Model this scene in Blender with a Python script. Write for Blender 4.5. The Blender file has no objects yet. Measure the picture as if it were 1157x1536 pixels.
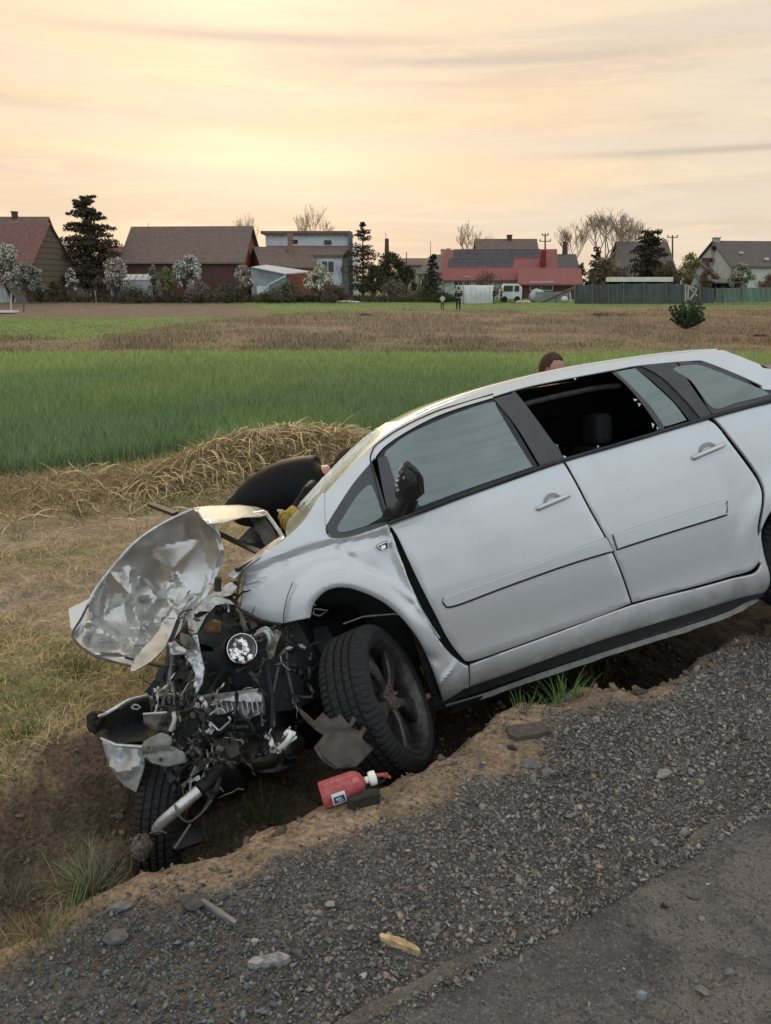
import bpy, bmesh, math, random
import numpy as np
from mathutils import Vector, Matrix
from mathutils.geometry import delaunay_2d_cdt
R = math.radians
scn = bpy.context.scene
col = scn.collection
rng = np.random.default_rng(7)
random.seed(7)

# ------------------------------------------------------------------ camera
EYE = np.array([0.0, 0.0, 1.6]); PITCH = R(16.6)
cp, sp = math.cos(PITCH), math.sin(PITCH)
cam_d = bpy.data.cameras.new('camera'); cam = bpy.data.objects.new('camera', cam_d); col.objects.link(cam)
cam.location = EYE; cam.rotation_euler = (R(90) - PITCH, 0, 0)
cam_d.sensor_fit = 'VERTICAL'; cam_d.sensor_height = 24.0; cam_d.lens = 24.0 * 1150 / 1536
cam_d.clip_start = 0.05; cam_d.clip_end = 3000
scn.camera = cam

# ------------------------------------------------------------------ world: bright veiled sunset sky
SUN_AZ, SUN_EL = R(-9.5), R(17.0)          # measured from +Y towards +X
sdir = Vector((math.sin(SUN_AZ) * math.cos(SUN_EL), math.cos(SUN_AZ) * math.cos(SUN_EL), math.sin(SUN_EL)))
world = bpy.data.worlds.new('World'); scn.world = world; world.use_nodes = True
nt = world.node_tree; nt.nodes.clear()
class NG:
    """tiny helper for writing node graphs"""
    def __init__(s, tree): s.t = tree
    def n(s, kind, **kw):
        nd = s.t.nodes.new(kind)
        for k, v in kw.items(): setattr(nd, k, v)
        return nd
    def put(s, sock, v):
        if isinstance(v, bpy.types.NodeSocket): s.t.links.new(v, sock)
        elif v is not None:
            if sock.type == 'RGBA' and len(v) == 3: v = (*v, 1)
            sock.default_value = v
    def m(s, op, a, b=None, c=None, clamp=False):
        nd = s.n('ShaderNodeMath', operation=op, use_clamp=clamp)
        for i, v in enumerate((a, b, c)):
            if v is not None: s.put(nd.inputs[i], v)
        return nd.outputs[0]
    def v(s, op, a, b=None):
        nd = s.n('ShaderNodeVectorMath', operation=op); s.put(nd.inputs[0], a)
        if b is not None: s.put(nd.inputs[1], b)
        return nd.outputs['Value'] if op in ('DOT_PRODUCT', 'LENGTH') else nd.outputs[0]
    def mix(s, f, a, b, blend='MIX'):
        nd = s.n('ShaderNodeMix', data_type='RGBA', blend_type=blend)
        s.put(nd.inputs[0], f); s.put(nd.inputs[6], a); s.put(nd.inputs[7], b); return nd.outputs[2]
    def rng(s, x, a, b, c=0.0, d=1.0, smooth=True):
        nd = s.n('ShaderNodeMapRange', interpolation_type='SMOOTHSTEP' if smooth else 'LINEAR')
        for i, v in enumerate((x, a, b, c, d)): s.put(nd.inputs[i], v)
        return nd.outputs[0]
    def noise(s, vec, scale, detail=3, rough=.55, dist=0.0):
        nd = s.n('ShaderNodeTexNoise')
        if vec is not None: s.put(nd.inputs['Vector'], vec)
        nd.inputs['Scale'].default_value = scale; nd.inputs['Detail'].default_value = detail
        nd.inputs['Roughness'].default_value = rough; nd.inputs['Distortion'].default_value = dist
        return nd.outputs[0]
g = NG(nt)
tc = g.n('ShaderNodeTexCoord').outputs['Generated']
sep = g.n('ShaderNodeSeparateXYZ'); g.put(sep.inputs[0], tc); dx, dy, dz = sep.outputs
el = g.m('ARCSINE', dz)                                   # radians
az = g.m('ARCTAN2', dx, dy)
toward = g.v('DOT_PRODUCT', tc, tuple(sdir))
# warm half towards the sunset, blue grey half behind the viewer
warm = g.mix(g.rng(el, 0.0, 0.16), (.75, .585, .425), (.81, .585, .375))
warm = g.mix(g.rng(el, .17, .40), warm, (.77, .675, .51))
warm = g.mix(g.rng(az, .05, .55), warm, (.73, .64, .495))
cool = g.mix(g.rng(el, 0.0, .9), (.72, .75, .745), (.81, .885, .925))
base = g.mix(g.rng(toward, -.1, .80), cool, warm)
# long flat cloud streaks (coordinates on a cloud layer)
cv = g.n('ShaderNodeCombineXYZ')
g.put(cv.inputs[0], g.m('MULTIPLY', az, 1.0)); g.put(cv.inputs[1], g.m('MULTIPLY', el, 9.0)); g.put(cv.inputs[2], g.m('MULTIPLY', dy, .35))
n1 = g.noise(cv.outputs[0], 2.3, 6, .55, .5)
n2 = g.noise(cv.outputs[0], 6.0, 5, .6, .8)
n3 = g.noise(g.v('ADD', cv.outputs[0], (7.3, 2.2, 0)), 1.5, 4, .5, .3)
base = g.mix(g.m('MULTIPLY', g.rng(n1, .43, .62), .6), base, g.mix(g.rng(toward, -.1, .8), (.56, .60, .66), (.60, .475, .385)))
base = g.mix(g.m('MULTIPLY', g.rng(n2, .47, .64), .45), base, g.mix(g.rng(toward, -.1, .8), (.80, .85, .9), (.86, .68, .46)))
base = g.mix(g.m('MULTIPLY', g.rng(n3, .44, .64), .65), base, g.mix(g.rng(toward, -.1, .8), (.72, .77, .83), (.70, .60, .49)))
# brighter veil round the hidden sun, and a second lit patch low above the village
def blob(az0, el0, wa, we):
    a = g.m('DIVIDE', g.m('SUBTRACT', az, az0), wa); b = g.m('DIVIDE', g.m('SUBTRACT', el, el0), we)
    return g.m('POWER', 2.718, g.m('MULTIPLY', -1.0, g.m('ADD', g.m('MULTIPLY', a, a), g.m('MULTIPLY', b, b))))
wob = g.m('ADD', .55, g.m('MULTIPLY', n2, .9))
base = g.mix(g.m('MULTIPLY', g.m('MULTIPLY', blob(SUN_AZ, R(19.2), .11, .035), wob), 1.0, clamp=True), base, (.95, .79, .58))
base = g.mix(g.m('MULTIPLY', g.m('MULTIPLY', blob(R(-7.5), R(8.0), .17, .020), wob), .7, clamp=True), base, (.90, .71, .46))
base = g.mix(g.m('MULTIPLY', g.m('MULTIPLY', blob(R(-8.0), R(15.0), .20, .007), wob), 1.1, clamp=True), base, (.55, .44, .36))
base = g.mix(g.m('MULTIPLY', g.m('MULTIPLY', blob(R(6.0), R(13.8), .22, .006), wob), .9, clamp=True), base, (.56, .46, .38))
base = g.mix(g.m('MULTIPLY', g.m('MULTIPLY', blob(R(22.0), R(8.1), .16, .004), wob), 1.1, clamp=True), base, (.55, .46, .38))
base = g.mix(g.m('MULTIPLY', g.m('MULTIPLY', blob(R(-26.5), R(10.9), .04, .003), wob), 1.1, clamp=True), base, (.52, .43, .36))
base = g.mix(g.rng(dz, -.02, -.10), base, (.16, .15, .12))
bg1 = g.n('ShaderNodeBackground'); g.put(bg1.inputs[0], base); bg1.inputs[1].default_value = .96
sky = g.n('ShaderNodeTexSky', sky_type='NISHITA'); sky.sun_disc = False
sky.sun_elevation = SUN_EL; sky.sun_rotation = SUN_AZ; sky.dust_density = 3
bg2 = g.n('ShaderNodeBackground'); g.put(bg2.inputs[0], sky.outputs[0]); bg2.inputs[1].default_value = .003
ad = g.n('ShaderNodeAddShader'); g.put(ad.inputs[0], bg1.outputs[0]); g.put(ad.inputs[1], bg2.outputs[0])
wo = g.n('ShaderNodeOutputWorld'); g.put(wo.inputs[0], ad.outputs[0])
sun_d = bpy.data.lights.new('sun', 'SUN'); sun_d.energy = .9; sun_d.angle = R(14); sun_d.color = (1, .78, .5)
sun = bpy.data.objects.new('sun', sun_d); col.objects.link(sun)
sun.rotation_euler = (-sdir).to_track_quat('-Z', 'Y').to_euler()
scn.view_settings.view_transform = 'Standard'; scn.view_settings.look = 'None'
scn.view_settings.exposure = 0.27; scn.view_settings.gamma = 1.0; scn.view_settings.use_curve_mapping = False
scn.render.engine = 'CYCLES'

# ------------------------------------------------------------------ rays: a photo point at a distance along the view axis
def ray(px, py):
    a = (px - 578.5) / 1150; b = -(py - 768) / 1150
    return np.array([a, cp + b * sp, b * cp - sp])
def wp(px, py, d): return EYE + ray(px, py) * d
def onY(px, py, Y):
    d = ray(px, py); return EYE + d * (Y / d[1])
def onZ(px, py, z):
    d = ray(px, py); return EYE + d * ((z - EYE[2]) / d[2])

# ------------------------------------------------------------------ numpy noise
_perm = np.random.default_rng(3).random((256, 256))
def vnoise(x, y):
    x = np.asarray(x, float); y = np.asarray(y, float)
    xi = np.floor(x).astype(int); yi = np.floor(y).astype(int); fx = x - xi; fy = y - yi
    fx = fx * fx * (3 - 2 * fx); fy = fy * fy * (3 - 2 * fy)
    a = _perm[xi & 255, yi & 255]; b = _perm[(xi + 1) & 255, yi & 255]
    c = _perm[xi & 255, (yi + 1) & 255]; d = _perm[(xi + 1) & 255, (yi + 1) & 255]
    return (a * (1 - fx) + b * fx) * (1 - fy) + (c * (1 - fx) + d * fx) * fy
def fbm(x, y, o=4, s=1.0):
    x = np.asarray(x, float) * s; y = np.asarray(y, float) * s; t = 0; a = .5; n = 0
    for i in range(o):
        t = t + a * vnoise(x + 17.3 * i, y + 9.1 * i); n += a; a *= .5; x = x * 2.03; y = y * 2.03
    return t / n
def sstep(a, b, x):
    t = np.clip((np.asarray(x, float) - a) / (b - a), 0, 1); return t * t * (3 - 2 * t)

# ------------------------------------------------------------------ materials
MATS = {}
def mat(name, color, rough=.8, metal=0.0, var=.25, scale=8.0, bump=0.0, bscale=None, color2=None, coat=0.0, spec=.5, attr=None, emis=None, alpha=None, stretch=None):
    if name in MATS: return MATS[name]
    m = bpy.data.materials.new(name); m.use_nodes = True; t = m.node_tree; q = NG(t)
    b = t.nodes['Principled BSDF']
    pos = q.n('ShaderNodeNewGeometry').outputs['Position']
    if stretch: pos = q.v('MULTIPLY', pos, stretch)
    n = q.noise(pos, scale, 4, .6)
    if attr:
        at = q.n('ShaderNodeAttribute', attribute_name=attr); c0 = at.outputs['Color']
    else: c0 = (*color, 1)
    if color2: cc = q.mix(q.rng(n, .35, .65), c0, (*color2, 1))
    else:
        cc = q.mix(q.rng(n, .25, .75), q.mix(1.0, c0, (1 - var,) * 3 + (1,), 'MULTIPLY'), q.mix(1.0, c0, (1 + var,) * 3 + (1,), 'MULTIPLY'))
    q.put(b.inputs['Base Color'], cc)
    b.inputs['Roughness'].default_value = rough; b.inputs['Metallic'].default_value = metal
    b.inputs['Coat Weight'].default_value = coat; b.inputs['Specular IOR Level'].default_value = spec
    if bump:
        bn = q.n('ShaderNodeBump'); bn.inputs['Strength'].default_value = min(1, bump); bn.inputs['Distance'].default_value = .01 * max(1, bump)
        q.put(bn.inputs['Height'], q.noise(pos, bscale or scale * 3, 4, .65)); q.put(b.inputs['Normal'], bn.outputs[0])
    MATS[name] = m; return m

# ------------------------------------------------------------------ mesh building
class MB:
    def __init__(s): s.v = []; s.f = []; s.mi = []; s.cur = 0
    def add(s, vs, fs):
        o = len(s.v); s.v.extend([tuple(map(float, p)) for p in vs]); s.f.extend([tuple(i + o for i in f) for f in fs]); s.mi.extend([s.cur] * len(fs)); return s
    def box(s, c, size, ax=None):
        c = np.array(c, float); hx, hy, hz = np.array(size) / 2
        A = np.eye(3) if ax is None else np.array(ax, float)
        vs = [c + A[0] * (sx * hx) + A[1] * (sy * hy) + A[2] * (sz * hz) for sx in (-1, 1) for sy in (-1, 1) for sz in (-1, 1)]
        return s.add(vs, [(0, 1, 3, 2), (4, 6, 7, 5), (0, 4, 5, 1), (2, 3, 7, 6), (0, 2, 6, 4), (1, 5, 7, 3)])
    def beam(s, a, b, w, h, up=(0, 0, 1)):
        a = np.array(a, float); b = np.array(b, float); d = b - a; L = np.linalg.norm(d); d = d / L
        x = np.cross(d, up); x /= (np.linalg.norm(x) + 1e-9); z = np.cross(x, d)
        return s.box((a + b) / 2, (L, w, h), (d, x, z))
    def tube(s, path, rad, n=8, cap=True):
        P = [np.array(p, float) for p in path]; k = len(P)
        rr = rad if hasattr(rad, '__len__') else [rad] * k
        t0 = P[1] - P[0]; up = np.array([0, 0, 1.0]) if abs(t0[2]) < .9 * np.linalg.norm(t0) else np.array([1.0, 0, 0])
        vs = []; x = None
        for i in range(k):
            t = P[min(i + 1, k - 1)] - P[max(i - 1, 0)]; t = t / (np.linalg.norm(t) + 1e-12)
            x = np.cross(up, t) if x is None else x - t * (x @ t)
            x = x / (np.linalg.norm(x) + 1e-12); y = np.cross(t, x)
            for j in range(n):
                a = 2 * math.pi * j / n; vs.append(P[i] + rr[i] * (x * math.cos(a) + y * math.sin(a)))
        fs = [(i * n + j, i * n + (j + 1) % n, (i + 1) * n + (j + 1) % n, (i + 1) * n + j) for i in range(k - 1) for j in range(n)]
        if cap: fs += [tuple(range(n - 1, -1, -1)), tuple(range((k - 1) * n, k * n))]
        return s.add(vs, fs)
    def lathe(s, prof, o, ax, n=24):
        """prof: (radius, height along ax)"""
        o = np.array(o, float); ax = np.array(ax, float); ax /= np.linalg.norm(ax)
        h = np.array([0, 0, 1.0]) if abs(ax[2]) < .9 else np.array([1.0, 0, 0])
        x = np.cross(h, ax); x /= np.linalg.norm(x); y = np.cross(ax, x); vs = []
        for r_, z_ in prof:
            for j in range(n):
                a = 2 * math.pi * j / n; vs.append(o + ax * z_ + r_ * (x * math.cos(a) + y * math.sin(a)))
        k = len(prof)
        return s.add(vs, [(i * n + j, i * n + (j + 1) % n, (i + 1) * n + (j + 1) % n, (i + 1) * n + j) for i in range(k - 1) for j in range(n)])
    def ball(s, c, r_, n=10, sq=(1, 1, 1), jit=0):
        c = np.array(c, float); k = n // 2 + 1; vs = []
        for i in range(k):
            th = math.pi * i / (k - 1)
            for j in range(n):
                a = 2 * math.pi * j / n; q = 1 + (random.uniform(-jit, jit) if jit else 0)
                vs.append(c + np.array([math.sin(th) * math.cos(a) * sq[0], math.sin(th) * math.sin(a) * sq[1], math.cos(th) * sq[2]]) * r_ * q)
        return s.add(vs, [(i * n + j, (i + 1) * n + j, (i + 1) * n + (j + 1) % n, i * n + (j + 1) % n) for i in range(k - 1) for j in range(n)])
    def build(s, name, m, parent=None, smooth=None, mats=None, bevel=0):
        me = bpy.data.meshes.new(name)
        off = np.array(parent.matrix_world_loc) if (parent is not None and hasattr(parent, 'matrix_world_loc')) else ROOT.get(parent.name if parent else None, np.zeros(3))
        V = np.array(s.v) - off
        me.from_pydata(V.tolist(), [], s.f); me.validate()
        for mm in (mats or [m]): me.materials.append(mm)
        if mats and len(s.mi) == len(me.polygons): me.polygons.foreach_set('material_index', s.mi)
        o = bpy.data.objects.new(name, me); col.objects.link(o)
        if parent is not None: o.parent = parent; ROOT[o.name] = off
        if smooth is not None:
            me.shade_smooth(); me.set_sharp_from_angle(angle=R(smooth))
        if bevel:
            bv = o.modifiers.new('bevel', 'BEVEL'); bv.width = bevel; bv.segments = 2; bv.limit_method = 'ANGLE'
        return o
ROOT = {None: np.zeros(3)}
def nmesh(name, V, F, m, parent=None, attr=None, kind=None, mats=None, mi=None, smooth=None):
    """big mesh from numpy arrays; F is (k, n) with constant n"""
    off = ROOT.get(parent.name if parent else None, np.zeros(3))
    V = np.asarray(V, dtype=np.float32) - off.astype(np.float32); F = np.asarray(F, dtype=np.int32)
    me = bpy.data.meshes.new(name); me.vertices.add(len(V)); me.vertices.foreach_set('co', V.ravel())
    k, n = F.shape; me.loops.add(k * n); me.loops.foreach_set('vertex_index', F.ravel())
    me.polygons.add(k); me.polygons.foreach_set('loop_start', np.arange(0, k * n, n, dtype=np.int32))
    me.polygons.foreach_set('loop_total', np.full(k, n, dtype=np.int32))
    for mm in (mats or [m]): me.materials.append(mm)
    if mi is not None: me.polygons.foreach_set('material_index', np.asarray(mi, dtype=np.int32))
    me.update(calc_edges=True)
    if attr is not None:
        a = me.color_attributes.new('Col', 'FLOAT_COLOR', 'POINT')
        c4 = np.ones((len(V), 4), np.float32); c4[:, :3] = attr; a.data.foreach_set('color', c4.ravel())
    if smooth: me.shade_smooth()
    o = bpy.data.objects.new(name, me); col.objects.link(o)
    if parent is not None: o.parent = parent; ROOT[o.name] = off
    if kind: o['kind'] = kind
    return o
def tag(o, label, cat, group=None):
    o['label'] = label; o['category'] = cat
    if group: o['group'] = group
    return o
def thing(name, label, cat, loc, group=None):
    o = bpy.data.objects.new(name, None); col.objects.link(o); o.location = tuple(map(float, loc)); o.empty_display_size = .2
    ROOT[o.name] = np.array(loc, float); return tag(o, label, cat, group)
def catmull(P, n=6, closed=False):
    P = [np.array(p, float) for p in P]
    if len(P) < 3: return P
    out = []; k = len(P)
    for i in range(k if closed else k - 1):
        p0, p1, p2, p3 = (P[(i - 1) % k] if closed or i > 0 else P[0] * 2 - P[1]), P[i], P[(i + 1) % k], (P[(i + 2) % k] if closed or i + 2 < k else P[-1] * 2 - P[-2])
        for j in range(n):
            t = j / n; out.append(.5 * ((2 * p1) + (-p0 + p2) * t + (2 * p0 - 5 * p1 + 4 * p2 - p3) * t * t + (-p0 + 3 * p1 - 3 * p2 + p3) * t ** 3))
    if not closed: out.append(P[-1])
    return out
def smooth_outline(pts, n=5):
    """pts: (x, y) smooth, (x, y, 1) corner; closed outline"""
    k = len(pts); cs = [i for i, p in enumerate(pts) if len(p) > 2]
    P = [np.array(p[:2], float) for p in pts]
    if not cs: return catmull(P, n, True)
    out = []
    for a, b in zip(cs, cs[1:] + [cs[0] + k]):
        out += catmull([P[i % k] for i in range(a, b + 1)], n)[:-1]
    return out
def inside(poly, pts):
    poly = np.asarray(poly); pts = np.asarray(pts); x, y = pts[:, 0], pts[:, 1]; r_ = np.zeros(len(pts), bool); j = len(poly) - 1
    for i in range(len(poly)):
        xi, yi = poly[i]; xj, yj = poly[j]
        c_ = ((yi > y) != (yj > y)) & (x < (xj - xi) * (y - yi) / (yj - yi + 1e-12) + xi); r_ ^= c_; j = i
    return r_
def fill(outline, step, ring=0.0, jitter=0.0):
    """triangulates a 2D outline with inner points; returns points, tris, boundary loop length"""
    P = np.array([p[:2] for p in outline])
    if ring:
        Q_ = []
        for a_, b_ in zip(P, np.roll(P, -1, 0)):
            k_ = max(1, int(math.ceil(np.linalg.norm(b_ - a_) / .022))); Q_ += [a_ + (b_ - a_) * i / k_ for i in range(k_) if k_ == 1 or i == 0 or np.linalg.norm(b_ - a_) > 1e-6]
        P = np.array(Q_)
    n = len(P)
    area = .5 * np.sum(P[:, 0] * np.roll(P[:, 1], -1) - np.roll(P[:, 0], -1) * P[:, 1])
    if area < 0: P = P[::-1].copy()
    pts = [P]; edges = [(i, (i + 1) % n) for i in range(n)]
    if ring:
        t = np.roll(P, -1, 0) - np.roll(P, 1, 0); t /= (np.linalg.norm(t, axis=1, keepdims=True) + 1e-9)
        Rg = P + np.stack([-t[:, 1], t[:, 0]], 1) * ring; pts.append(Rg); edges += [(n + i, n + (i + 1) % n) for i in range(n)]
    x0, y0 = P.min(0); x1, y1 = P.max(0)
    gx, gy = np.meshgrid(np.arange(x0 + step / 2, x1, step), np.arange(y0 + step / 2, y1, step)); G = np.stack([gx.ravel(), gy.ravel()], 1)
    if jitter: G = G + rng.uniform(-jitter, jitter, G.shape) * step
    if len(G):
        G = G[inside(P, G)]
        if len(G):
            A = np.concatenate(pts); d = np.min(np.linalg.norm(G[:, None, :] - A[None], axis=2), axis=1); G = G[d > step * .45]; pts.append(G)
    Q = np.concatenate(pts)
    vo, eo, fo, *_ = delaunay_2d_cdt([Vector(p) for p in Q], edges, [list(range(n))], 1, 1e-6)
    V = np.array([(p.x, p.y) for p in vo])
    # boundary edges
    cnt = {}
    for f in fo:
        for a, b in zip(f, list(f[1:]) + [f[0]]): cnt[(a, b)] = cnt.get((a, b), 0) + 1
    be = [(a, b) for (a, b) in cnt if (b, a) not in cnt]
    return V, [tuple(f) for f in fo], be
def tps(K, V):
    """smooth (thin plate) spread of the third column of K over the points V"""
    X = K[:, :2] / 50.0; Y_ = V / 50.0; n = len(X)
    U = lambda r2: np.where(r2 > 1e-9, r2 * np.log(np.maximum(r2, 1e-9)), 0)
    A = np.zeros((n + 3, n + 3)); A[:n, :n] = U(((X[:, None] - X[None]) ** 2).sum(2)) + np.eye(n) * .15; A[:n, n] = 1; A[:n, n + 1:] = X; A[n, :n] = 1; A[n + 1:, :n] = X.T
    w_ = np.linalg.lstsq(A, np.concatenate([K[:, 2], np.zeros(3)]), rcond=None)[0]
    return np.clip(U(((Y_[:, None] - X[None]) ** 2).sum(2)) @ w_[:n] + w_[n] + Y_ @ w_[n + 1:], K[:, 2].min() - .06, K[:, 2].max() + .06)
def facets(seed, zones):
    """random hammered facets: zones of (x0, x1, y0, y1, count, amplitude); returns f(x, y)"""
    rg = np.random.default_rng(seed); P = []; Hh = []
    for x0, x1, y0, y1, n, amp in zones:
        for _ in range(n): P.append((rg.uniform(x0, x1), rg.uniform(y0, y1))); Hh.append(rg.uniform(-amp, amp))
    for c in ((-100, -100), (900, -100), (900, 1400), (-100, 1400)): P.append(c); Hh.append(0)
    vo, eo, fo, ov, *_ = delaunay_2d_cdt([Vector(p) for p in P], [], [], 0, 1e-4)
    T = np.array([f for f in fo]); VV = np.array([(v.x, v.y) for v in vo]); HH = np.array([Hh[o[0]] if len(o) else 0 for o in ov])
    def f(x, y):
        out = np.zeros(len(x)); A, B, C = VV[T[:, 0]], VV[T[:, 1]], VV[T[:, 2]]
        for a, b_, c, t in zip(A, B, C, T):
            d = (b_[1] - c[1]) * (a[0] - c[0]) + (c[0] - b_[0]) * (a[1] - c[1])
            l1 = ((b_[1] - c[1]) * (x - c[0]) + (c[0] - b_[0]) * (y - c[1])) / d; l2 = ((c[1] - a[1]) * (x - c[0]) + (a[0] - c[0]) * (y - c[1])) / d; l3 = 1 - l1 - l2
            m = (l1 >= 0) & (l2 >= 0) & (l3 >= 0); out[m] = (l1 * HH[t[0]] + l2 * HH[t[1]] + l3 * HH[t[2]])[m]
        return out
    return f
def sheet(name, pts, m, parent, relief=0.0, freq=.03, thick=.003, step=7, seed=0, smooth=40, crumple=None, extra=None, sharp=True, ctrl=None, jitter=.25):
    """a bent plate: outline of (photo x, photo y, distance), distance spread over the inside, then creased"""
    P = np.array([p[:3] for p in pts], float)
    ol = smooth_outline([tuple(p[:2]) + ((1,) if (sharp or len(p) > 3) else ()) for p in pts], 4)
    V, F, be = fill(ol, step, 0, jitter)
    K = P if ctrl is None else np.concatenate([P, np.array(ctrl, float)])
    D = tps(K, V)
    if relief:
        a = fbm(V[:, 0] * freq + seed * 13.7, V[:, 1] * freq + seed * 5.1, 4)
        rdg = np.abs(a - .5) * 2; D = D + relief * (rdg - .3)
    if extra is not None: D = D + extra(V[:, 0], V[:, 1])
    W3 = np.array([wp(p[0], p[1], d) for p, d in zip(V, D)])
    mb = MB(); mb.add(W3, F)
    o = mb.build(name, m, parent, smooth=smooth)
    sd = o.modifiers.new('thickness', 'SOLIDIFY'); sd.thickness = thick; sd.offset = 0
    return o
# ------------------------------------------------------------------ terrain
TX, TY = math.cos(R(31)), math.sin(R(31))                     # direction of the road edge
def sq(x, y): return x * TX + y * TY, -x * TY + y * TX       # along the road, away from the road
def xy(s_, q_): return s_ * TX - q_ * TY, s_ * TY + q_ * TX
def edge_q(s_):                                              # where the shoulder breaks into the ditch
    return 2.02 + .25 * np.exp(-((s_ - 2.0) / .62) ** 2) + .10 * (fbm(s_ * 2.1 + 40, 0 * s_, 3) - .5) * 2 + .16 * sstep(2.6, 3.3, s_) - .02 * sstep(0, -1.5, s_)
def lip_width(s_): return .03 + .15 * sstep(.35, .65, fbm(s_ * 1.6, s_ * 0 + 3, 3)) + .13 * np.exp(-((s_ - 1.85) / .45) ** 2)
def H0(x, y):
    x = np.asarray(x, float); y = np.asarray(y, float); s_, q_ = sq(x, y); e = edge_q(s_)
    sh = -.02 - .13 * sstep(1.25, 2.1, q_) - .02 * sstep(.9, 1.3, q_)
    depth = .60 + .06 * sstep(-1, 1.5, s_)
    z = sh
    z = z + (-depth - sh) * sstep(e - .02, e + .36, q_)
    far = -.40
    z = z + (far + depth) * sstep(e + .84 , e + 1.28, q_)
    lump = (fbm(x, y, 5, 2.6) - .5)
    dz = sstep(1.9, 2.2, q_) * sstep(6, 3.2, q_)
    z = z + lump * (.15 * dz + .02) + (fbm(x + 3, y, 4, 9) - .5) * .05 * dz + (fbm(x, y, 4, 14) - .5) * .030 * sstep(1.2, 1.5, q_) * sstep(9, 3, q_)
    # ruts of the farm track
    z = z - .05 * np.exp(-((q_ - 5.3 - .1 * np.sin(s_)) / .22) ** 2) - .05 * np.exp(-((q_ - 6.9 - .1 * np.sin(s_ * .8)) / .25) ** 2)
    # earth pushed up on the lip
    z = z + .045 * np.exp(-((q_ - e + .10) / .12) ** 2) * sstep(.2, .7, fbm(s_ * 1.7, q_, 3) + .1)
    z = z + .25 * (fbm(x, y, 3, .045) - .5) * sstep(12, 40, y)
    z = z + .30 * sstep(88, 104, y)
    return z
def crop_edge(x): return np.clip(10.0 + .52 * np.asarray(x, float), 7.2, 11.5)
def ground_color(x, y):
    s_, q_ = sq(x, y); e = edge_q(s_)
    n1 = fbm(x, y, 5, 1.3); n2 = fbm(x + 31, y + 7, 5, 5.0); n3 = fbm(x - 5, y + 77, 4, 19.0); n4 = fbm(x, y, 4, .11)
    C = np.zeros((len(x), 3)) + np.array([.135, .126, .115])
    def lay(mask, c):
        nonlocal C
        mask = np.clip(mask, 0, 1)[:, None]; C = C * (1 - mask) + np.array(c) * mask
    lay(sstep(.45, .7, n2) * .5, (.135, .118, .098)); lay(sstep(.55, .7, n1) * .5, (.070, .072, .076))
    lay(sstep(e - lip_width(s_) - .12, e - lip_width(s_) + .06, q_ + (n2 - .5) * .25), (.34, .25, .172))          # light sandy soil on the lip
    lay(sstep(e + .06, e + .30, q_ + (n3 - .5) * .2), (.135, .100, .072))          # darker earth in the ditch
    lay(sstep(.46, .60, n2) * sstep(e + .1, e + .3, q_) * .6, (.070, .053, .038)); lay(sstep(.52, .66, fbm(x + 60, y, 4, 3.1)) * sstep(e + .3, e + .6, q_) * .6, (.20, .15, .105)); lay(sstep(e + .86, e + 1.25, q_) * .8, (.21, .145, .095)); lay(sstep(1.5, 2.0, s_) * sstep(e + .1, e + .3, q_) * sstep(e + 1.3, e + 1.2, q_) * .9, (.040, .030, .022))  # last layer paints the shade under the car into the soil colour
    gm = sstep(e + 1.22, e + 1.42, q_ + (n2 - .5) * .5)
    lay(gm, (.36, .275, .15))
    lay(gm * sstep(.42, .60, n1) * .65, (.20, .20, .08))
    lay(gm * sstep(.55, .68, n2) * .5, (.38, .30, .17))
    tr = np.exp(-((q_ - 5.3) / .55) ** 2) + np.exp(-((q_ - 6.7) / .45) ** 2)
    lay(tr * sstep(.22, .5, n2 + .1), (.36, .275, .20)); lay(tr * sstep(.5, .65, n3) * .4, (.19, .145, .095))
    lay(sstep(-1.5, -.7, y - crop_edge(x) + (n2 - .5)), (.17, .15, .07))
    lay(sstep(0, .5, y - crop_edge(x) + (n2 - .5)), (.10, .15, .055))
    far_e = 22.6 + 1.2 * (fbm(x, y * 0, 3, .3) - .5)
    lay(sstep(far_e - .2, far_e + .4, y), (.20, .155, .085))
    lay(sstep(far_e + .4, far_e + 4, y) * sstep(.35, .6, n1) * .5, (.15, .135, .060))
    br = sstep(24, 30, y); lay(br * .9, (.26, .19, .125)); lay(br * sstep(.45, .62, fbm(x, y, 4, .25)) * .6, (.27, .20, .125))
    lay(br * sstep(.5, .62, fbm(x + 9, y, 4, .5)) * .55, (.17, .13, .075))
    # green meadow behind: a diagonal boundary, nearer on the left
    gb = 29.0 + 30.5 * sstep(-.42, .02, x / np.maximum(y, 1)) ; gb = gb + 3 * (fbm(x, y, 3, .15) - .5)
    lay(sstep(gb - 1.5, gb + 1.5, y), (.16, .225, .065)); lay(sstep(gb, gb + 3, y) * sstep(.4, .62, fbm(x, y, 4, .3)) * .5, (.15, .17, .065))
    right = sstep(.22, .30, x / np.maximum(y, 1)) * sstep(72, 64, y); lay(right * sstep(24, 30, y), (.235, .165, .105))
    # ploughed strip on the left
    pl = sstep(-.14, -.20, x / np.maximum(y, 1) + .05 * (y - 70) / 30) * sstep(49, 51, y) * sstep(96, 90, y)
    lay(pl, (.165, .120, .092)); lay(pl * sstep(.45, .6, n4) * .5, (.135, .115, .075))
    lay(sstep(120, 160, y), (.10, .12, .055))
    return C
def polar(a0, a1, na, r0, r1, nr):
    A = np.linspace(a0, a1, na); Rr = r0 * (r1 / r0) ** np.linspace(0, 1, nr)
    aa, rr = np.meshgrid(A, Rr); X = (np.sin(aa) * rr).ravel(); Y = (np.cos(aa) * rr).ravel()
    i, j = np.meshgrid(np.arange(na - 1), np.arange(nr - 1)); k = (j * na + i).ravel()
    F = np.stack([k, k + 1, k + na + 1, k + na], 1); return X, Y, F[:, ::-1]
segs = []; Vs = []; Fs = []; o_ = 0
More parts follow.
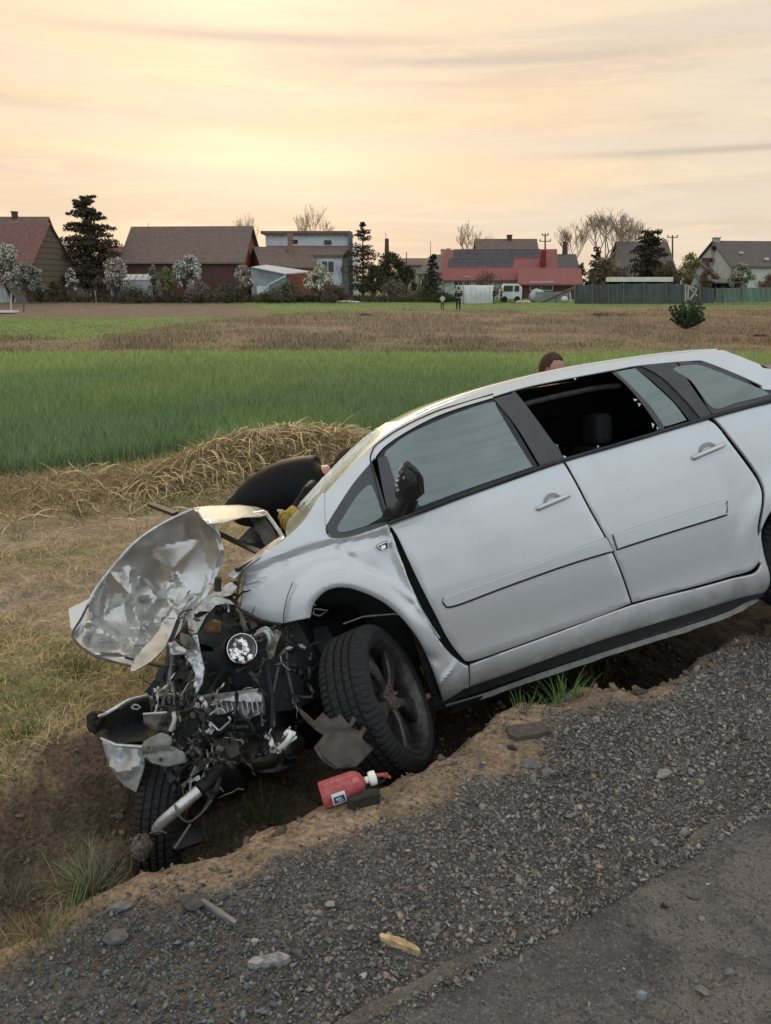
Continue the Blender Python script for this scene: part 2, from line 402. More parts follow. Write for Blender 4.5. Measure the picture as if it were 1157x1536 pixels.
for (a0, a1, na, r0, r1, nr) in [(R(-42), R(42), 640, .9, 15, 560), (R(-42), R(42), 640, 15, 900, 330), (R(42), R(318), 130, .9, 900, 120)]:
    X, Y, F = polar(a0, a1, na, r0, r1, nr); Vs.append(np.stack([X, Y], 1)); Fs.append(F + o_); o_ += len(X)
# small fan under the viewer
XY = np.concatenate(Vs); Z = H0(XY[:, 0], XY[:, 1]); F = np.concatenate(Fs)
lod = np.hypot(XY[:, 0], XY[:, 1]) > 200; Z[lod] = -.1
mg = bpy.data.materials.new('earth'); mg.use_nodes = True; q = NG(mg.node_tree); b = mg.node_tree.nodes['Principled BSDF']
pos = q.n('ShaderNodeNewGeometry').outputs['Position']; at = q.n('ShaderNodeAttribute', attribute_name='Col')
dist = q.v('LENGTH', pos)
fine = q.noise(pos, 55, 5, .7); mid = q.noise(pos, 9, 5, .65); big = q.noise(pos, .9, 5, .7)
c1 = q.mix(1.0, at.outputs['Color'], q.mix(q.rng(fine, .3, .7), (.55, .55, .55, 1), (1.4, 1.4, 1.4, 1)), 'MULTIPLY')
c1 = q.mix(1.0, c1, q.mix(q.rng(mid, .3, .7), (.75, .75, .75, 1), (1.22, 1.22, 1.22, 1)), 'MULTIPLY')
c1 = q.mix(1.0, c1, q.mix(q.rng(big, .3, .7), (.78, .80, .78, 1), (1.2, 1.18, 1.18, 1)), 'MULTIPLY')
q.put(b.inputs['Base Color'], c1); b.inputs['Roughness'].default_value = .95; b.inputs['Specular IOR Level'].default_value = .2
bn = q.n('ShaderNodeBump'); bn.inputs['Strength'].default_value = .9; bn.inputs['Distance'].default_value = .02
q.put(bn.inputs['Height'], q.m('ADD', fine, q.m('MULTIPLY', mid, 1.5))); q.put(b.inputs['Normal'], bn.outputs[0])
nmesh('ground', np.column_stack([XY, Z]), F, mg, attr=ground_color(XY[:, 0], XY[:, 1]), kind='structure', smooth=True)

# ---- asphalt road, its broken edge fading into the gravel
ss = np.arange(-60, 120, .5); ss = np.concatenate([np.arange(-60, -4, .8), np.arange(-4, 7, .02), np.arange(7, 120, .8)])
qq = np.concatenate([np.linspace(-6, -1, 12), np.linspace(-.9, 1.05, 60), [1.10, 1.14, 1.17, 1.19, 1.20]])
S, Q = np.meshgrid(ss, qq); edge = 1.0 + .035 * (fbm(S, Q * 0, 5, 3.1) - .5) * 2 * (np.abs(S) < 7)
Q2 = np.where(Q > 1.0, 1.0 + (Q - 1.0) * edge + (edge - 1) * 1.0, Q)
X, Y = xy(S, Q2); Zr = .006 * (fbm(X, Y, 3, 1.6) - .5) - .022 * sstep(1.13, 1.20, Q)
na = len(ss); i, j = np.meshgrid(np.arange(na - 1), np.arange(len(qq) - 1)); k = (j * na + i).ravel()
mr = bpy.data.materials.new('asphalt'); mr.use_nodes = True; q = NG(mr.node_tree); b = mr.node_tree.nodes['Principled BSDF']
pos = q.n('ShaderNodeNewGeometry').outputs['Position']
vor = q.n('ShaderNodeTexVoronoi'); q.put(vor.inputs['Vector'], pos); vor.inputs['Scale'].default_value = 150
vc = q.n('ShaderNodeSeparateColor'); q.put(vc.inputs[0], vor.outputs['Color'])
bigp = q.noise(pos, 1.7, 5, .65, .5); midp = q.noise(pos, 14, 5, .7); finp = q.noise(pos, 230, 3, .7)
c1 = q.mix(q.rng(bigp, .40, .60), (.088, .086, .089), (.175, .156, .136))
c1 = q.mix(q.m('MULTIPLY', q.rng(midp, .45, .75), .5), c1, (.165, .140, .115))
c1 = q.mix(q.m('MULTIPLY', q.rng(q.noise(pos, 4, 5, .75, 1.2), .48, .64), .7), c1, (.058, .056, .056))
c1 = q.mix(q.m('MULTIPLY', q.rng(vc.outputs[0], .80, .97), .45), c1, (.25, .24, .23))
c1 = q.mix(q.m('MULTIPLY', q.rng(vc.outputs[1], .80, .95), .6), c1, (.035, .035, .037))
c1 = q.mix(1.0, c1, q.mix(q.rng(finp, .3, .7), (.6, .6, .6, 1), (1.35, 1.35, 1.35, 1)), 'MULTIPLY')
q.put(b.inputs['Base Color'], c1); q.put(b.inputs['Roughness'], q.rng(bigp, .35, .7, .62, .9)); b.inputs['Specular IOR Level'].default_value = .35
bn = q.n('ShaderNodeBump'); bn.inputs['Strength'].default_value = .8; bn.inputs['Distance'].default_value = .006
q.put(bn.inputs['Height'], q.m('ADD', q.m('MULTIPLY', vor.outputs['Distance'], -1.0), q.m('ADD', finp, q.m('MULTIPLY', midp, 2)))); q.put(b.inputs['Normal'], bn.outputs[0])
nmesh('road', np.stack([X.ravel(), Y.ravel(), Zr.ravel()], 1), np.stack([k, k + 1, k + na + 1, k + na], 1), mr, kind='structure', smooth=True)
def Hg(x, y):
    """surface one stands on: road or ground"""
    x = np.asarray(x, float); y = np.asarray(y, float); s_, q_ = sq(x, y)
    return np.where(q_ < 1.17, 0.0, H0(x, y))

# ---- loose stones of the shoulder
def rock_shape(seed, flat=.62):
    """a crushed stone: a cube-sphere cut by random planes"""
    rg = np.random.default_rng(seed); bm = bmesh.new(); bmesh.ops.create_icosphere(bm, subdivisions=1, radius=1)
    V = np.array([v.co for v in bm.verts]); F = np.array([[v.index for v in f.verts] for f in bm.faces]); bm.free()
    for _ in range(6):
        n = rg.normal(size=3); n /= np.linalg.norm(n); d = rg.uniform(.15, .6); h = V @ n; V = V - np.outer(np.maximum(h - d, 0), n)
    V *= rg.uniform(.55, 1.25, 3); V[:, 2] *= flat; return V, F
SH = [rock_shape(i) for i in range(24)]
def scatter_rocks(name, X, Y, size, cols, m, zoff=.25, parent=None, kind='stuff'):
    n = len(X); Zg = Hg(X, Y); Vs = []; Fs = []; Cs = []; o = 0; k = rng.integers(0, len(SH), n); ang = rng.uniform(0, 6.28, n); tx = rng.normal(0, .35, n); ty = rng.normal(0, .35, n)
    for j in range(len(SH)):
        I = np.where(k == j)[0]
        if not len(I): continue
        V0, F0 = SH[j]; ca, sa = np.cos(ang[I]), np.sin(ang[I])
        x0 = V0[:, 0][None] ; y0 = V0[:, 1][None]; z0 = V0[:, 2][None]
        z1 = z0 + x0 * tx[I][:, None] + y0 * ty[I][:, None]
        x1 = x0 * ca[:, None] - y0 * sa[:, None]; y1 = x0 * sa[:, None] + y0 * ca[:, None]
        sz = size[I][:, None]; P = np.stack([x1 * sz + X[I][:, None], y1 * sz + Y[I][:, None], z1 * sz + (Zg[I] + zoff * size[I])[:, None]], 2)
        nv = len(V0); Vs.append(P.reshape(-1, 3)); Cs.append(np.repeat(cols[I], nv, 0))
        Fs.append((F0[None] + (o + np.arange(len(I)) * nv)[:, None, None]).reshape(-1, 3)); o += len(I) * nv
    return nmesh(name, np.concatenate(Vs), np.concatenate(Fs), m, attr=np.concatenate(Cs), kind=kind, parent=parent)
m_stone = mat('crushed_stone', (.2, .2, .2), rough=.85, var=.35, scale=90, attr='Col', bump=.4, bscale=200, spec=.3)
def stone_cols(n, X, Y):
    t = rng.random(n)[:, None]; c = np.array([.078, .078, .079]) * (1 - t) + np.array([.29, .275, .255]) * t
    w_ = (rng.random(n) < .06)[:, None]; c = np.where(w_, np.array([.44, .42, .39]) * rng.uniform(.6, 1, (n, 1)), c)
    br = (rng.random(n) < .22)[:, None]; c = np.where(br, c * np.array([1.14, 1.0, .86]), c)
    # left end of the shoulder: darker blue-grey chippings
    s_, q_ = sq(X, Y); dk = (sstep(1.3, .3, s_ + (fbm(X, Y, 3, 1.5) - .5)))[:, None]
    return c * (1 - dk) + c * np.array([.66, .74, .84]) * dk
n = 150000
S = rng.uniform(-1.3, 5.0, n); Q = 1.13 + rng.random(n) ** 1.1 * 1.05; e = edge_q(S)
lipw = lip_width(S)
keep = (Q < e - .02 + rng.normal(0, .04, n)) & (fbm(S, Q, 3, 2.2) + rng.uniform(-.28, .28, n) > .26 + .72 * sstep(e - lipw - .10, e - lipw + .05, Q) - .10 * sstep(1.2, 1.5, Q))
S, Q = S[keep], Q[keep]; X, Y = xy(S, Q); n = len(S)
size = np.clip(rng.lognormal(math.log(.0038), .52, n), .0017, .015) * (1 + .15 * S.clip(0, 3))
scatter_rocks('gravel', X, Y, size, stone_cols(n, X, Y), m_stone)
n = 9000; S = rng.uniform(-1.2, 4.5, n); Q = 1.22 - np.abs(rng.normal(0, .10, n)) * (rng.random(n) < .5) - np.abs(rng.normal(0, .6, n)) * (rng.random(n) < .6); X, Y = xy(S, Q)
scatter_rocks('loose_grit', X, Y, np.clip(rng.lognormal(math.log(.0028), .55, n), .0012, .012), stone_cols(n, X, Y), m_stone)
n = 6500; S = rng.uniform(-2.5, 4, n); Q = edge_q(S) + rng.uniform(-.1, 1.4, n); X, Y = xy(S, Q)
scatter_rocks('earth_clods', X, Y, np.clip(rng.lognormal(math.log(.0075), .6, n), .003, .035), np.array([.19, .142, .10]) * rng.uniform(.55, 1.25, (n, 1)), mat('clod', (.1, .1, .1), rough=.95, attr='Col', bump=.5, scale=60))

# individually visible stones
def one_rock(px, py, w_px, c, label, name='stone', cat='stone', flat=.6, seed=0, z=0.0, group=None):
    p = onZ(px, py, z)
    for _ in range(6): p = onZ(px, py, float(Hg(p[0], p[1])) + .005)
    d = (p - EYE) @ np.array([0, cp, -sp]); r_ = w_px / 2 / 1150 * d
    bm = bmesh.new(); bmesh.ops.create_icosphere(bm, subdivisions=3, radius=1); rg = np.random.default_rng(seed + int(px))
    V = np.array([v.co for v in bm.verts]); F = [tuple(v.index for v in f.verts) for f in bm.faces]; bm.free()
    for _ in range(12):
        nn = rg.normal(size=3); nn /= np.linalg.norm(nn); dd = rg.uniform(.5, .85); h = V @ nn; V = V - np.outer(np.maximum(h - dd, 0), nn)
    V += (fbm(V[:, 0] * 3 + px, V[:, 1] * 3 + V[:, 2] * 2, 3) - .5)[:, None] * .12
    V *= np.array([1.25, .85, flat]); a = rg.uniform(-.4, .4); V = V @ np.array([[math.cos(a), math.sin(a), 0], [-math.sin(a), math.cos(a), 0], [0, 0, 1]])
    mb = MB(); mb.add(V * r_ + p + np.array([0, 0, r_ * flat * .35]), F)
    o = mb.build(name, mat('stone_%d%d%d' % tuple(int(k * 100) for k in c), c, rough=.85, var=.3, scale=50, bump=.5, bscale=120, spec=.3), None, smooth=28)
    o.location = (0, 0, 0); return tag(o, label, cat, group)
for a in [(175, 1408, 34, (.13, .13, .135), 'rounded grey stone at the left end of the gravel shoulder', .62),
          (180, 1362, 30, (.17, .17, .17), 'pale grey pointed stone just below the big grass tuft', .6),
          (295, 1352, 46, (.085, .083, .08), 'flat dark stone lying under the upper end of the grey plastic strip', .3),
          (1040, 1342, 20, (.15, .14, .13), 'grey pebble sitting alone on the asphalt near the right edge', .5),
          (996, 1359, 12, (.03, .03, .03), 'small black chip on the asphalt left of the grey pebble', .5),
          (1052, 1487, 20, (.20, .19, .18), 'pale pebble on the asphalt near the bottom right corner', .55),
          (1092, 1460, 15, (.15, .145, .14), 'grey stone next to dark crumbs at the lower right of the asphalt', .8),
          (797, 1146, 32, (.155, .15, .14), 'flat grey stone in the gravel right of the front wheel', .35),
          (822, 1160, 20, (.17, .165, .155), 'small light stone just right of the flat grey stone', .5),
          (768, 1122, 14, (.035, .033, .03), 'black stone at the edge of the sandy soil below the dark plastic piece', .55),
          (963, 1040, 22, (.06, .055, .05), 'dark stone on the ditch lip under the rear door', .55),
          (995, 1162, 24, (.26, .25, .23), 'whitish stone in the gravel at the right near the asphalt edge', .45),
          (497, 1487 - 130, 16, (.30, .29, .27), 'small white stone in the middle of the dark gravel', .5),
          (384, 1412, 14, (.42, .42, .41), 'white pebble below the grey plastic strip', .5),
          (606, 1490, 18, (.15, .145, .14), 'flat grey pebble at the asphalt edge below the wooden stick', .5)]:
    one_rock(a[0], a[1], a[2], a[3], a[4], flat=a[5])
# ------------------------------------------------------------------ grass and crop blades (numpy)
def blades(name, X, Y, h, w_, lean, cols, m, seg=2, curl=.6, z=None, kind='stuff', parent=None, ang=None, tipcol=1.15):
    n = len(X); Zg = Hg(X, Y) if z is None else z
    a = rng.uniform(0, 6.28, n) if ang is None else ang; face = rng.uniform(0, 6.28, n)
    lx, ly = np.cos(a) * lean, np.sin(a) * lean; fx, fy = np.cos(face), np.sin(face); V = []
    for i in range(seg + 1):
        t = i / seg; b_ = t ** (1 + curl); wd = w_ * (1 - t) ** .7 * .5
        cx = X + lx * h * b_; cy = Y + ly * h * b_; cz = Zg - .01 + h * (t - .35 * curl * lean * t * t)
        if i < seg:
            V += [np.stack([cx - fx * wd, cy - fy * wd, cz], 1), np.stack([cx + fx * wd, cy + fy * wd, cz], 1)]
        else: V += [np.stack([cx, cy, cz], 1)]
    k = 2 * seg + 1; P = np.stack(V, 1).reshape(-1, 3); base = np.arange(n)[:, None, None] * k
    tri = []
    for i in range(seg - 1): tri += [[2 * i, 2 * i + 1, 2 * i + 3], [2 * i, 2 * i + 3, 2 * i + 2]]
    tri += [[2 * seg - 2, 2 * seg - 1, 2 * seg]]
    F = (base + np.array(tri)[None]).reshape(-1, 3)
    C = np.repeat(cols, k, 0)
    return nmesh(name, P, F, m, attr=C, kind=kind, parent=parent)
m_gr = mat('grass_blade', (.1, .1, .1), rough=.75, attr='Col', var=.12, scale=3, spec=.25)
def view_pts(n, y0, y1, xm=.62, pw=1.0):
    Y = (y0 ** (1 - pw) + rng.random(n) * (y1 ** (1 - pw) - y0 ** (1 - pw))) ** (1 / (1 - pw)) if pw != 1 else y0 * (y1 / y0) ** rng.random(n)
    return rng.uniform(-xm, xm, n) * Y, Y
def cmix(t, a, b): t = np.clip(t, 0, 1)[:, None]; return np.array(a) * (1 - t) + np.array(b) * t
# young cereal field
X, Y = view_pts(360000, 7.2, 23.2, .85); ok = (Y + 1.1 * (fbm(X, Y, 3, .8) - .5) > crop_edge(X) + .1) & (Y < 22.6 + 1.2 * (fbm(X, Y * 0, 3, .3) - .5)); X, Y = X[ok], Y[ok]; n = len(X)
far = sstep(12, 22, Y); rows = .5 + .5 * np.sin((X * .97 + Y * .25) * 2 * math.pi / .16)
h = rng.uniform(.20, .36, n) * (1.0 - .25 * far) * (.75 + .5 * fbm(X, Y, 3, .5))
c = cmix(.15 + .75 * fbm(X, Y, 4, .35) + .45 * far + rng.normal(0, .18, n), (.165, .27, .080), (.40, .46, .165)) * rng.uniform(.75, 1.25, (n, 1))
bl = (.35 + .65 * sstep(.42, .58, fbm(X + 50, Y, 3, .22)))[:, None] * (1 - far)[:, None]; c = c * (1 - bl * .6) + np.array([.20, .315, .175]) * bl * .5
blades('crop', X, Y, h, .010 + .008 * far + rng.uniform(0, .004, n), rng.uniform(.1, .6, n), c, m_gr)
# weeds and dead grass beyond the crop
X, Y = view_pts(140000, 22.6, 62, .85); n0 = fbm(X, Y, 4, .35); sl = X / Y; gb = 29 + 30.5 * sstep(-.42, .02, sl)
ok = (rng.random(len(X)) < .35 + 1.0 * sstep(.42, .58, n0)) & (Y < gb + 1); X, Y, n0 = X[ok], Y[ok], n0[ok]; n = len(X)
c = cmix(rng.random(n), (.28, .21, .145), (.42, .34, .215)); gm = (rng.random(n) < .30 * sstep(34, 24, Y) + .14)[:, None]; c = np.where(gm, np.array([.13, .135, .055]) * rng.uniform(.7, 1.2, (n, 1)), c)
rd = (sstep(.48, .6, fbm(X - 8, Y, 3, .12)) * (rng.random(n) < .6))[:, None]; c = c * (1 - .4 * rd) + np.array([.25, .125, .085]) * .4 * rd
blades('dead_weeds', X, Y, rng.uniform(.04, .22, n) * (.6 + .9 * sstep(.4, .65, n0)), .012 + .0005 * Y, rng.uniform(.1, .7, n), c, m_gr)
# far meadow grass
X, Y = view_pts(100000, 30, 100, .85); sl = X / Y; gb = 29 + 30.5 * sstep(-.42, .02, sl); pl = (sl + .05 * (Y - 70) / 30 < -.17) & (Y > 50) & (Y < 94)
ok = (Y > gb) & ~pl & ~((sl > .26) & (Y < 66)); X, Y = X[ok], Y[ok]; n = len(X)
blades('meadow', X, Y, rng.uniform(.03, .08, n), .012 + .0005 * Y, rng.uniform(.1, .6, n), cmix(rng.random(n), (.13, .195, .05), (.215, .28, .085)), m_gr)
# dry trampled grass between the ditch and the track
S = rng.uniform(-6, 9, 150000); Q = 3.05 + rng.random(150000) ** 1.25 * 5.8; X, Y = xy(S, Q); e = edge_q(S)
nz = fbm(X, Y, 4, 1.4); tr = np.exp(-((Q - 5.3) / .60) ** 2) + np.exp(-((Q - 6.7) / .50) ** 2)
ok = (Q > e + 1.32 + rng.normal(0, .07, len(Q))) & (Y < crop_edge(X) + .2) & (np.abs(X) < .85 * Y + .6) & (rng.random(len(Q)) < (.22 + 1.2 * sstep(.40, .58, nz)) * (1 - 1.0 * np.clip(tr, 0, 1))) 
X, Y, Q, nz = X[ok], Y[ok], Q[ok], nz[ok]; n = len(X)
grn = sstep(.50, .66, fbm(X + 12, Y + 3, 4, 1.1)) * .75
c = cmix(rng.random(n), (.34, .26, .125), (.68, .55, .31)); gsel = (rng.random(n) < grn)[:, None]; c = np.where(gsel, np.array([.17, .215, .06]) * rng.uniform(.7, 1.3, (n, 1)), c)
blades('dry_grass', X, Y, rng.uniform(.04, .115, n), .0042 + .0010 * (Y - 2), rng.uniform(.6, 1.9, n), c, m_gr, seg=2, curl=.9)
# sparse growth on the ditch sides
S = rng.uniform(-3, 4, 30000); Q = edge_q(S) + rng.uniform(.05, 1.4, 30000); X, Y = xy(S, Q); ok = (fbm(X, Y, 4, 2.0) > .49) & (S < 1.4); X, Y = X[ok], Y[ok]; n = len(X)
blades('ditch_weeds', X, Y, rng.uniform(.02, .07, n), .004, rng.uniform(.4, 1.5, n), cmix(rng.random(n), (.075, .095, .035), (.27, .22, .12)), m_gr)
# mound of pulled straw along the crop
def mound(U, V_):
    pk = .55 + .9 * sstep(.3, .62, fbm(U * .9 + 4, U * 0 + 2, 3)) * .6 + .35 * np.exp(-((U + 1.5) / .9) ** 2)
    return .29 * np.exp(-(V_ / (.45 + .25 * fbm(U * 1.3, U * 0, 2))) ** 2) * pk * (.12 + .88 * sstep(-3.0, -1.7, U)) * sstep(-4.1, -3.3, U)
def mound_y(U): return crop_edge(U) - .75 + .5 * (fbm(U * .8, U * 0 + 9, 3) - .5)
n = 22000; U = rng.uniform(-5.2, 3.2, n); cy = mound_y(U); V_ = rng.normal(0, .40, n); X = U; Y = cy + V_
mh = mound(U, V_)
thin = rng.random(n) < (.03 + .22 * sstep(-4.0, -3.2, U) + .75 * sstep(-2.8, -1.7, U)) * (.35 + 1.2 * sstep(.35, .6, fbm(U * 2, V_ * 2 + 5, 3))); X, Y, U, mh = X[thin], Y[thin], U[thin], mh[thin]; n = len(X)
zg = Hg(X, Y) + mh * rng.random(n) ** .6; a = rng.normal(.3, .9, n) + math.pi * (rng.random(n) < .5); L = rng.uniform(.10, .45, n); seg = 4; P = []
el_ = rng.uniform(-.2, .75, n); bend = rng.uniform(.3, 1.8, n); side = rng.uniform(-.9, .9, n); wd = rng.uniform(.0035, .0075, n)
px_, py_, pz_ = X.copy(), Y.copy(), zg.copy()
for i in range(seg + 1):
    nx, ny = -np.sin(a), np.cos(a); w2 = wd * (1 if i < seg else .3)
    P += [np.stack([px_ - nx * w2, py_ - ny * w2, pz_], 1), np.stack([px_ + nx * w2, py_ + ny * w2, pz_ + w2 * .6], 1)]
    st = L / seg; px_ = px_ + np.cos(a) * np.cos(el_) * st; py_ = py_ + np.sin(a) * np.cos(el_) * st; pz_ = np.maximum(pz_ + np.sin(el_) * st, Hg(px_, py_) + .005); el_ = el_ - bend / seg * 1.6; a = a + side / seg
k = 2 * (seg + 1); P = np.stack(P, 1).reshape(-1, 3); F = (np.arange(n)[:, None, None] * k + np.array([[2 * i, 2 * i + 1, 2 * i + 3, 2 * i + 2] for i in range(seg)])[None]).reshape(-1, 4)
nmesh('straw', P, F, m_gr, attr=np.repeat(cmix(rng.random(n) ** 1.3, (.72, .57, .33), (.30, .215, .11)), k, 0), kind='stuff')
n = 34000; U = rng.uniform(-5.6, 3.4, n); V_ = rng.normal(0, .5, n); X = U; Y = mound_y(U) + V_
mh = mound(U, V_)
blades('straw_litter', X, Y, rng.uniform(.06, .22, n), rng.uniform(.006, .012, n), rng.uniform(.5, 1.8, n), cmix(rng.random(n), (.22, .18, .08), (.52, .40, .22)), m_gr, z=Hg(X, Y) + mh * .8 - .02)
# single tufts
def tuft(px, py, hpx, n, label, cA, cB, spread=.045, lean=(.15, .9), w_=.0048, group=None, name='grass_tuft'):
    p = onZ(px, py, -.1)
    for _ in range(8): p = onZ(px, py, float(Hg(p[0], p[1])))
    d = (p - EYE) @ np.array([0, cp, -sp]); h = hpx / 1150 * d
    X = p[0] + rng.normal(0, spread, n); Y = p[1] + rng.normal(0, spread, n)
    ang = np.arctan2(Y - p[1], X - p[0]) + rng.normal(0, .5, n)
    o = blades(name, X, Y, h * rng.uniform(.45, 1.1, n), np.full(n, w_), rng.uniform(*lean, n), cmix(rng.random(n), cA, cB), m_gr, seg=4, curl=.8, kind=None, ang=ang)
    return tag(o, label, 'grass', group)
G1, G2 = (.055, .085, .025), (.17, .20, .085); D1, D2 = (.30, .23, .12), (.17, .19, .07)
for a in [(135, 1338, 64, 280, 'large grey green grass tuft on the left ditch edge above the gravel', (.14, .17, .085), (.36, .36, .23)),
          (95, 1375, 50, 40, 'thin upright green tuft left of the large grass tuft', G1, G2),
          (60, 1405, 55, 110, 'dry brown and green tuft at the far left end of the gravel', D1, D2),
          (395, 1225, 68, 110, 'dark green tuft in the shade under the wrecked front, left of the extinguisher', (.04, .07, .02), (.12, .16, .05)),
          (318, 1262, 48, 55, 'pale green tuft beside the hanging chassis tube on the ditch lip', G1, (.22, .24, .12)),
          (845, 1050, 50, 90, 'bright green tuft on the ditch lip below the door seam', (.08, .17, .05), (.20, .30, .11)),
          (790, 1062, 38, 60, 'small green tuft left of the brighter one below the sill', G1, (.15, .22, .08)),
          (900, 1030, 45, 60, 'dry brownish tuft right of the bright green one under the sill', (.14, .10, .05), (.26, .20, .11)),
          (127, 1010, 36, 90, 'dark green tuft in the dry grass below the crumpled bonnet', (.05, .085, .025), (.20, .20, .09)),
          (35, 1105, 40, 120, 'wide green clump on top of the far ditch bank at the left edge', (.07, .11, .03), (.20, .22, .09)),
          (122, 733 + 40, 22, 60, 'dark low clump beside the straw mound near the left', (.05, .075, .025), (.16, .15, .07)),
          (30, 810, 20, 50, 'green weed clump at the left side of the farm track', G1, G2),
          (650, 1090, 26, 30, 'wisps of dry grass behind the front tyre on the soil', D1, (.36, .28, .16)),
          (20, 1350, 40, 90, 'faint grey grass in the ditch at the left edge', (.10, .12, .07), (.22, .22, .15))]:
    tuft(*a)
# ------------------------------------------------------------------ the crashed car
psi, th_, rho = R(7), R(16.75), R(11)
cr = np.array([math.cos(th_) * math.cos(psi), math.cos(th_) * math.sin(psi), math.sin(th_)])
w0 = np.array([-math.sin(psi), math.cos(psi), 0]); u0 = np.cross(cr, w0); cw = w0 * math.cos(rho) - u0 * math.sin(rho); cu = np.cross(cr, cw)
CO = wp(665, 1048, 3.65) - cu * .22; CWID = 1.74
ZP = np.array([-.1, .02, .10, .18, .24, .30, .36, .42, .52, .62, .75, .90, 1.02, 1.12, 1.17, 1.25, 1.38, 1.48, 1.56, 1.65])
YP = np.array([.22, .16, .105, .040, .008, -.010, -.010, -.012, -.024, -.034, -.036, -.028, -.010, .018, .034, .066, .140, .205, .275, .36])
zz = np.linspace(-.1, 1.65, 400); yy = np.interp(zz, ZP, YP)
for _ in range(60): yy[1:-1] = .25 * yy[:-2] + .5 * yy[1:-1] + .25 * yy[2:]
def prof(x, z):
    x = np.asarray(x, float); y = np.interp(z, zz, yy)
    return y + .055 * sstep(-.25, -.95, x) ** 1.5 + .10 * sstep(1.9, 3.3, x) ** 1.6 + .012 * ((x - 1.0) / 1.2) ** 2 * .5
def c2w(x, y, z): return CO + np.multiply.outer(x, cr) + np.multiply.outer(y, cw) + np.multiply.outer(z, cu)
def p2c(px, py, off=0.0):
    y = 0.0; d = ray(px, py); D0 = EYE - CO
    for _ in range(25):
        t = (y - D0 @ cw) / (d @ cw); P = D0 + d * t; x, z = P @ cr, P @ cu; y = float(prof(x, z)) + off
    return x, z
ARCH = np.array([p2c(*p) for p in catmull([(462, 940), (465, 925), (470, 905), (485, 889), (500, 882), (520, 881), (545, 888), (575, 903), (600, 925), (625, 957), (643, 993), (653, 1020), (661, 1052)], 4)])
RC = (1.985, .31); RARCH = np.array([(RC[0] + .37 * math.cos(a), RC[1] + .385 * math.sin(a)) for a in np.linspace(math.pi * 1.02, -.02 * math.pi, 30)])
def dist_to(poly, x, z):
    P = np.stack([x, z], -1); best = np.full(len(P), 1e9)
    for a, b_ in zip(poly[:-1], poly[1:]):
        ab = b_ - a; t = np.clip(((P - a) @ ab) / (ab @ ab + 1e-12), 0, 1); best = np.minimum(best, np.hypot(*(P - a - t[:, None] * ab).T))
    return best
def body_extra(x, z):
    d = dist_to(ARCH, x, z); y = -.012 * sstep(.120, .092, d) - .010 * sstep(.14, .03, d) + .008 * sstep(.022, .0, d)
    d2 = dist_to(RARCH, x, z); y = y - .018 * sstep(.13, .05, d2)
    return y
def fender_extra(x, z):
    y = body_extra(x, z)
    def dent(px, py, a, b, ang, depth):
        cx, cz = p2c(px, py); dx_ = x - cx; dz_ = z - cz; c_, s_ = math.cos(ang), math.sin(ang); u_ = dx_ * c_ + dz_ * s_; v_ = -dx_ * s_ + dz_ * c_
        return depth * np.exp(-(u_ / a) ** 2 - (v_ / b) ** 2)
    def fold(pts, w_, h):
        d = dist_to(np.array([p2c(*p) for p in catmull(pts, 6)]), x, z); return h * np.maximum(0, 1 - d / w_)
    y = y + fold([(366, 866), (400, 852), (470, 826), (540, 812), (578, 806)], .035, .020) + fold([(362, 880), (380, 878), (405, 862), (430, 846)], .02, .012) + fold([(505, 815), (515, 826), (528, 838)], .03, .012) + fold([(578, 800), (592, 850), (618, 905)], .035, .012)
    y = y + dent(585, 845, .03, .08, R(20), .006) - dent(560, 832, .04, .05, 0, .006) + dent(640, 985, .05, .03, R(-40), .016) + dent(668, 1012, .07, .012, R(30), -.010)
    y = y + dent(612, 905, .02, .10, R(25), .012) + .004 * (fbm(x * 5 + 3, z * 6, 2) - .5)
    return y
def panel(name, pts, m, parent, off=0.0, thick=.012, step=.03, extra=body_extra, ring=.005, px=True, mirror=False, lip=.005, n=5, smooth=38, shrink=.0):
    ol = smooth_outline(pts, n)
    if px: ol = [p2c(p[0], p[1], off) for p in ol]
    P = np.array([p[:2] for p in ol])
    if np.sum(P[:, 0] * np.roll(P[:, 1], -1) - np.roll(P[:, 0], -1) * P[:, 1]) < 0: P = P[::-1]
    if shrink:
        t = np.roll(P, -1, 0) - np.roll(P, 1, 0); t /= (np.linalg.norm(t, axis=1, keepdims=True) + 1e-9); P = P + np.stack([-t[:, 1], t[:, 0]], 1) * shrink
    V, F, be = fill(P, step, ring)
    y = prof(V[:, 0], V[:, 1]) + off + (extra(V[:, 0], V[:, 1]) if extra is not None else 0)
    bi = sorted({a for e in be for a in e}); y = np.array(y, float); y[bi] += lip
    nv = len(V); X = V[:, 0]; Z = V[:, 1]
    # flange turned inwards round the edge
    idx = {b_: nv + i for i, b_ in enumerate(bi)}
    X2 = np.concatenate([X, X[bi]]); Z2 = np.concatenate([Z, Z[bi]]); y2 = np.concatenate([y, y[bi] + thick])
    Fq = list(F) + [(b_, a_, idx[a_], idx[b_]) for a_, b_ in be]
    out = []
    for side in ((0, 1) if mirror else (0,)):
        yy_ = y2 if side == 0 else CWID - y2
        mb = MB(); mb.add(c2w(X2, yy_, Z2), Fq if side == 0 else [f[::-1] for f in Fq])
        out.append(mb.build(name, m, parent, smooth=smooth))
    return out[0]
silver = bpy.data.materials.new('silver_paint'); silver.use_nodes = True; q = NG(silver.node_tree); b = silver.node_tree.nodes['Principled BSDF']
pos = q.n('ShaderNodeNewGeometry').outputs['Position']
dirt = q.rng(q.noise(pos, 2.6, 5, .65), .45, .75); fl = q.noise(pos, 900, 1, .5)
c_ = q.mix(q.m('MULTIPLY', fl, .25), (.60, .63, .65), (.73, .755, .775)); c_ = q.mix(q.m('MULTIPLY', dirt, .10), c_, (.40, .38, .35))
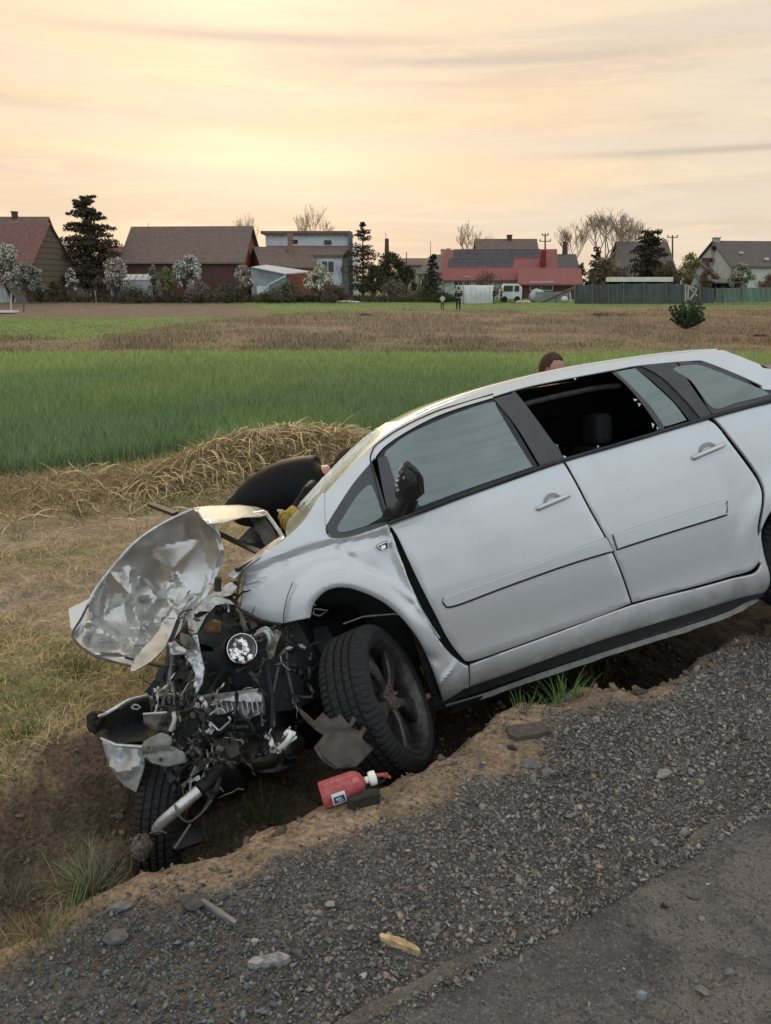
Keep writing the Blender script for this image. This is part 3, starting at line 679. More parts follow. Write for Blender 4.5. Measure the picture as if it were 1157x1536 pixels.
# road film thrown up along the sill, in the car's own frame
hz = q.v('DOT_PRODUCT', q.v('SUBTRACT', pos, tuple(CO)), tuple(cu))
film = q.m('MULTIPLY', q.rng(hz, .46, .12), q.rng(q.noise(pos, 9, 5, .7), .25, .65)); c_ = q.mix(q.m('MULTIPLY', film, .85), c_, (.27, .245, .21))
spk = q.m('MULTIPLY', q.rng(q.noise(pos, 60, 3, .7), .66, .72), q.rng(q.noise(pos, 3, 2, .5), .4, .6)); c_ = q.mix(q.m('MULTIPLY', spk, .6), c_, (.25, .24, .22))
q.put(b.inputs['Base Color'], c_); b.inputs['Metallic'].default_value = .45; q.put(b.inputs['Roughness'], q.rng(dirt, 0, 1, .40, .55))
b.inputs['Coat Weight'].default_value = 1.0; b.inputs['Coat Roughness'].default_value = .03
bare = mat('bonnet_paint', (.56, .55, .53), rough=.26, metal=.78, var=.10, scale=14)
bare_lt = mat('bent_steel', (.58, .59, .60), rough=.38, metal=.7, var=.25, scale=20, bump=.2)
blackp = mat('black_plastic', (.018, .018, .019), rough=.5, var=.3, scale=30, bump=.1)
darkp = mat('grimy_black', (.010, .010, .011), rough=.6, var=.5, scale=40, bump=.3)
greyp = mat('grey_plastic', (.095, .090, .084), rough=.55, var=.35, scale=25, bump=.2)
frit = mat('window_surround', (.058, .058, .064), rough=.35, var=.12, scale=12)
rubber = mat('rubber', (.016, .016, .017), rough=.75, var=.25, scale=35, bump=.15, spec=.35)
alum = mat('cast_aluminium', (.42, .42, .42), rough=.42, metal=.75, var=.35, scale=30, bump=.4)
chrome = mat('chrome', (.85, .85, .85), rough=.08, metal=1.0, var=.05)
rim_m = mat('dirty_alloy', (.060, .055, .055), rough=.38, metal=.55, var=.45, scale=22, bump=.15)
dirtm = mat('dried_mud', (.15, .11, .08), rough=.95, var=.4, scale=30, bump=.8)
cloth_int = mat('seat_fabric', (.012, .012, .013), rough=.9, var=.2)
def glass(name, tint, mixv, rough=.02):
    m = bpy.data.materials.new(name); m.use_nodes = True; t = m.node_tree; t.nodes.clear(); q = NG(t); pos = q.n('ShaderNodeNewGeometry').outputs['Position']
    body = q.n('ShaderNodeBsdfDiffuse'); nz = q.noise(pos, 2.2, 4, .6)
    q.put(body.inputs[0], q.mix(q.rng(nz, .3, .7), tuple(x * .75 for x in tint), tuple(x * 1.2 for x in tint)))
    tr = q.n('ShaderNodeBsdfTransparent'); q.put(tr.inputs[0], (.62, .72, .70)); gl = q.n('ShaderNodeBsdfGlossy'); gl.inputs['Roughness'].default_value = rough; q.put(gl.inputs[0], (.92, 1, .98))
    m1 = q.n('ShaderNodeMixShader'); q.put(m1.inputs[0], mixv); q.put(m1.inputs[1], tr.outputs[0]); q.put(m1.inputs[2], body.outputs[0])
    fr = q.n('ShaderNodeFresnel'); fr.inputs[0].default_value = 1.55
    m2 = q.n('ShaderNodeMixShader'); q.put(m2.inputs[0], q.m('ADD', q.m('MULTIPLY', fr.outputs[0], 1.0), .085, clamp=True)); q.put(m2.inputs[1], m1.outputs[0]); q.put(m2.inputs[2], gl.outputs[0])
    q.put(q.n('ShaderNodeOutputMaterial').inputs[0], m2.outputs[0]); return m
glass_side = glass('tinted_glass_sky_sheen', (.15, .205, .20), .62); glass_clear = glass('clear_glass', (.30, .36, .34), .38); glass_wind = glass('cracked_windscreen_glass', (.62, .58, .46), .62, .25)  # tint paints the sky's reflection on the side glass, the sunset's on the windscreen

car = thing('crashed_car', 'silver people carrier with destroyed front end lying nose down in the roadside ditch', 'car', c2w(1.0, .87, .0))
cpt = lambda x, y, z: c2w(np.array(x), np.array(y), np.array(z))
# --- painted side panels, traced on the side surface
fender = panel('front_wing', [(360, 913, 1), (368, 851, 1), (400, 829), (430, 806), (458, 778), (478, 746), (487, 741, 1), (489, 788), (492, 803), (506, 808), (540, 802), (575, 789), (583, 787, 1), (589, 812), (600, 838), (613, 870), (638, 925), (655, 955), (675, 980), (694, 996), (703, 1000, 1), (704, 1032, 1), (690, 1037), (664, 1051, 1),
                              (657, 1028), (643, 990), (625, 955), (600, 924), (575, 903), (545, 888), (520, 881), (500, 882), (485, 889), (471, 905), (466, 926, 1), (444, 930), (422, 936, 1), (392, 929)], silver, car, extra=fender_extra, step=.0105, thick=.03, smooth=24)
mb = MB(); mb.tube([cpt(x, float(prof(x, z)) - .0195, z) for x, z in [p2c(*p) for p in catmull([(426, 932), (427, 915), (432, 892), (440, 872)], 6)]], .0022, 5); mb.build('wing_crease_line', frit, car, smooth=60)  # dark thread drawn for the shade line of the wing crease
door_f = panel('front_door', [(586, 789, 1), (640, 768), (700, 745), (770, 720), (845, 693, 1), (862, 722), (885, 766), (909, 809), (930, 856), (947, 905, 1), (900, 924), (820, 953), (750, 978), (706, 992), (692, 985), (672, 958), (655, 925), (632, 880), (612, 838), (597, 806)], silver, car, mirror=True, shrink=.0005, lip=.003)
door_r = panel('rear_door', [(847.5, 691.5, 1), (950, 661), (1062, 629, 1), (1076, 639), (1100, 670), (1131, 712), (1141, 733), (1140, 757), (1134, 795), (1138, 832), (1130, 850), (1108, 861), (1050, 878), (949.5, 904, 1), (933, 857), (911.5, 809), (887.5, 765.5), (865, 722)], silver, car, mirror=True, shrink=.0005, lip=.003, step=.016)
sill = panel('sill', [(705, 998, 1), (705, 1031, 1), (760, 1012), (900, 962), (1050, 916), (1125, 893), (1146, 888), (1153, 870), (1150, 850, 1), (1143, 838), (1133, 857), (1110, 865), (1050, 882), (948, 908.5), (830, 952), (750, 981)], silver, car, step=.016, mirror=True)
qz = [p2c(*p) for p in catmull([(1070, 627), (1110, 615), (1157, 603)], 3)]; rz = [(RC[0] + .37 * math.cos(a), RC[1] + .385 * math.sin(a)) for a in np.linspace(math.pi * .93, .03, 26)]
rear_q = [(*qz[0], 1)] + [tuple(p) for p in qz[1:]] + [(2.42, 1.09), (2.60, 1.0, 1), (2.68, .8), (2.68, .5), (2.62, .32, 1), (2.45, .28, 1)] + [(x, z) for x, z in rz[::-1]][1:-1] + [(*rz[0], 1), (*p2c(1148, 850), 1)] + [p2c(*p) for p in [(1143, 833), (1138, 797), (1144, 758), (1145, 733), (1135, 709), (1104, 667), (1080, 637)]]
panel('rear_wing', rear_q, silver, car, px=False, n=3, mirror=True, step=.018)
# roof side / screen pillar, with the side-window openings left free
outer = [(487, 741), (510, 716), (548, 679), (575, 654), (602, 636), (660, 608), (740, 581), (850, 554), (960, 536), (1030, 528), (1080, 525, 1), (1097, 529), (1157, 553)]
oz = [p2c(*p) for p in catmull([p[:2] for p in outer], 4)]
back = [(2.45, 1.21), (2.75, 1.19)]
inner_px = catmull([(1157, 586), (1112, 565), (1062, 545), (1040, 542), (960, 549), (920, 556), (800, 579), (740, 596), (690, 612), (650, 627), (610, 648), (580, 668), (566, 682), (556, 696), (530, 727), (505, 765), (491, 788)], 3)
iz = [p2c(*p) for p in inner_px]
pillar = [(*oz[0], 1)] + [tuple(p) for p in oz[1:]] + [(2.22, 1.195), (2.42, 1.092, 1), (2.26, 1.125, 1)] + [tuple(p) for p in iz] + [(*p2c(489, 790), 1), (*p2c(487, 770), 1)]
panel('roof_side', pillar, silver, car, px=False, n=2, mirror=True, extra=None, step=.025, ring=.004)
panel('door_frame', [(563, 690, 1), (560, 680), (568, 667), (600, 645), (650, 621), (700, 603), (740, 592, 1), (740, 597, 1), (690, 612), (650, 627), (610, 648), (580, 668), (566, 683)], silver, car, off=-.004, step=.02, ring=.002, extra=None, thick=.008)
gap = MB(); gp = [p2c(*p) for p in catmull([(583, 787), (574, 762), (567, 735), (560, 708), (556, 690), (558, 678), (566, 666), (600, 643), (650, 619), (690, 606), (740, 591)], 4)]
gap.tube([cpt(x, float(prof(x, z)) + .0005, z) for x, z in gp], .0042, 6); gap.build('door_seal', blackp, car, smooth=60)
# --- glass and surrounds (set a little inside the paint)
def gpan(name, pts, m, off, px=True, mirror=True, thick=.004, step=.05, **k): return panel(name, pts, m, car, off=off, extra=None, lip=.0, ring=0, thick=thick, mirror=mirror, px=px, step=step, **k)
gpan('quarter_window_surround', [(490, 795, 1), (494, 780), (507, 762), (530, 727), (556, 696), (562, 706), (575, 748), (585, 785, 1), (560, 793), (520, 805), (500, 806)], frit, .002)
gpan('quarter_window', [(506, 793), (515, 776), (535, 745), (553, 728), (561, 735), (572, 766), (575, 778), (545, 790), (515, 798)], glass_side, -.002)
gpan('front_door_surround', [(566, 687, 1), (580, 668), (610, 648), (650, 627), (690, 612), (739, 597, 1), (749, 601), (772, 640), (807, 700, 1), (700, 738), (620, 768), (588, 781, 1), (577, 745), (570, 712)], blackp, .008)
gpan('front_window', [(577, 686), (590, 668), (612, 652), (650, 634), (690, 618), (738, 603), (746, 612), (771, 655), (799, 700, 1), (700, 734), (625, 762), (615, 765, 1), (597, 735)], glass_side, .002)
gpan('mirror_triangle', [(567, 688, 1), (580, 684, 1), (597, 730), (620, 764), (610, 774), (588, 782, 1), (577, 745)], frit, -.004)
gpan('door_pillar_trim', [(741, 598, 1), (768, 590, 1), (775, 590), (806, 630), (829, 662), (836, 668), (846, 689, 1), (812, 701, 1), (775, 640)], frit, -.002)
gpan('rear_window_glass', [(922, 558, 1), (950, 553), (957, 556), (985, 580), (1012, 606), (1030, 630, 1), (1004, 638), (992, 640, 1), (975, 613), (950, 585)], glass_side, .004)
gpan('window_divider', [(918, 559, 1), (924, 557, 1), (952, 584), (978, 612), (996, 640), (990, 644), (985, 636), (964, 606), (940, 578)], frit, -.003)
gpan('rear_pillar_trim', [(948, 552, 1), (1000, 545, 1), (1010, 560), (1035, 590), (1062, 625, 1), (1035, 631, 1), (1012, 603), (984, 576), (962, 559)], blackp, .006)
gpan('rear_pillar_trim', [(962, 549, 1), (1015, 543, 1), (1020, 552), (1045, 590), (1068, 622, 1), (1052, 628, 1), (1030, 602), (998, 570), (975, 555)], frit, -.002)
cq = [p2c(*p) for p in [(1017, 543), (1042, 543), (1062, 546), (1112, 566), (1157, 587)]]; cb = [p2c(*p) for p in [(1157, 598), (1110, 612), (1073, 623), (1050, 590), (1030, 562)]]
gpan('cargo_window_surround', [(*cq[0], 1)] + cq[1:] + [(2.20, 1.135, 1)] + cb, frit, 0.0, px=False)
cq2 = [p2c(*p) for p in [(1005 + 5, 553), (1040, 547), (1060, 551), (1105, 569), (1150, 588)]]; cb2 = [p2c(*p) for p in [(1145, 594), (1105, 604), (1072, 613), (1052, 592), (1035, 570)]]
gpan('cargo_window', cq2 + cb2, glass_clear, -.0025, px=False)
# belt-line strip
bs = [p2c(*p) for p in catmull([(584, 786), (640, 765), (700, 742), (805, 704), (846, 691), (950, 661), (1066, 626), (1157, 602)], 4)] + [(2.4, 1.088)]
for sd in (0, 1):
    mb = MB(); mb.tube([cpt(x, (float(prof(x, z)) - .006) if sd == 0 else CWID - float(prof(x, z)) + .006, z + .004) for x, z in bs], .009, 6); mb.build('belt_strip', blackp, car, smooth=60)
# --- rub strips: black joint with the painted strip proud of it
for nm, pts, dk in (('front', [(676, 893), (760, 862), (850, 829), (911, 807, 1), (922, 828, 1), (850, 850), (760, 882), (682, 911), (666, 908), (665, 899)], 0), ('rear', [(919, 803, 1), (1000, 777), (1083, 752), (1091, 757), (1091, 770), (1084, 776), (1010, 799), (926, 826, 1)], 0)):
    panel('strip_joint', pts, blackp, car, off=-.006, extra=None, ring=0, lip=0, thick=.008, step=.03, mirror=False)
    C_ = np.mean([p[:2] for p in pts], axis=0)
    ol = [p2c(p[0], p[1] - 1.3, -.012) + tuple(p[2:]) for p in pts]
    panel('side_moulding', ol, silver, car, off=-.015, extra=None, ring=.003, lip=.004, thick=.008, px=False, shrink=.0042, mirror=False)
# --- handles
for (hx, hy) in ((829, 752), (1062, 676)):
    x0, z0 = p2c(hx, hy); mb = MB(); V = []; k = 18
    cupm = MB(); prof_c = [(.043, -.0015), (.041, .0), (.034, .012), (.018, .019), (.0, .021)]
    yb = float(prof(x0, z0)); vs = []; fs = []
    for (r_, h_) in prof_c:
        for j in range(k): a = 2 * math.pi * j / k; vs.append(cpt(x0 + r_ * math.cos(a), yb - .0025 + h_ * .25, z0 + r_ * math.sin(a) * .92))
    cupm.add(vs, [(i * k + j, i * k + (j + 1) % k, (i + 1) * k + (j + 1) % k, (i + 1) * k + j) for i in range(4) for j in range(k)])
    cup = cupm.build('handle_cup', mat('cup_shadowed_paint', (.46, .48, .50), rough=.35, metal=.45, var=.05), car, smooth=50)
    pth = [cpt(x0 + dx_, yb - hh, z0 + dz_) for dx_, hh, dz_ in ((-.080, .004, -.010), (-.070, .015, -.008), (-.035, .024, -.002), (.03, .025, .004), (.062, .018, .006), (.084, .006, .008))]
    mb = MB(); mb.tube(catmull(pth, 4), [.0045] + [.0105] * 19 + [.006], 8); hd = mb.build('door_handle', silver, car, smooth=60)
    mb = MB(); mb.tube([p - cu * .009 + cw * .004 for p in catmull(pth, 4)], .005, 6); mb.build('handle_shadow_gap', blackp, hd, smooth=60)
# repeater badge beside the door gap
mb = MB(); x0, z0 = p2c(575, 819); yb = float(prof(x0, z0)) - .022
mb.add([cpt(x0 + a, yb, z0 + b_) for a, b_ in ((-.030, .014), (.026, .020), (.020, -.016), (-.018, -.014))] + [cpt(x0 + a, yb + .02, z0 + b_) for a, b_ in ((-.030, .014), (.026, .020), (.020, -.016), (-.018, -.014))], [(0, 1, 2, 3), (0, 4, 5, 1), (1, 5, 6, 2), (2, 6, 7, 3), (3, 7, 4, 0)])
bd = mb.build('side_repeater', blackp, car)
mb = MB(); mb.tube([cpt(x0 + a, yb - .003, z0 + b_) for a, b_ in ((-.026, .012), (.022, .017), (.017, -.013), (-.012, -.011), (-.026, .012))], .003, 6); mb.box(cpt(x0, yb - .004, z0), (.02, .004, .014), (cr, cw, cu)); mb.build('repeater_lens', chrome, bd)
# --- roof, windscreen, tail
roof_line = [p2c(*p) for p in catmull([(602, 636), (660, 608), (740, 581), (850, 554), (960, 536), (1030, 528), (1080, 525)], 5)]
def loft(line, ny, crown, bow, narrow=0.0):
    V = []; nl_ = len(line); b0, b1 = bow if hasattr(bow, '__len__') else (bow, bow); c0, c1 = crown if hasattr(crown, '__len__') else (crown, crown); n0, n1 = narrow if hasattr(narrow, '__len__') else (narrow, narrow)
    for i_, (x, z) in enumerate(line):
        y0 = float(prof(x, z)) + .004; f_ = i_ / (nl_ - 1); bow = b0 + (b1 - b0) * f_; crown = c0 + (c1 - c0) * f_; wd_ = CWID - 2 * y0 - (n0 + (n1 - n0) * f_)
        for j in range(ny + 1):
            t = j / ny; k_ = 1 - (2 * t - 1) ** 2; kk = math.sqrt(max(0, 1 - (2 * t - 1) ** 4))
            V.append(cpt(x - bow * k_, y0 + wd_ * t, z + crown * kk))
    n = len(line); F = [(i * (ny + 1) + j, (i + 1) * (ny + 1) + j, (i + 1) * (ny + 1) + j + 1, i * (ny + 1) + j + 1) for i in range(n - 1) for j in range(ny)]
    return MB().add(V, F)
loft(roof_line, 20, .020, (.012, .0), (.06, .0)).build('roof', silver, car, smooth=60)
for sd in (0, 1):
    rr_ = MB(); rr_.tube([cpt(x, (float(prof(x, z)) + .03) if sd == 0 else CWID - float(prof(x, z)) - .03, z + .004) for x, z in roof_line[2:]], .006, 8); rr_.build('roof_rail', silver, car, smooth=60)
ws = [p2c(*p) for p in catmull([(602, 636), (575, 654), (548, 679), (515, 712), (487, 743), (460, 776), (430, 806)], 5)]
loft(ws, 20, (.020, .010), (.012, .03), (.06, .26)).build('windscreen', glass_wind, car, smooth=60)
ck = MB()
for _ in range(34):
    i0 = random.randint(8, 24); t0 = random.uniform(.05, .5); pts = []
    for s_ in range(7):
        i = min(len(ws) - 1, max(0, i0 + int(s_ * random.choice((-1, 0, 1))))); t = min(.95, max(.03, t0 + s_ * random.uniform(.01, .05))); x, z = ws[i]; y0 = float(prof(x, z)) + .004; k_ = 1 - (2 * t - 1) ** 2
        pts.append(cpt(x - .035 * k_ - .006, y0 + (CWID - 2 * y0 - .2) * t, z + .014 + .006))
    ck.tube(pts, .0018, 4)
ck.build('windscreen_cracks', mat('crack_white', (.75, .74, .68), rough=.5), car)
tail = [(x, z) for x, z in [roof_line[-1], p2c(1097, 529), p2c(1157, 553), (2.22, 1.195), (2.42, 1.092), (2.60, 1.0), (2.68, .8), (2.68, .5), (2.62, .32), (2.5, .22)]]
loft(tail, 12, .02, (0, -.04)).build('tailgate', silver, car, smooth=50)
pass
# bonnet-side cowl under the windscreen
pass
# --- inner shell, floor, cabin
mb = MB()
xs = np.linspace(-.02, 3.25, 30)
shell = [(a - .055, b_) for a, b_ in [p2c(*p) for p in [(590, 796), (612, 850), (640, 915), (675, 975), (708, 1012)]]]
for y_ in (.065, CWID - .065):
    mb.add([cpt(a, y_, b_) for a, b_ in shell + [(1.62, .25), (1.66, .5), (1.80, .72), (2.4, .70), (2.42, .4), (2.6, .4), (2.6, .98), (2.40, 1.06), (1.2, 1.09), (.0, 1.07)]], [tuple(range(15))])
mb.build('door_shell', darkp, car)
mb = MB(); mb.box(cpt(.90, CWID / 2, .19), (1.9, CWID - .16, .05), (cr, cw, cu)); mb.box(cpt(2.1, CWID / 2, .46), (1.0, CWID - .2, .05), (cr, cw, cu)); mb.box(cpt(-.02, CWID / 2, .65), (.05, CWID - .2, .9), (cr, cw, cu)); mb.build('floor_pan', darkp, car)
mb = MB()
for k_ in (0.36, 1.0): mb.beam(cpt(-.2, k_, .08), cpt(2.2, k_, .10), .07, .08, cu)
mb.tube([cpt(-.3, .8, .12), cpt(.6, .75, .09), cpt(1.6, .8, .10), cpt(2.6, .7, .2)], .03, 8); mb.build('underbody_rails', greyp, car)
mb = MB(); hl = [(x, z) for x, z in roof_line]
V = []; 
for x, z in hl: V += [cpt(x, .33, z - .045), cpt(x, CWID - .33, z - .045)]
mb.add(V, [(2 * i, 2 * i + 1, 2 * i + 3, 2 * i + 2) for i in range(len(hl) - 1)]); mb.build('headliner', mat('headliner_cloth', (.05, .05, .05), rough=.95), car)
mb = MB(); hz_ = [p2c(*p) for p in catmull([(778, 600), (850, 582), (915, 569), (950, 566)], 4)]
mb.tube([cpt(x, .34, z - .03) for x, z in hz_], .014, 6); mb.build('grab_trim', greyp, car)
def seat(x0, y0, w_):
    mb = MB(); mb.box(cpt(x0, y0, .50), (.50, w_, .18), (cr, cw, cu)); a = R(-14); ax = (cr * math.cos(a) - cu * math.sin(a) * -1, cw, cu * math.cos(a) - cr * math.sin(a))
    ux = cu * math.cos(R(16)) + cr * math.sin(R(16)); rx = cr * math.cos(R(16)) - cu * math.sin(R(16))
    mb.box(cpt(x0 + .30, y0, .50) + ux * .30, (.14, w_ * .96, .62), (rx, cw, ux)); mb.box(cpt(x0 + .30, y0, .50) + ux * .70, (.09, w_ * .5, .16), (rx, cw, ux))
    return mb.build('seat', cloth_int, car, bevel=.03)
seat(.72, .45, .5); seat(.72, 1.28, .5); seat(1.62, .87, 1.3)
mb = MB(); mb.box(cpt(.02, CWID / 2, .93), (.42, CWID - .3, .22), (cr, cw, cu)); mb.build('dashboard', blackp, car, bevel=.05)
mb = MB(); a0 = cpt(.34, .47, .98); ax_ = cr * .9 + cu * .42; ax_ /= np.linalg.norm(ax_); by = np.cross(ax_, cw)
mb.tube([a0 + .18 * (cw * math.cos(t) + by * math.sin(t)) for t in np.linspace(0, 2 * math.pi, 28)], .015, 6); mb.tube([a0, a0 - ax_ * .25], .03, 8); mb.build('steering_wheel', blackp, car, smooth=60)
bl = MB(); bl.add([cpt(x, CWID - .30, z) for x, z in [(0.0, 1.0)] + [(x, z - .05) for x, z in roof_line] + [(2.3, 1.0)]], [tuple(range(len(roof_line) + 2))]); bl.build('far_window_blackout', darkp, car)  # added dark panel that blacks out the far windows
# shards left in the broken rear window
mb = MB()
for (px, py, w_, h_) in [(829, 665, 9, 9), (845, 683, 5, 7), (896, 668, 3, 4), (950, 598, 7, 4), (957, 604, 5, 6), (978, 634, 4, 8), (985, 640, 4, 5), (861, 567, 4, 3), (975, 618, 3, 4)]:
    pts = [(px, py), (px + w_, py + h_ * .3), (px + w_ * .4, py + h_)]
    P = []
    for a, b_ in pts: x, z = p2c(a, b_, .004); P.append(cpt(x, float(prof(x, z)) + .004, z))
    P += [p + cw * .004 for p in P]; mb.add(P, [(0, 1, 2), (3, 5, 4), (0, 3, 4, 1), (1, 4, 5, 2), (2, 5, 3, 0)])
mb.build('glass_shard', mat('shard', (.62, .68, .66), rough=.25), car)
# papers lying behind the cargo window
mb = MB(); 
def qd(pts, y_):
    P = []
    for a, b_ in pts: x, z = p2c(a, b_, y_); P.append(cpt(x, float(prof(x, z)) + y_, z))
    return P
a_ = qd([(1052, 585), (1066, 572), (1120, 594), (1118, 600), (1070, 612)], .10); mb.add(a_, [tuple(range(5))]); mb.build('inner_light_panel', mat('pale_green_trim', (.50, .56, .42), rough=.6), car)
mb = MB(); mb.add(qd([(1047, 587), (1063, 579), (1062, 589)], .07), [(0, 1, 2)]); mb.build('paper', mat('paper_white', (.8, .8, .78), rough=.7), car)
# flange hanging below the sill
fl = [(666, 1052), (720, 1036), (800, 1008), (900, 975), (1000, 943), (1080, 916), (1128, 893)]
mb = MB(); P = []
for i, (a, b_) in enumerate(catmull(fl, 5)):
    x, z = p2c(a, b_, .10); jag = random.uniform(-.003, .004); P += [cpt(x, .105, z + .012), cpt(x, .10, z - .014 + jag)]
mb.add(P, [(2 * i, 2 * i + 1, 2 * i + 3, 2 * i + 2) for i in range(len(P) // 2 - 1)]); o = mb.build('sill_flange', mat('worn_flange', (.26, .26, .245), rough=.6, var=.3, scale=14), car); sd = o.modifiers.new('t', 'SOLIDIFY'); sd.thickness = .004
sheet('torn_underfloor', [(664, 1062, 3.72), (800, 1020, 3.85), (905, 985, 3.95), (930, 982, 4.0), (850, 1012, 3.93), (760, 1042, 3.82), (668, 1072, 3.74)], darkp, car, relief=.03, seed=3)
# door gap edge
mb = MB(); mb.tube([cpt(x, float(prof(x, z)) + .012, z) for x, z in [p2c(*p) for p in catmull([(586, 800), (600, 838), (618, 885), (640, 928), (660, 958)], 5)]], .006, 6); mb.build('hinge_edge', bare_lt, car, smooth=60)
# --- wheel-arch liners
def liner(poly, name, y1=.36, rr=.015):
    V = []; 
    for x, z in poly: y0 = float(prof(x, z)) + rr; V += [cpt(x, y0, z), cpt(x, y1, z)]
    MB().add(V, [(2 * i, 2 * i + 1, 2 * i + 3, 2 * i + 2) for i in range(len(poly) - 1)]).build(name, darkp, car, smooth=60)
liner(ARCH, 'front_arch_liner', .5); liner(RARCH, 'rear_arch_liner', .4)
MB().add([cpt(x, .5, z) for x, z in ARCH] , [tuple(range(len(ARCH)))]).build('arch_inner_wall', darkp, car); MB().add([cpt(x, .4, z) for x, z in RARCH], [tuple(range(len(RARCH)))]).build('arch_inner_wall', darkp, car)
mb = MB(); mb.tube([wp(470, 921, 3.5), wp(472, 913, 3.5), wp(492, 916, 3.48), (wp(480, 924, 3.48)), wp(470, 921, 3.5)], .004, 6); mb.tube([wp(515, 936, 3.5), wp(545, 925, 3.5), wp(590, 921, 3.55), wp(620, 925, 3.6)], .004, 6); mb.build('brake_line', greyp, car)

# --- wheels
def wheel(c, ax, Rt, width, Rr, rimmat=rim_m, name='wheel', spokes=5, rot=0, tread='road'):
    """c centre of the outer face, ax outward axle direction"""
    ax = np.array(ax, float); ax /= np.linalg.norm(ax); up = np.array([0, 0, 1.0]); x = np.cross(up, ax); x /= np.linalg.norm(x); y = np.cross(ax, x); c = np.array(c, float)
    hub = bpy.data.objects.new(name, None); col.objects.link(hub); hub.parent = car; ROOT[hub.name] = ROOT[car.name]
    # NB: parts of the wheel are sub-parts of the car
    N = 288; pr = [(Rr - .004, -.012, 0), (Rr + .012, -.002, 0), (Rr + .035, .004, 0), (Rt - .050, .006, 0), (Rt - .034, .001, 0), (Rt - .016, -.010, 2), (Rt - .005, -.022, 2), (Rt - .001, -.034, 1), (Rt, -.046, 1), (Rt - .009, -.048, 0), (Rt - .009, -.055, 0), (Rt + .002, -.057, 1), (Rt + .002, -.078, 1), (Rt - .009, -.080, 0), (Rt - .009, -.088, 0), (Rt + .002, -.090, 3), (Rt + .002, -.112, 3), (Rt - .009, -.114, 0), (Rt - .009, -.122, 0), (Rt + .002, -.124, 1), (Rt + .001, -.150, 1), (Rt - .009, -.152, 0), (Rt - .009, -.158, 0), (Rt, -.160, 2), (Rt - .004, -.182, 2), (Rt - .018, -.198, 2), (Rt - .05, -.206, 0), (Rr + .01, -.202, 0), (Rr - .004, -.19, 0)]
    k = width / .205; V = np.zeros((len(pr), N, 3)); A = np.arange(N) * 2 * math.pi / N
    for i, (r_, h_, fl_) in enumerate(pr):
        rad = np.full(N, r_); j = np.arange(N)
        if fl_ == 2: rad = rad - .008 * ((j % 4) == 0)
        if fl_ == 1: rad = rad - .007 * (((j + i) % 5) == 0)
        if fl_ == 3: rad = rad - .007 * (((j + i * 2) % 6) == 0)
        V[i] = c + np.outer(rad * np.cos(A), x) + np.outer(rad * np.sin(A), y) + ax * (h_ * k)
    m_ = len(pr); i, j = np.meshgrid(np.arange(m_ - 1), np.arange(N), indexing='ij'); a_ = (i * N + j).ravel(); b_ = (i * N + (j + 1) % N).ravel()
    ty = nmesh('tyre', V.reshape(-1, 3), np.stack([a_, b_, b_ + N, a_ + N], 1), rubber, parent=hub)
    ty.data.shade_smooth(); ty.data.set_sharp_from_angle(angle=R(24))
    mb = MB(); mb.lathe([(Rr - .006, -.20 * k), (Rr - .02, -.17 * k), (Rr - .03, -.06), (Rr - .022, -.028), (Rr - .012, -.016), (Rr - .004, -.008), (Rr + .004, -.004), (Rr + .006, -.010), (Rr, -.014)], c, ax, 64)
    mb.lathe([(Rr - .03, -.13), (.02, -.14)], c, ax, 40); rm = mb.build('rim', rim_m, hub, smooth=40)
    mb = MB(); mb.lathe([(.14, -.11), (.14, -.125), (.05, -.125), (.05, -.08), (.0, -.08)], c, ax, 40); mb.build('brake_disc', mat('brake_steel', (.14, .12, .11), rough=.45, metal=.8, var=.3), hub, smooth=40)
    for s_ in range(spokes):
        mb = MB(); a = rot + s_ * 2 * math.pi / spokes; d = x * math.cos(a) + y * math.sin(a); t = np.cross(ax, d); V = []
        st = [(.035, .026, -.050, .030), (.07, .023, -.040, .030), (.11, .024, -.034, .030), (.15, .036, -.032, .028), (Rr - .035, .056, -.036, .026), (Rr - .012, .062, -.038, .022)]
        for (r_, hw, h_, tk) in st:
            for (e, hh) in ((-1, -tk), (-1, -.008), (-.72, 0), (.72, 0), (1, -.008), (1, -tk)): V.append(c + d * r_ + t * (hw * e) + ax * (h_ + hh))
        ns = len(st); F = [(i * 6 + j, i * 6 + (j + 1) % 6, (i + 1) * 6 + (j + 1) % 6, (i + 1) * 6 + j) for i in range(ns - 1) for j in range(6)]; mb.add(V, F); mb.build('spoke', rim_m, hub, smooth=30)
    mb = MB(); mb.lathe([(.060, -.075), (.062, -.052), (.056, -.044), (.034, -.040), (.030, -.048), (.0, -.050)], c, ax, 24)
    for s_ in range(5):
        a = rot + .6 + s_ * 2 * math.pi / 5; d = x * math.cos(a) + y * math.sin(a); mb.lathe([(.010, -.06), (.010, -.036), (.007, -.032), (0, -.032)], c + d * .052, ax, 6)
    mb.build('hub_centre', mat('rusty_hub', (.12, .085, .075), rough=.6, metal=.4, var=.4, scale=60), hub, smooth=40)
    return hub
ct = (601, 1041); zh = ray(*ct); zh = zh / np.linalg.norm(zh)
def imgdir(dx, dy):
    d = np.array([dx, -dy * sp, -dy * cp]); d = d - zh * (d @ zh); return d / np.linalg.norm(d)
nax = -.36 * zh + .933 * imgdir(.927, -.375)
wheel(wp(*ct, 3.40), nax, .345, .225, .262, rot=.45)
zh = ray(250, 1165); zh /= np.linalg.norm(zh)
wheel(wp(294, 1214, 3.28), -.25 * zh + .965 * imgdir(.99, .03), .305, .185, .225, rot=.2)
wheel(cpt(RC[0], .03, RC[1] - .03), -cw, .330, .205, .235)
wheel(cpt(RC[0], CWID - .03, RC[1] - .03), cw, .330, .205, .235)
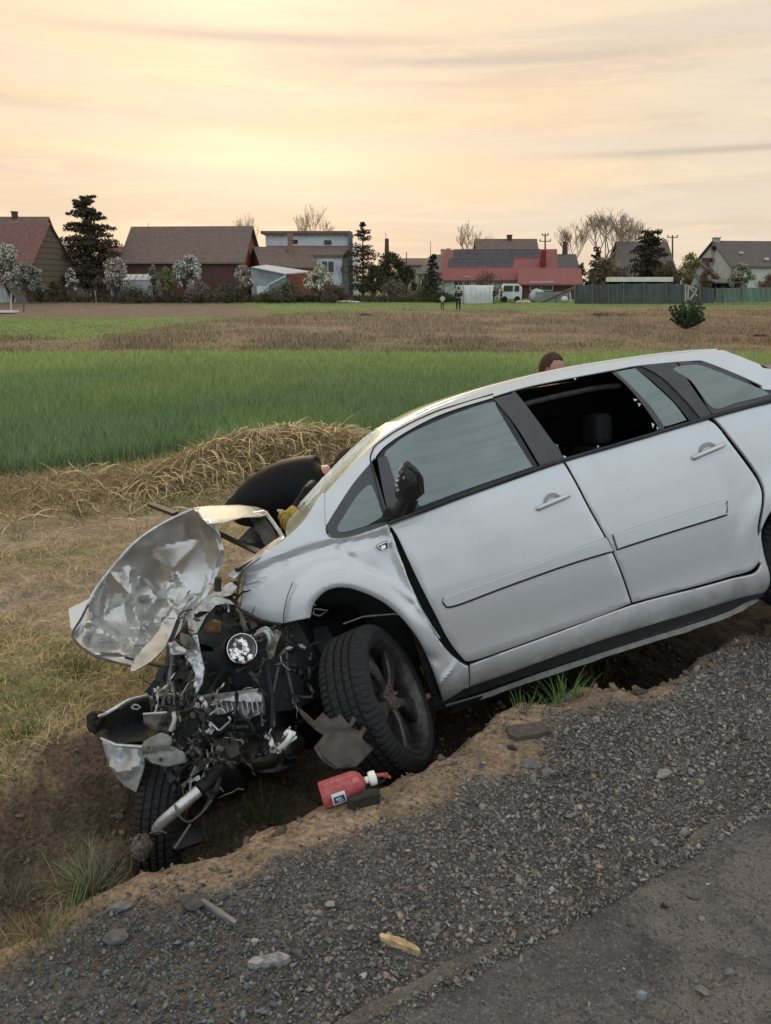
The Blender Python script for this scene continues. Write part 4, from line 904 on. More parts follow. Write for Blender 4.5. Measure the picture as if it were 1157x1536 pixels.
# --- broken door mirror
mb = MB(); mb.tube([wp(598, 768, 3.42), wp(606, 752, 3.36), wp(612, 738, 3.33)], [.032, .026, .022], 8); mir = mb.build('mirror_arm', blackp, car, smooth=50)
sheet('mirror_housing', [(596, 716, 3.30), (607, 694, 3.28), (622, 700, 3.26), (634, 716, 3.26), (636, 738, 3.28), (622, 751, 3.32), (604, 756, 3.36), (594, 742, 3.34)], blackp, car, relief=.02, freq=.08, seed=4, thick=.012, step=4, extra=lambda a, b_: .035 * ((a - 614) / 20) ** 2 + .03 * ((b_ - 725) / 30) ** 2 - .03)
sheet('mirror_shell', [(607, 694, 3.25), (612, 691, 3.25), (626, 703, 3.23), (635, 716, 3.24), (637, 738, 3.26), (630, 742, 3.26), (626, 718, 3.25), (614, 704, 3.25)], mat('mirror_black_gloss', (.02, .022, .022), rough=.15), car, thick=.008, step=4)
mb = MB()
for (a, b_) in [(604, 700), (600, 706), (598, 713), (596, 720), (595, 728), (597, 735), (602, 709), (606, 717)]: mb.ball(wp(a, b_, 3.26), .006 + random.random() * .004, 6, jit=.4)
mb.tube([wp(605, 696, 3.25), wp(598, 706, 3.25), (wp(594, 722, 3.26)), wp(596, 738, 3.28)], .0028, 5); mb.build('mirror_innards', alum, car)
sheet('mirror_foot', [(600, 757, 3.38), (620, 750, 3.37), (628, 752, 3.37), (620, 768, 3.40), (600, 775, 3.42), (583, 782, 3.43), (560, 786, 3.43), (552, 789, 3.43), (572, 776, 3.43), (580, 760, 3.42), (590, 764, 3.41)], darkp, car, relief=.01, step=5, thick=.01)
# ------------------------------------------------------------------ wrecked front end
def gauss(x, y, cx, cy, a, b, h, ang=0):
    c_, s_ = math.cos(ang), math.sin(ang); u_ = (x - cx) * c_ + (y - cy) * s_; v_ = -(x - cx) * s_ + (y - cy) * c_
    return h * np.exp(-(u_ / a) ** 2 - (v_ / b) ** 2)
def ridge(x, y, x1, y1, x2, y2, w_, h):
    """sharp fold along a line"""
    L = math.hypot(x2 - x1, y2 - y1); ux, uy = (x2 - x1) / L, (y2 - y1) / L
    t = (x - x1) * ux + (y - y1) * uy; d = np.abs(-(x - x1) * uy + (y - y1) * ux); tt = np.clip(t / L, 0, 1); dd = np.hypot(d, np.maximum(0, np.abs(t - tt * L)))
    return h * np.maximum(0, 1 - dd / w_)
_fc = facets(5, [(120, 300, 885, 990, 24, .040), (150, 260, 900, 970, 8, .060), (150, 330, 775, 870, 12, .009), (240, 330, 840, 900, 8, .022)])
def hood_relief(x, y):
    low = sstep(850, 905, y + (x - 220) * .45); D = _fc(x, y) + .010 * (fbm(x * .02, y * .02, 2) - .5)
    for a in [(192, 862, 204, 925, 14, -.03), (256, 885, 232, 928, 13, -.035), (135, 932, 182, 966, 13, -.04), (216, 905, 224, 955, 12, .035), (135, 960, 220, 972, 12, .05), (205, 945, 256, 932, 10, .04)]: D = D + ridge(x, y, *a)
    return D
sheet('bonnet', [(290, 763, 3.70, 1), (305, 774, 3.70), (318, 788, 3.71), (329, 801, 3.72), (334, 832, 3.73), (325, 852, 3.74), (316, 880, 3.74), (300, 905, 3.72), (284, 927, 3.68), (262, 958, 3.60), (240, 982, 3.54), (222, 996, 3.52), (199, 1006, 3.50), (195, 998, 3.52), (172, 991, 3.54), (155, 989, 3.56), (140, 981, 3.58), (118, 966, 3.62), (109, 950, 3.66), (122, 927, 3.70), (133, 905, 3.72), (141, 893, 3.73), (146, 880, 3.74), (175, 843, 3.74), (206, 810, 3.72), (245, 784, 3.71)],
      bare, car, ctrl=[(210, 860, 3.80), (250, 830, 3.78), (170, 930, 3.78), (240, 920, 3.80), (280, 800, 3.76), (200, 975, 3.62), (200, 920, 3.82)], extra=hood_relief, step=3.2, sharp=True, smooth=14, seed=2, jitter=.02)
sheet('bonnet_corner', [(103, 913, 3.75), (118, 906, 3.75), (135, 898, 3.74), (131, 915, 3.71), (122, 935, 3.67), (111, 951, 3.61), (106, 943, 3.67)], silver, car, step=6, relief=.01)
sheet('bonnet_rear_flange', [(290, 762, 3.72), (320, 759, 3.90), (360, 758, 4.12), (385, 761, 4.3), (399, 766, 4.4), (404, 771, 4.38), (392, 775, 4.2), (366, 776, 4.02), (335, 784, 3.82), (312, 786, 3.70), (302, 776, 3.70)], silver, car, step=6, relief=.012, freq=.06, thick=.006, extra=lambda x, y: .22 * (772 - y) / 12)
sheet('bonnet_lip', [(309, 783, 3.73), (318, 787, 3.73), (326, 793, 3.73), (331, 802, 3.73), (337, 832, 3.73), (332, 850, 3.76), (322, 874, 3.70), (305, 903, 3.64), (288, 926, 3.59), (283, 925, 3.59), (300, 898, 3.65), (317, 868, 3.72), (328, 836, 3.73), (324, 806, 3.73), (313, 790, 3.73)], bare_lt, car, step=5, relief=.02, freq=.1, thick=.006)
sheet('bonnet_fold', [(306, 890, 3.67), (290, 898, 3.67), (271, 916, 3.61), (258, 950, 3.51), (246, 975, 3.41), (228, 992, 3.33), (203, 1006, 3.29), (196, 1008, 3.29), (199, 994, 3.35), (212, 975, 3.43), (228, 960, 3.47), (245, 930, 3.55), (262, 910, 3.61), (285, 890, 3.67)], bare, car, step=5, relief=.03, freq=.05, extra=lambda x, y: .0007 * (x - 250) * np.sin(y * .12) * .3, thick=.006, seed=6)
for i, pl_ in enumerate([[(289, 764), (245, 785), (206, 811), (175, 844), (146, 881), (133, 906)], [(133, 906), (122, 928), (109, 951), (118, 967), (141, 983), (172, 993), (196, 999)]]):
    mb = MB(); ds = [3.66, 3.67, 3.68, 3.69, 3.69, 3.68] if i == 0 else [3.68, 3.65, 3.62, 3.58, 3.54, 3.51, 3.49]
    mb.tube(catmull([wp(a, b_, d - .01) for (a, b_), d in zip(pl_, ds)], 5), .008 if i == 0 else .006, 6); mb.build('bonnet_rim', bare_lt if i == 0 else greyp, car, smooth=60)
# bonnet hinge frame and the dark bars
sheet('hinge_plate', [(375, 776, 4.35), (396, 773, 4.42), (408, 790, 4.40), (420, 812, 4.30), (404, 824, 4.22), (396, 815, 4.25)], greyp, car, relief=.04, freq=.1, step=6, seed=5)
mb = MB(); mb.tube([wp(398, 768, 4.38), wp(412, 787, 4.35), wp(425, 806, 4.28)], .012, 6); mb.tube([wp(404, 824, 4.1), wp(413, 811, 4.05)], .008, 6); mb.tube([wp(347, 779, 4.1), wp(372, 772, 4.2), wp(396, 768, 4.32)], .011, 6); mb.build('hinge_arm', bare_lt, car, smooth=50)
mb = MB(); mb.beam(wp(326, 799, 3.95), wp(392, 831, 3.75), .028, .012, cu); mb.build('bonnet_stay', darkp, car)
mb = MB(); mb.beam(wp(225, 756, 4.6), wp(264, 771, 4.35), .035, .02, cu); mb.build('wiper_arm', blackp, car)
mb = MB(); mb.tube(catmull([wp(262, 998, 3.5), wp(240, 999, 3.48), wp(222, 995, 3.50), wp(188, 986, 3.52)], 3), .006, 6); mb.build('bonnet_seal', blackp, car, smooth=60); mb = MB(); mb.tube([wp(355, 855, 3.5), wp(378, 842, 3.6), wp(420, 815, 3.85)], .012, 6); mb.build('gutter_edge', blackp, car, smooth=60)
sheet('wing_gutter', [(368, 851, 3.52), (400, 829, 3.58), (428, 806, 3.66), (424, 803, 3.78), (396, 822, 3.73), (366, 845, 3.64), (340, 862, 3.54), (352, 868, 3.50)], bare_lt, car, relief=.015, freq=.1, step=6)
# torn wing corner: dark inner edge
sheet('wing_return', [(368, 852, 3.50), (360, 870, 3.54), (355, 912, 3.52), (352, 914, 3.60), (357, 862, 3.66)], frit, car, step=5)
sheet('wing_underside', [(357, 914, 3.48), (392, 929, 3.49), (422, 937, 3.52), (402, 942, 3.60), (360, 928, 3.58), (352, 920, 3.56)], greyp, car, step=6, relief=.01)
sheet('wing_crease', [(366, 852, 3.285), (420, 838, 3.29), (470, 823, 3.31), (418, 851, 3.29), (392, 872, 3.29), (364, 874, 3.28)], mat('scuffed_paint', (.30, .31, .32), rough=.4, metal=.5, var=.3, scale=20), car, step=8, thick=.001) if False else None
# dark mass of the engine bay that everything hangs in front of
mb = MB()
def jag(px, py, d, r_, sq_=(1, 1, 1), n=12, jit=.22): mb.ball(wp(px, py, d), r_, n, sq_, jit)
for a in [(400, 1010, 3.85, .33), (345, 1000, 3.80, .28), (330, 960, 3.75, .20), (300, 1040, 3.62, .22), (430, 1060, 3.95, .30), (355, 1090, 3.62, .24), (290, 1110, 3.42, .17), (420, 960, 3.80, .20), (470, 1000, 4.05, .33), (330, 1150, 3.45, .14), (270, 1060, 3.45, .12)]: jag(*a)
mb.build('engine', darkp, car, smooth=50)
mb = MB()
for a in [(420, 1118, 3.46, .10, (1.2, 1, .7)), (385, 1130, 3.42, .10, (1.4, 1, .6)), (350, 1125, 3.42, .09, (1, 1, 1)), (400, 1146, 3.42, .06, (2.2, 1, .4))]: jag(*a, n=16, jit=.06)
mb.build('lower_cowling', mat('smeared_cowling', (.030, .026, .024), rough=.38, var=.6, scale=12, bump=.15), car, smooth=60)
# slam panel and inner plates
sheet('slam_panel', [(281, 923, 3.36), (296, 908, 3.36), (307, 897, 3.38), (325, 893, 3.40), (345, 900, 3.42), (353, 908, 3.42), (340, 905, 3.40), (324, 908, 3.38), (309, 924, 3.32), (296, 949, 3.28), (289, 953, 3.28), (284, 948, 3.32)], alum, car, relief=.03, freq=.08, step=5, seed=1)
sheet('slam_panel_top', [(295, 907, 3.45), (312, 893, 3.48), (335, 880, 3.5), (348, 872, 3.5), (356, 880, 3.45), (345, 893, 3.42), (325, 897, 3.42), (306, 902, 3.42)], bare_lt, car, relief=.04, freq=.12, step=5, seed=8)
sheet('air_duct', [(304, 950, 3.38), (310, 934, 3.38), (322, 929, 3.38), (331, 932, 3.39), (330, 952, 3.42), (318, 948, 3.40)], mat('rusty_brown', (.20, .11, .06), rough=.6, var=.4, scale=30), car, step=5, extra=lambda x, y: -.03 * (1 - ((x - 317) / 14) ** 2), thick=.01)
sheet('hanging_strip', [(278, 985, 3.26), (289, 953, 3.26), (296, 952, 3.24), (300, 972, 3.24), (307, 1003, 3.22), (304, 1024, 3.22), (298, 1036, 3.22), (292, 1045, 3.22), (294, 1030, 3.22), (289, 1034, 3.22), (294, 1012, 3.24), (288, 998, 3.25)], bare_lt, car, relief=.03, freq=.09, step=4, seed=9, thick=.005)
sheet('bracket_left', [(255, 984, 3.24), (256, 970, 3.24), (262, 962, 3.24), (269, 968, 3.22), (280, 974, 3.22), (279, 981, 3.22), (266, 982, 3.22)], alum, car, relief=.04, freq=.1, step=4, seed=3, thick=.006)
sheet('bracket_folded', [(271, 949, 3.26), (285, 953, 3.26), (291, 962, 3.24), (288, 974, 3.22), (279, 973, 3.22), (270, 962, 3.25)], greyp, car, relief=.04, freq=.1, step=4, seed=5)
sheet('strut_top', [(403, 950, 3.50), (415, 944, 3.48), (423, 948, 3.46), (417, 962, 3.46), (411, 984, 3.44), (403, 992, 3.44), (400, 975, 3.46)], mat('muddy_beige', (.27, .25, .21), rough=.8, var=.5, scale=25, bump=.4), car, relief=.05, freq=.08, step=4, seed=12)
mb = MB(); mb.tube(catmull([wp(384, 953, 3.38), wp(398, 947, 3.36), wp(405, 960, 3.36), wp(402, 975, 3.38)], 4), .012, 7); mb.tube(catmull([wp(386, 948, 3.40), wp(400, 942, 3.38), wp(410, 955, 3.38)], 4), .008, 7); mb.build('shiny_hose', alum, car, smooth=60)
# inside-light: the near headlamp, torn from its housing
hl_c = wp(363, 973, 3.28); fx = -ray(363, 973); fx /= np.linalg.norm(fx); hax = fx + np.array([.25, 0, .15]); hax /= np.linalg.norm(hax)
lamp = bpy.data.objects.new('headlamp', None); col.objects.link(lamp); lamp.parent = car; ROOT[lamp.name] = ROOT[car.name]
mb = MB(); mb.lathe([(.062, -.01), (.065, 0), (.065, .006), (.0625, .007), (.061, .002)], hl_c, hax, 32); mb.build('lamp_ring', chrome, lamp, smooth=50)
mb = MB(); mb.lathe([(.059, .002), (.052, -.025), (.03, -.045), (0, -.05)], hl_c, hax, 24); mb.build('lamp_bowl', alum, lamp, smooth=60)
mb = MB()
rg_ = random.Random(5)
xx_ = np.cross(hax, [0, 0, 1.0]); xx_ /= np.linalg.norm(xx_); yy_ = np.cross(xx_, hax)
for i in range(26):
    a = rg_.uniform(0, 6.28); r_ = .050 * math.sqrt(rg_.random()); c_ = hl_c - hax * .012 + xx_ * (r_ * math.cos(a)) + (yy_ * (r_ * math.sin(a) - .012)); mb.ball(c_, rg_.uniform(.009, .018), 8, jit=.12)
mb.build('lamp_reflector', chrome, lamp)
mb = MB(); mb.lathe([(.070, -.03), (.075, -.10), (.05, -.14), (0, -.14)], hl_c, hax, 24); mb.build('lamp_housing', darkp, lamp, smooth=50)
# finned aluminium casing
sheet('gearbox_casing', [(318, 1056, 3.30), (345, 1045, 3.33), (384, 1038, 3.38), (395, 1046, 3.38), (398, 1070, 3.36), (372, 1080, 3.32), (340, 1072, 3.28), (325, 1070, 3.28)], alum, car, step=5, thick=.02, extra=lambda x, y: .012 * np.sin((x + y * .3) * .75) * (y > 1052) - .03 * (y < 1052))
mb = MB()
for i in range(9):
    a = 322 + i * 7.5; mb.tube([wp(a + 3, 1056 - i * 1.3, 3.28 + i * .006), wp(a + 6, 1072 - i * .4, 3.25 + i * .006)], .0035, 5)
mb.build('casing_rib', alum, car)
mb = MB()
for i in range(6): mb.tube([wp(316 + i * 2, 1058 - i * 3.2, 3.27 + i * .01), wp(380 + i * 1.5, 1046 - i * 2.4, 3.36 + i * .01)], .004, 5)
mb.build('casing_fin', bare_lt, car)
mb = MB(); sqp = [(309, 1077), (313, 1073), (328, 1063), (334, 1064), (346, 1079), (344, 1083), (331, 1095), (327, 1095), (311, 1079)]; mb.tube([wp(a, b_, 3.20) for a, b_ in sqp], .0055, 6); mb.build('square_flange', bare_lt, car)
mb = MB(); mb.beam(wp(300, 1050, 3.42), wp(352, 1140, 3.24), .09, .06, cu); mb.build('chassis_leg', greyp, car, bevel=.006)
mb = MB(); mb.box(wp(329, 1081, 3.30), (.085, .14, .07), (cr, cw, cu)); mb.build('crash_can', darkp, car)
mb = MB(); mb.tube(catmull([wp(420, 1122, 3.16), wp(428, 1116, 3.14), wp(434, 1107, 3.13), wp(438, 1099, 3.14)], 4), .0125, 8); mb.tube([wp(430, 1097, 3.14), wp(443, 1102, 3.14)], .011, 8); mb.build('white_pipe', mat('white_plastic', (.75, .75, .72), rough=.4), car, smooth=60)
brownp = mat('dirty_brown_plastic', (.050, .044, .037), rough=.6, var=.4, scale=20, bump=.3)
sh_ = sheet('splash_shield', [(447, 1060, 3.2), (460, 1070, 3.15), (472, 1082, 3.1), (485, 1069, 3.1), (495, 1079, 3.08), (511, 1071, 3.08), (524, 1087, 3.05), (529, 1074, 3.06), (535, 1079, 3.05), (527, 1092, 3.03), (540, 1097, 3.02), (545, 1089, 3.03), (551, 1094, 3.02), (543, 1107, 3.0), (561, 1123, 2.98), (534, 1151, 2.94), (506, 1153, 2.94), (484, 1136, 2.98), (472, 1120, 3.0), (486, 1103, 3.05), (470, 1092, 3.1), (452, 1072, 3.18)], brownp, car, relief=.03, freq=.03, step=6, thick=.006, extra=lambda x, y: -.05 * (1 - ((x - 515) / 40) ** 2).clip(0, 1) * (y > 1095))
mb = MB(); mb.tube(catmull([wp(473, 1121, 2.98), wp(484, 1138, 2.95), wp(505, 1153, 2.92)], 4), .006, 6); mb.build('shield_rim', greyp, car, smooth=60)
# far corner: bumper and wing hanging at the left of the picture
sheet('bumper_corner', [(133, 1072, 3.25), (148, 1069, 3.2), (160, 1069, 3.15), (194, 1049, 3.2), (221, 1043, 3.25), (226, 1066, 3.22), (222, 1090, 3.15), (219, 1115, 3.08), (181, 1117, 3.1), (156, 1108, 3.15), (143, 1101, 3.2), (134, 1093, 3.25)], blackp, car, relief=.02, freq=.04, step=6, thick=.012, extra=lambda x, y: .10 * np.clip(1 - np.abs(y - 1090 + (x - 180) * .25) / 28, 0, 1))
sheet('bumper_tip', [(133, 1072, 3.23), (141, 1067, 3.2), (151, 1069, 3.18), (153, 1079, 3.18), (146, 1098, 3.2), (138, 1098, 3.22), (134, 1092, 3.23)], darkp, car, relief=.06, freq=.12, step=4, thick=.02)
mb = MB(); mb.tube(catmull([wp(149, 1074, 3.14), wp(156, 1072, 3.12), wp(163, 1068, 3.10), wp(178, 1059, 3.12), wp(194, 1050, 3.16), wp(221, 1043, 3.22)], 3), .0075, 6)
mb.tube([wp(152, 1107, 3.12), wp(175, 1117, 3.08), wp(217, 1120, 3.02)], .006, 6); mb.build('bumper_edge', bare_lt, car, smooth=60)
mb = MB(); mb.tube([wp(197, 1061, 3.16), wp(202, 1057, 3.16), wp(207, 1058, 3.16), (wp(211, 1061, 3.16)), wp(206, 1064, 3.16), wp(198, 1062, 3.16)], .004, 5); mb.build('clip', alum, car)
sheet('bumper_skin', [(154, 1109, 3.12), (175, 1117, 3.10), (217, 1120, 3.05), (217, 1150, 3.02), (211, 1170, 3.02), (205, 1188, 3.04), (187, 1179, 3.06), (172, 1160, 3.08), (165, 1150, 3.10), (158, 1130, 3.12)], mat('scuffed_silver', (.40, .41, .42), rough=.45, metal=.5, var=.25, scale=14, bump=.1), car, relief=.035, freq=.04, step=5, thick=.006, seed=15, extra=lambda x, y: ridge(x, y, 166, 1153, 190, 1157, 9, -.03) + ridge(x, y, 190, 1160, 212, 1140, 9, -.03))
sheet('torn_bracket', [(215, 1071, 3.08), (240, 1069, 3.06), (259, 1067, 3.06), (262, 1083, 3.05), (254, 1096, 3.05), (236, 1096, 3.05), (226, 1090, 3.06), (216, 1085, 3.08)], greyp, car, relief=.03, freq=.05, step=5, seed=21)
mb = MB(); mb.tube(catmull([wp(260, 1068, 3.03), wp(262, 1080, 3.02), wp(256, 1096, 3.02)], 4), .009, 7); mb.tube([wp(215, 1071, 3.06), wp(258, 1068, 3.04)], .004, 5); mb.build('pale_hose', mat('pale_plastic', (.5, .5, .47), rough=.4), car, smooth=60)
sheet('bumper_beam', [(211, 1127, 2.98), (215, 1118, 2.98), (219, 1111, 2.98), (230, 1104, 2.98), (243, 1099, 2.98), (252, 1102, 2.98), (257, 1109, 2.98), (255, 1120, 2.96), (266, 1124, 2.96), (278, 1132, 2.96), (280, 1142, 2.96), (262, 1147, 2.96), (244, 1150, 2.96), (230, 1144, 2.97), (218, 1136, 2.98)], mat('dusty_foam', (.20, .20, .19), rough=.7, var=.3, scale=20, bump=.4), car, relief=.02, freq=.03, step=4, thick=.02, seed=18, extra=lambda x, y: ridge(x, y, 214, 1130, 257, 1124, 9, .03))
mb = MB(); mb.ball(wp(241, 1139, 2.95), .007, 8); mb.ball(wp(223, 1121, 2.95), .005, 8); mb.build('bolt_hole', blackp, car)
mb = MB(); mb.tube(catmull([wp(236, 1244, 2.92), wp(243, 1234, 2.90), wp(268, 1212, 2.88), wp(298, 1186, 2.92)], 4), .0225, 12); mb.build('chassis_tube', bare_lt, car, smooth=60)
mb = MB(); mb.tube([wp(298, 1186, 2.93), wp(318, 1166, 3.0), wp(338, 1140, 3.15)], .026, 12); mb.tube(catmull([wp(330, 1168, 3.0), wp(322, 1187, 2.96), wp(308, 1215, 2.94)], 3), .012, 8); mb.box(wp(321, 1187, 2.95), (.035, .02, .012)); mb.build('subframe_tube', darkp, car, smooth=60)
mb = MB(); mb.tube(catmull([wp(262, 1207, 2.86), wp(268, 1222, 2.84), wp(282, 1233, 2.86), wp(300, 1222, 2.9), wp(318, 1200, 2.94)], 4), .004, 6); mb.tube([wp(286, 1236, 2.86), wp(262, 1273, 2.80)], .0045, 6); mb.tube(catmull([wp(225, 1250, 2.9), wp(240, 1246, 2.88), (wp(250, 1250, 2.88))], 4), .004, 6); mb.build('hanging_cable', greyp, car, smooth=60)
mb = MB(); mb.ball(wp(270, 1255, 3.05), .075, 14, (1.3, 1, .5), .2); mb.ball(wp(248, 1215, 3.1), .045, 12, (1, 1, 1), .2); mb.build('dark_void_lump', darkp, car, smooth=50)  # dark lumps added to stand for the black void here
mb = MB(); mb.ball(wp(213, 1271, 2.84), .042, 12, (.85, 1, 1.15), .22); mb.build('muddy_knuckle', mat('caked_mud', (.16, .145, .12), rough=.9, var=.7, scale=60, bump=1.2), car, smooth=20)
# small broken pieces, hoses and wires
pm = [darkp, blackp, greyp, alum, bare_lt, blackp, darkp]
zones = [(258, 300, 900, 1040, 3.32, .08, 30), (345, 440, 935, 1050, 3.50, .10, 60), (240, 320, 1040, 1150, 3.12, .12, 60), (300, 425, 1075, 1140, 3.24, .08, 44), (250, 340, 1120, 1200, 3.04, .10, 50), (425, 470, 945, 1090, 3.6, .08, 18), (335, 356, 870, 930, 3.6, .06, 12), (225, 262, 1020, 1075, 3.2, .06, 16)]
rg_ = random.Random(11)
def strip(cx, cy, d, L, a, w_, m_, name, kink=.7):
    P = []; n_ = rg_.randint(3, 6); c = wp(cx, cy, d)
    X = np.array([1.0, 0, 0]); U_ = np.array([0, sp, cp]); F_ = np.array([0, cp, -sp]); tw = rg_.uniform(0, 3)
    for s_ in range(n_ + 1):
        dr = X * math.cos(a) - U_ * math.sin(a); nr = (X * math.sin(a) + U_ * math.cos(a)) * math.cos(tw) + F_ * math.sin(tw); ww = w_ * rg_.uniform(.35, 1.15) * (1 if s_ < n_ else .3)
        P += [c - nr * ww, c + nr * ww]; c = c + (dr + F_ * rg_.uniform(-.5, .5)) * L / n_; a += rg_.uniform(-kink, kink); tw += rg_.uniform(-.8, .8)
    o = MB().add(P, [(2 * i, 2 * i + 1, 2 * i + 3, 2 * i + 2) for i in range(n_)]).build(name, m_, car); s2 = o.modifiers.new('t', 'SOLIDIFY'); s2.thickness = .003
for (x0, x1, y0, y1, d0, dv, n_) in zones:
    for i in range(n_):
        cx, cy, d = rg_.uniform(x0, x1), rg_.uniform(y0, y1), d0 + rg_.uniform(-dv, dv); kind = rg_.random()
        if kind < .40:
            m_ = rg_.choice((blackp, darkp, darkp, greyp, blackp, alum)); L = rg_.uniform(10, 45); a = rg_.uniform(0, 6.28); pts = [wp(cx, cy, d)]
            for s_ in range(5): a += rg_.uniform(-.7, .7); cx += math.cos(a) * L / 5; cy += math.sin(a) * L / 5; pts.append(wp(cx, cy, d + rg_.uniform(-.03, .03)))
            MB().tube(catmull(pts, 3), rg_.choice((.0022, .003, .004, .005, .009)), 6).build(rg_.choice(('hose', 'wire', 'cable')), m_, car, smooth=60)
        elif kind < .86:
            m_ = rg_.choice((darkp, darkp, blackp, greyp, alum, greyp, darkp, greyp, darkp, bare_lt)); strip(cx, cy, d, rg_.uniform(.03, .15), rg_.uniform(0, 6.28), rg_.uniform(.005, .018), m_, 'metal_strip')
        else:
            mb = MB(); c_ = wp(cx, cy, d); a = rg_.uniform(0, 3); b_ = rg_.uniform(-.6, .6); ax_ = np.array([math.cos(a), math.sin(a) * .5, b_]); k_ = rg_.uniform(.4, .9)
            mb.lathe([(0, 0), (.012 * k_, 0), (.012 * k_, .02 * k_), (.018 * k_, .022 * k_), (.018 * k_, .035 * k_), (.008 * k_, .037 * k_), (.008 * k_, .05 * k_), (0, .05 * k_)], c_, ax_, 10); mb.build('fitting', rg_.choice((blackp, greyp, alum)), car, smooth=50)
# torn struts that reach from the shell to the broken parts
for (x0, y0, d0, x1, y1, d1, w_, m_) in [(262, 960, 3.3, 240, 1075, 3.15, .014, greyp), (285, 1045, 3.25, 262, 1130, 3.05, .012, darkp), (238, 1030, 3.2, 232, 1074, 3.12, .010, bare_lt), (259, 1025, 3.18, 262, 1068, 3.1, .009, greyp), (300, 1100, 3.2, 268, 1195, 3.0, .016, darkp), (340, 1095, 3.3, 318, 1160, 3.05, .012, greyp), (400, 985, 3.45, 408, 1100, 3.35, .016, darkp), (418, 1000, 3.5, 412, 1090, 3.35, .010, greyp), (345, 985, 3.5, 300, 1060, 3.3, .014, darkp), (430, 950, 3.6, 444, 1060, 3.45, .012, greyp), (300, 1135, 3.1, 285, 1190, 2.98, .010, alum), (310, 1125, 3.1, 301, 1175, 3.0, .008, bare_lt), (318, 1120, 3.12, 322, 1165, 3.02, .007, alum), (330, 900, 3.6, 300, 945, 3.4, .012, darkp), (268, 930, 3.35, 250, 1000, 3.25, .018, darkp), (222, 1040, 3.25, 246, 1000, 3.3, .03, darkp), (245, 1010, 3.3, 262, 1050, 3.2, .04, darkp)]:
    mb = MB(); a = wp(x0, y0, d0); b_ = wp(x1, y1, d1); mid_ = (a + b_) / 2 + np.array([rg_.uniform(-.02, .02), rg_.uniform(-.02, .02), rg_.uniform(-.02, .02)]); mb.beam(a, mid_, w_, w_ * .4, (0, 1, 0)); mb.beam(mid_, b_, w_ * .9, w_ * .4, (0, 1, 0)); mb.build('strut', m_, car)
# broken glass / green coolant film near the wing tip
mb = MB()
for i in range(30): a, b_ = rg_.uniform(350, 368), rg_.uniform(850, 885); c_ = wp(a, b_, 3.72); mb.ball(c_, .005, 5, jit=.5)
mb.build('lamp_glass_crumbs', mat('green_glass', (.20, .36, .32), rough=.15), car)
mb = MB(); mb.lathe([(0, .03), (.014, .03), (.016, .02), (.016, -.02), (.02, -.03), (0, -.03)], wp(327, 876, 3.40), (0.1, 0, 1), 12); mb.tube([wp(268, 932, 3.22), wp(268, 925, 3.22), wp(275, 917, 3.22), wp(288, 914, 3.25)], .004, 6); mb.build('filler_cap', blackp, car, smooth=50)

# ------------------------------------------------------------------ fire extinguisher lying on the lip
red = mat('red_enamel', (.36, .042, .052), rough=.48, color2=(.42, .10, .10), scale=38, coat=.1, bump=.05)
A = onZ(484, 1190, -.12); 
for _ in range(6): A = onZ(482, 1194, float(Hg(A[0], A[1])) + .045)
dA = (A - EYE) @ np.array([0, cp, -sp]); B = wp(548, 1171, dA + .03); exax = (B - A) / np.linalg.norm(B - A); Lx = np.linalg.norm(B - A); er = 20.5 / 1150 * dA
ext = thing('fire_extinguisher', 'small red fire extinguisher lying on the sandy ditch lip by the front wheel', 'fire extinguisher', A - np.array([0, 0, .045]))
mb = MB(); mb.lathe([(0, .004), (er * .80, .004), (er * .96, 0), (er, .006), (er, Lx * .70), (er * .97, Lx * .78), (er * .86, Lx * .86), (er * .64, Lx * .93), (er * .34, Lx * .975), (er * .22, Lx), (er * .2, Lx * 1.03)], A, exax, 40); mb.build('cylinder', red, ext, smooth=50)
mb = MB(); mb.lathe([(0, Lx * 1.0), (er * .26, Lx * 1.0), (er * .26, Lx * 1.08), (er * .50, Lx * 1.09), (er * .55, Lx * 1.16), (er * .50, Lx * 1.24), (er * .2, Lx * 1.26), (0, Lx * 1.26)], A, exax, 20); mb.build('valve', mat('white_valve', (.78, .79, .76), rough=.35), ext, smooth=50)
up_ = np.array([0, 0, 1.0]); sd_ = np.cross(exax, up_); sd_ /= np.linalg.norm(sd_); up2 = np.cross(sd_, exax); T = A + exax * Lx * 1.18
mb = MB(); mb.beam(T + up2 * .010, T + exax * .055 - up2 * .006, .016, .007, up2); mb.beam(T + exax * .03 + up2 * .001, T + exax * .062 - up2 * .022, .015, .006, up2); mb.build('squeeze_lever', red, ext, bevel=.002)
mb = MB(); mb.tube(catmull([T - up2 * .008, T + exax * .02 - up2 * .028, T + exax * .042 - up2 * .020, T + exax * .048], 4), .0045, 7); mb.box(T - up2 * .018 + exax * .008, (.03, .02, .02), (exax, sd_, up2)); mb.build('carry_handle', blackp, ext, smooth=60)
mb = MB(); mb.tube([A + exax * Lx * .72 + (up2 * math.cos(a) - sd_ * math.sin(a)) * (er + .001) for a in (0, 1.6, 3.1)], .001, 4)
fr_ = -ray(510, 1190); fr_ -= exax * (fr_ @ exax); fr_ /= np.linalg.norm(fr_); dn = np.cross(exax, fr_); dn = dn if dn[2] < 0 else -dn
def patch(a0, a1, t0, t1, dr, name, m_, par):
    mb = MB(); V = []; n_ = 8
    for i in range(n_ + 1):
        a = a0 + (a1 - a0) * i / n_
        for t in (t0, t1): V.append(A + exax * t + (fr_ * math.cos(a) + dn * math.sin(a)) * (er + dr))
    mb.add(V, [(2 * i, 2 * i + 1, 2 * i + 3, 2 * i + 2) for i in range(n_)]); return mb.build(name, m_, par, smooth=60)
lb = patch(.15, 1.15, Lx * .20, Lx * .50, .0008, 'paper_label', mat('label_white', (.72, .73, .74), rough=.5, var=.08), ext)
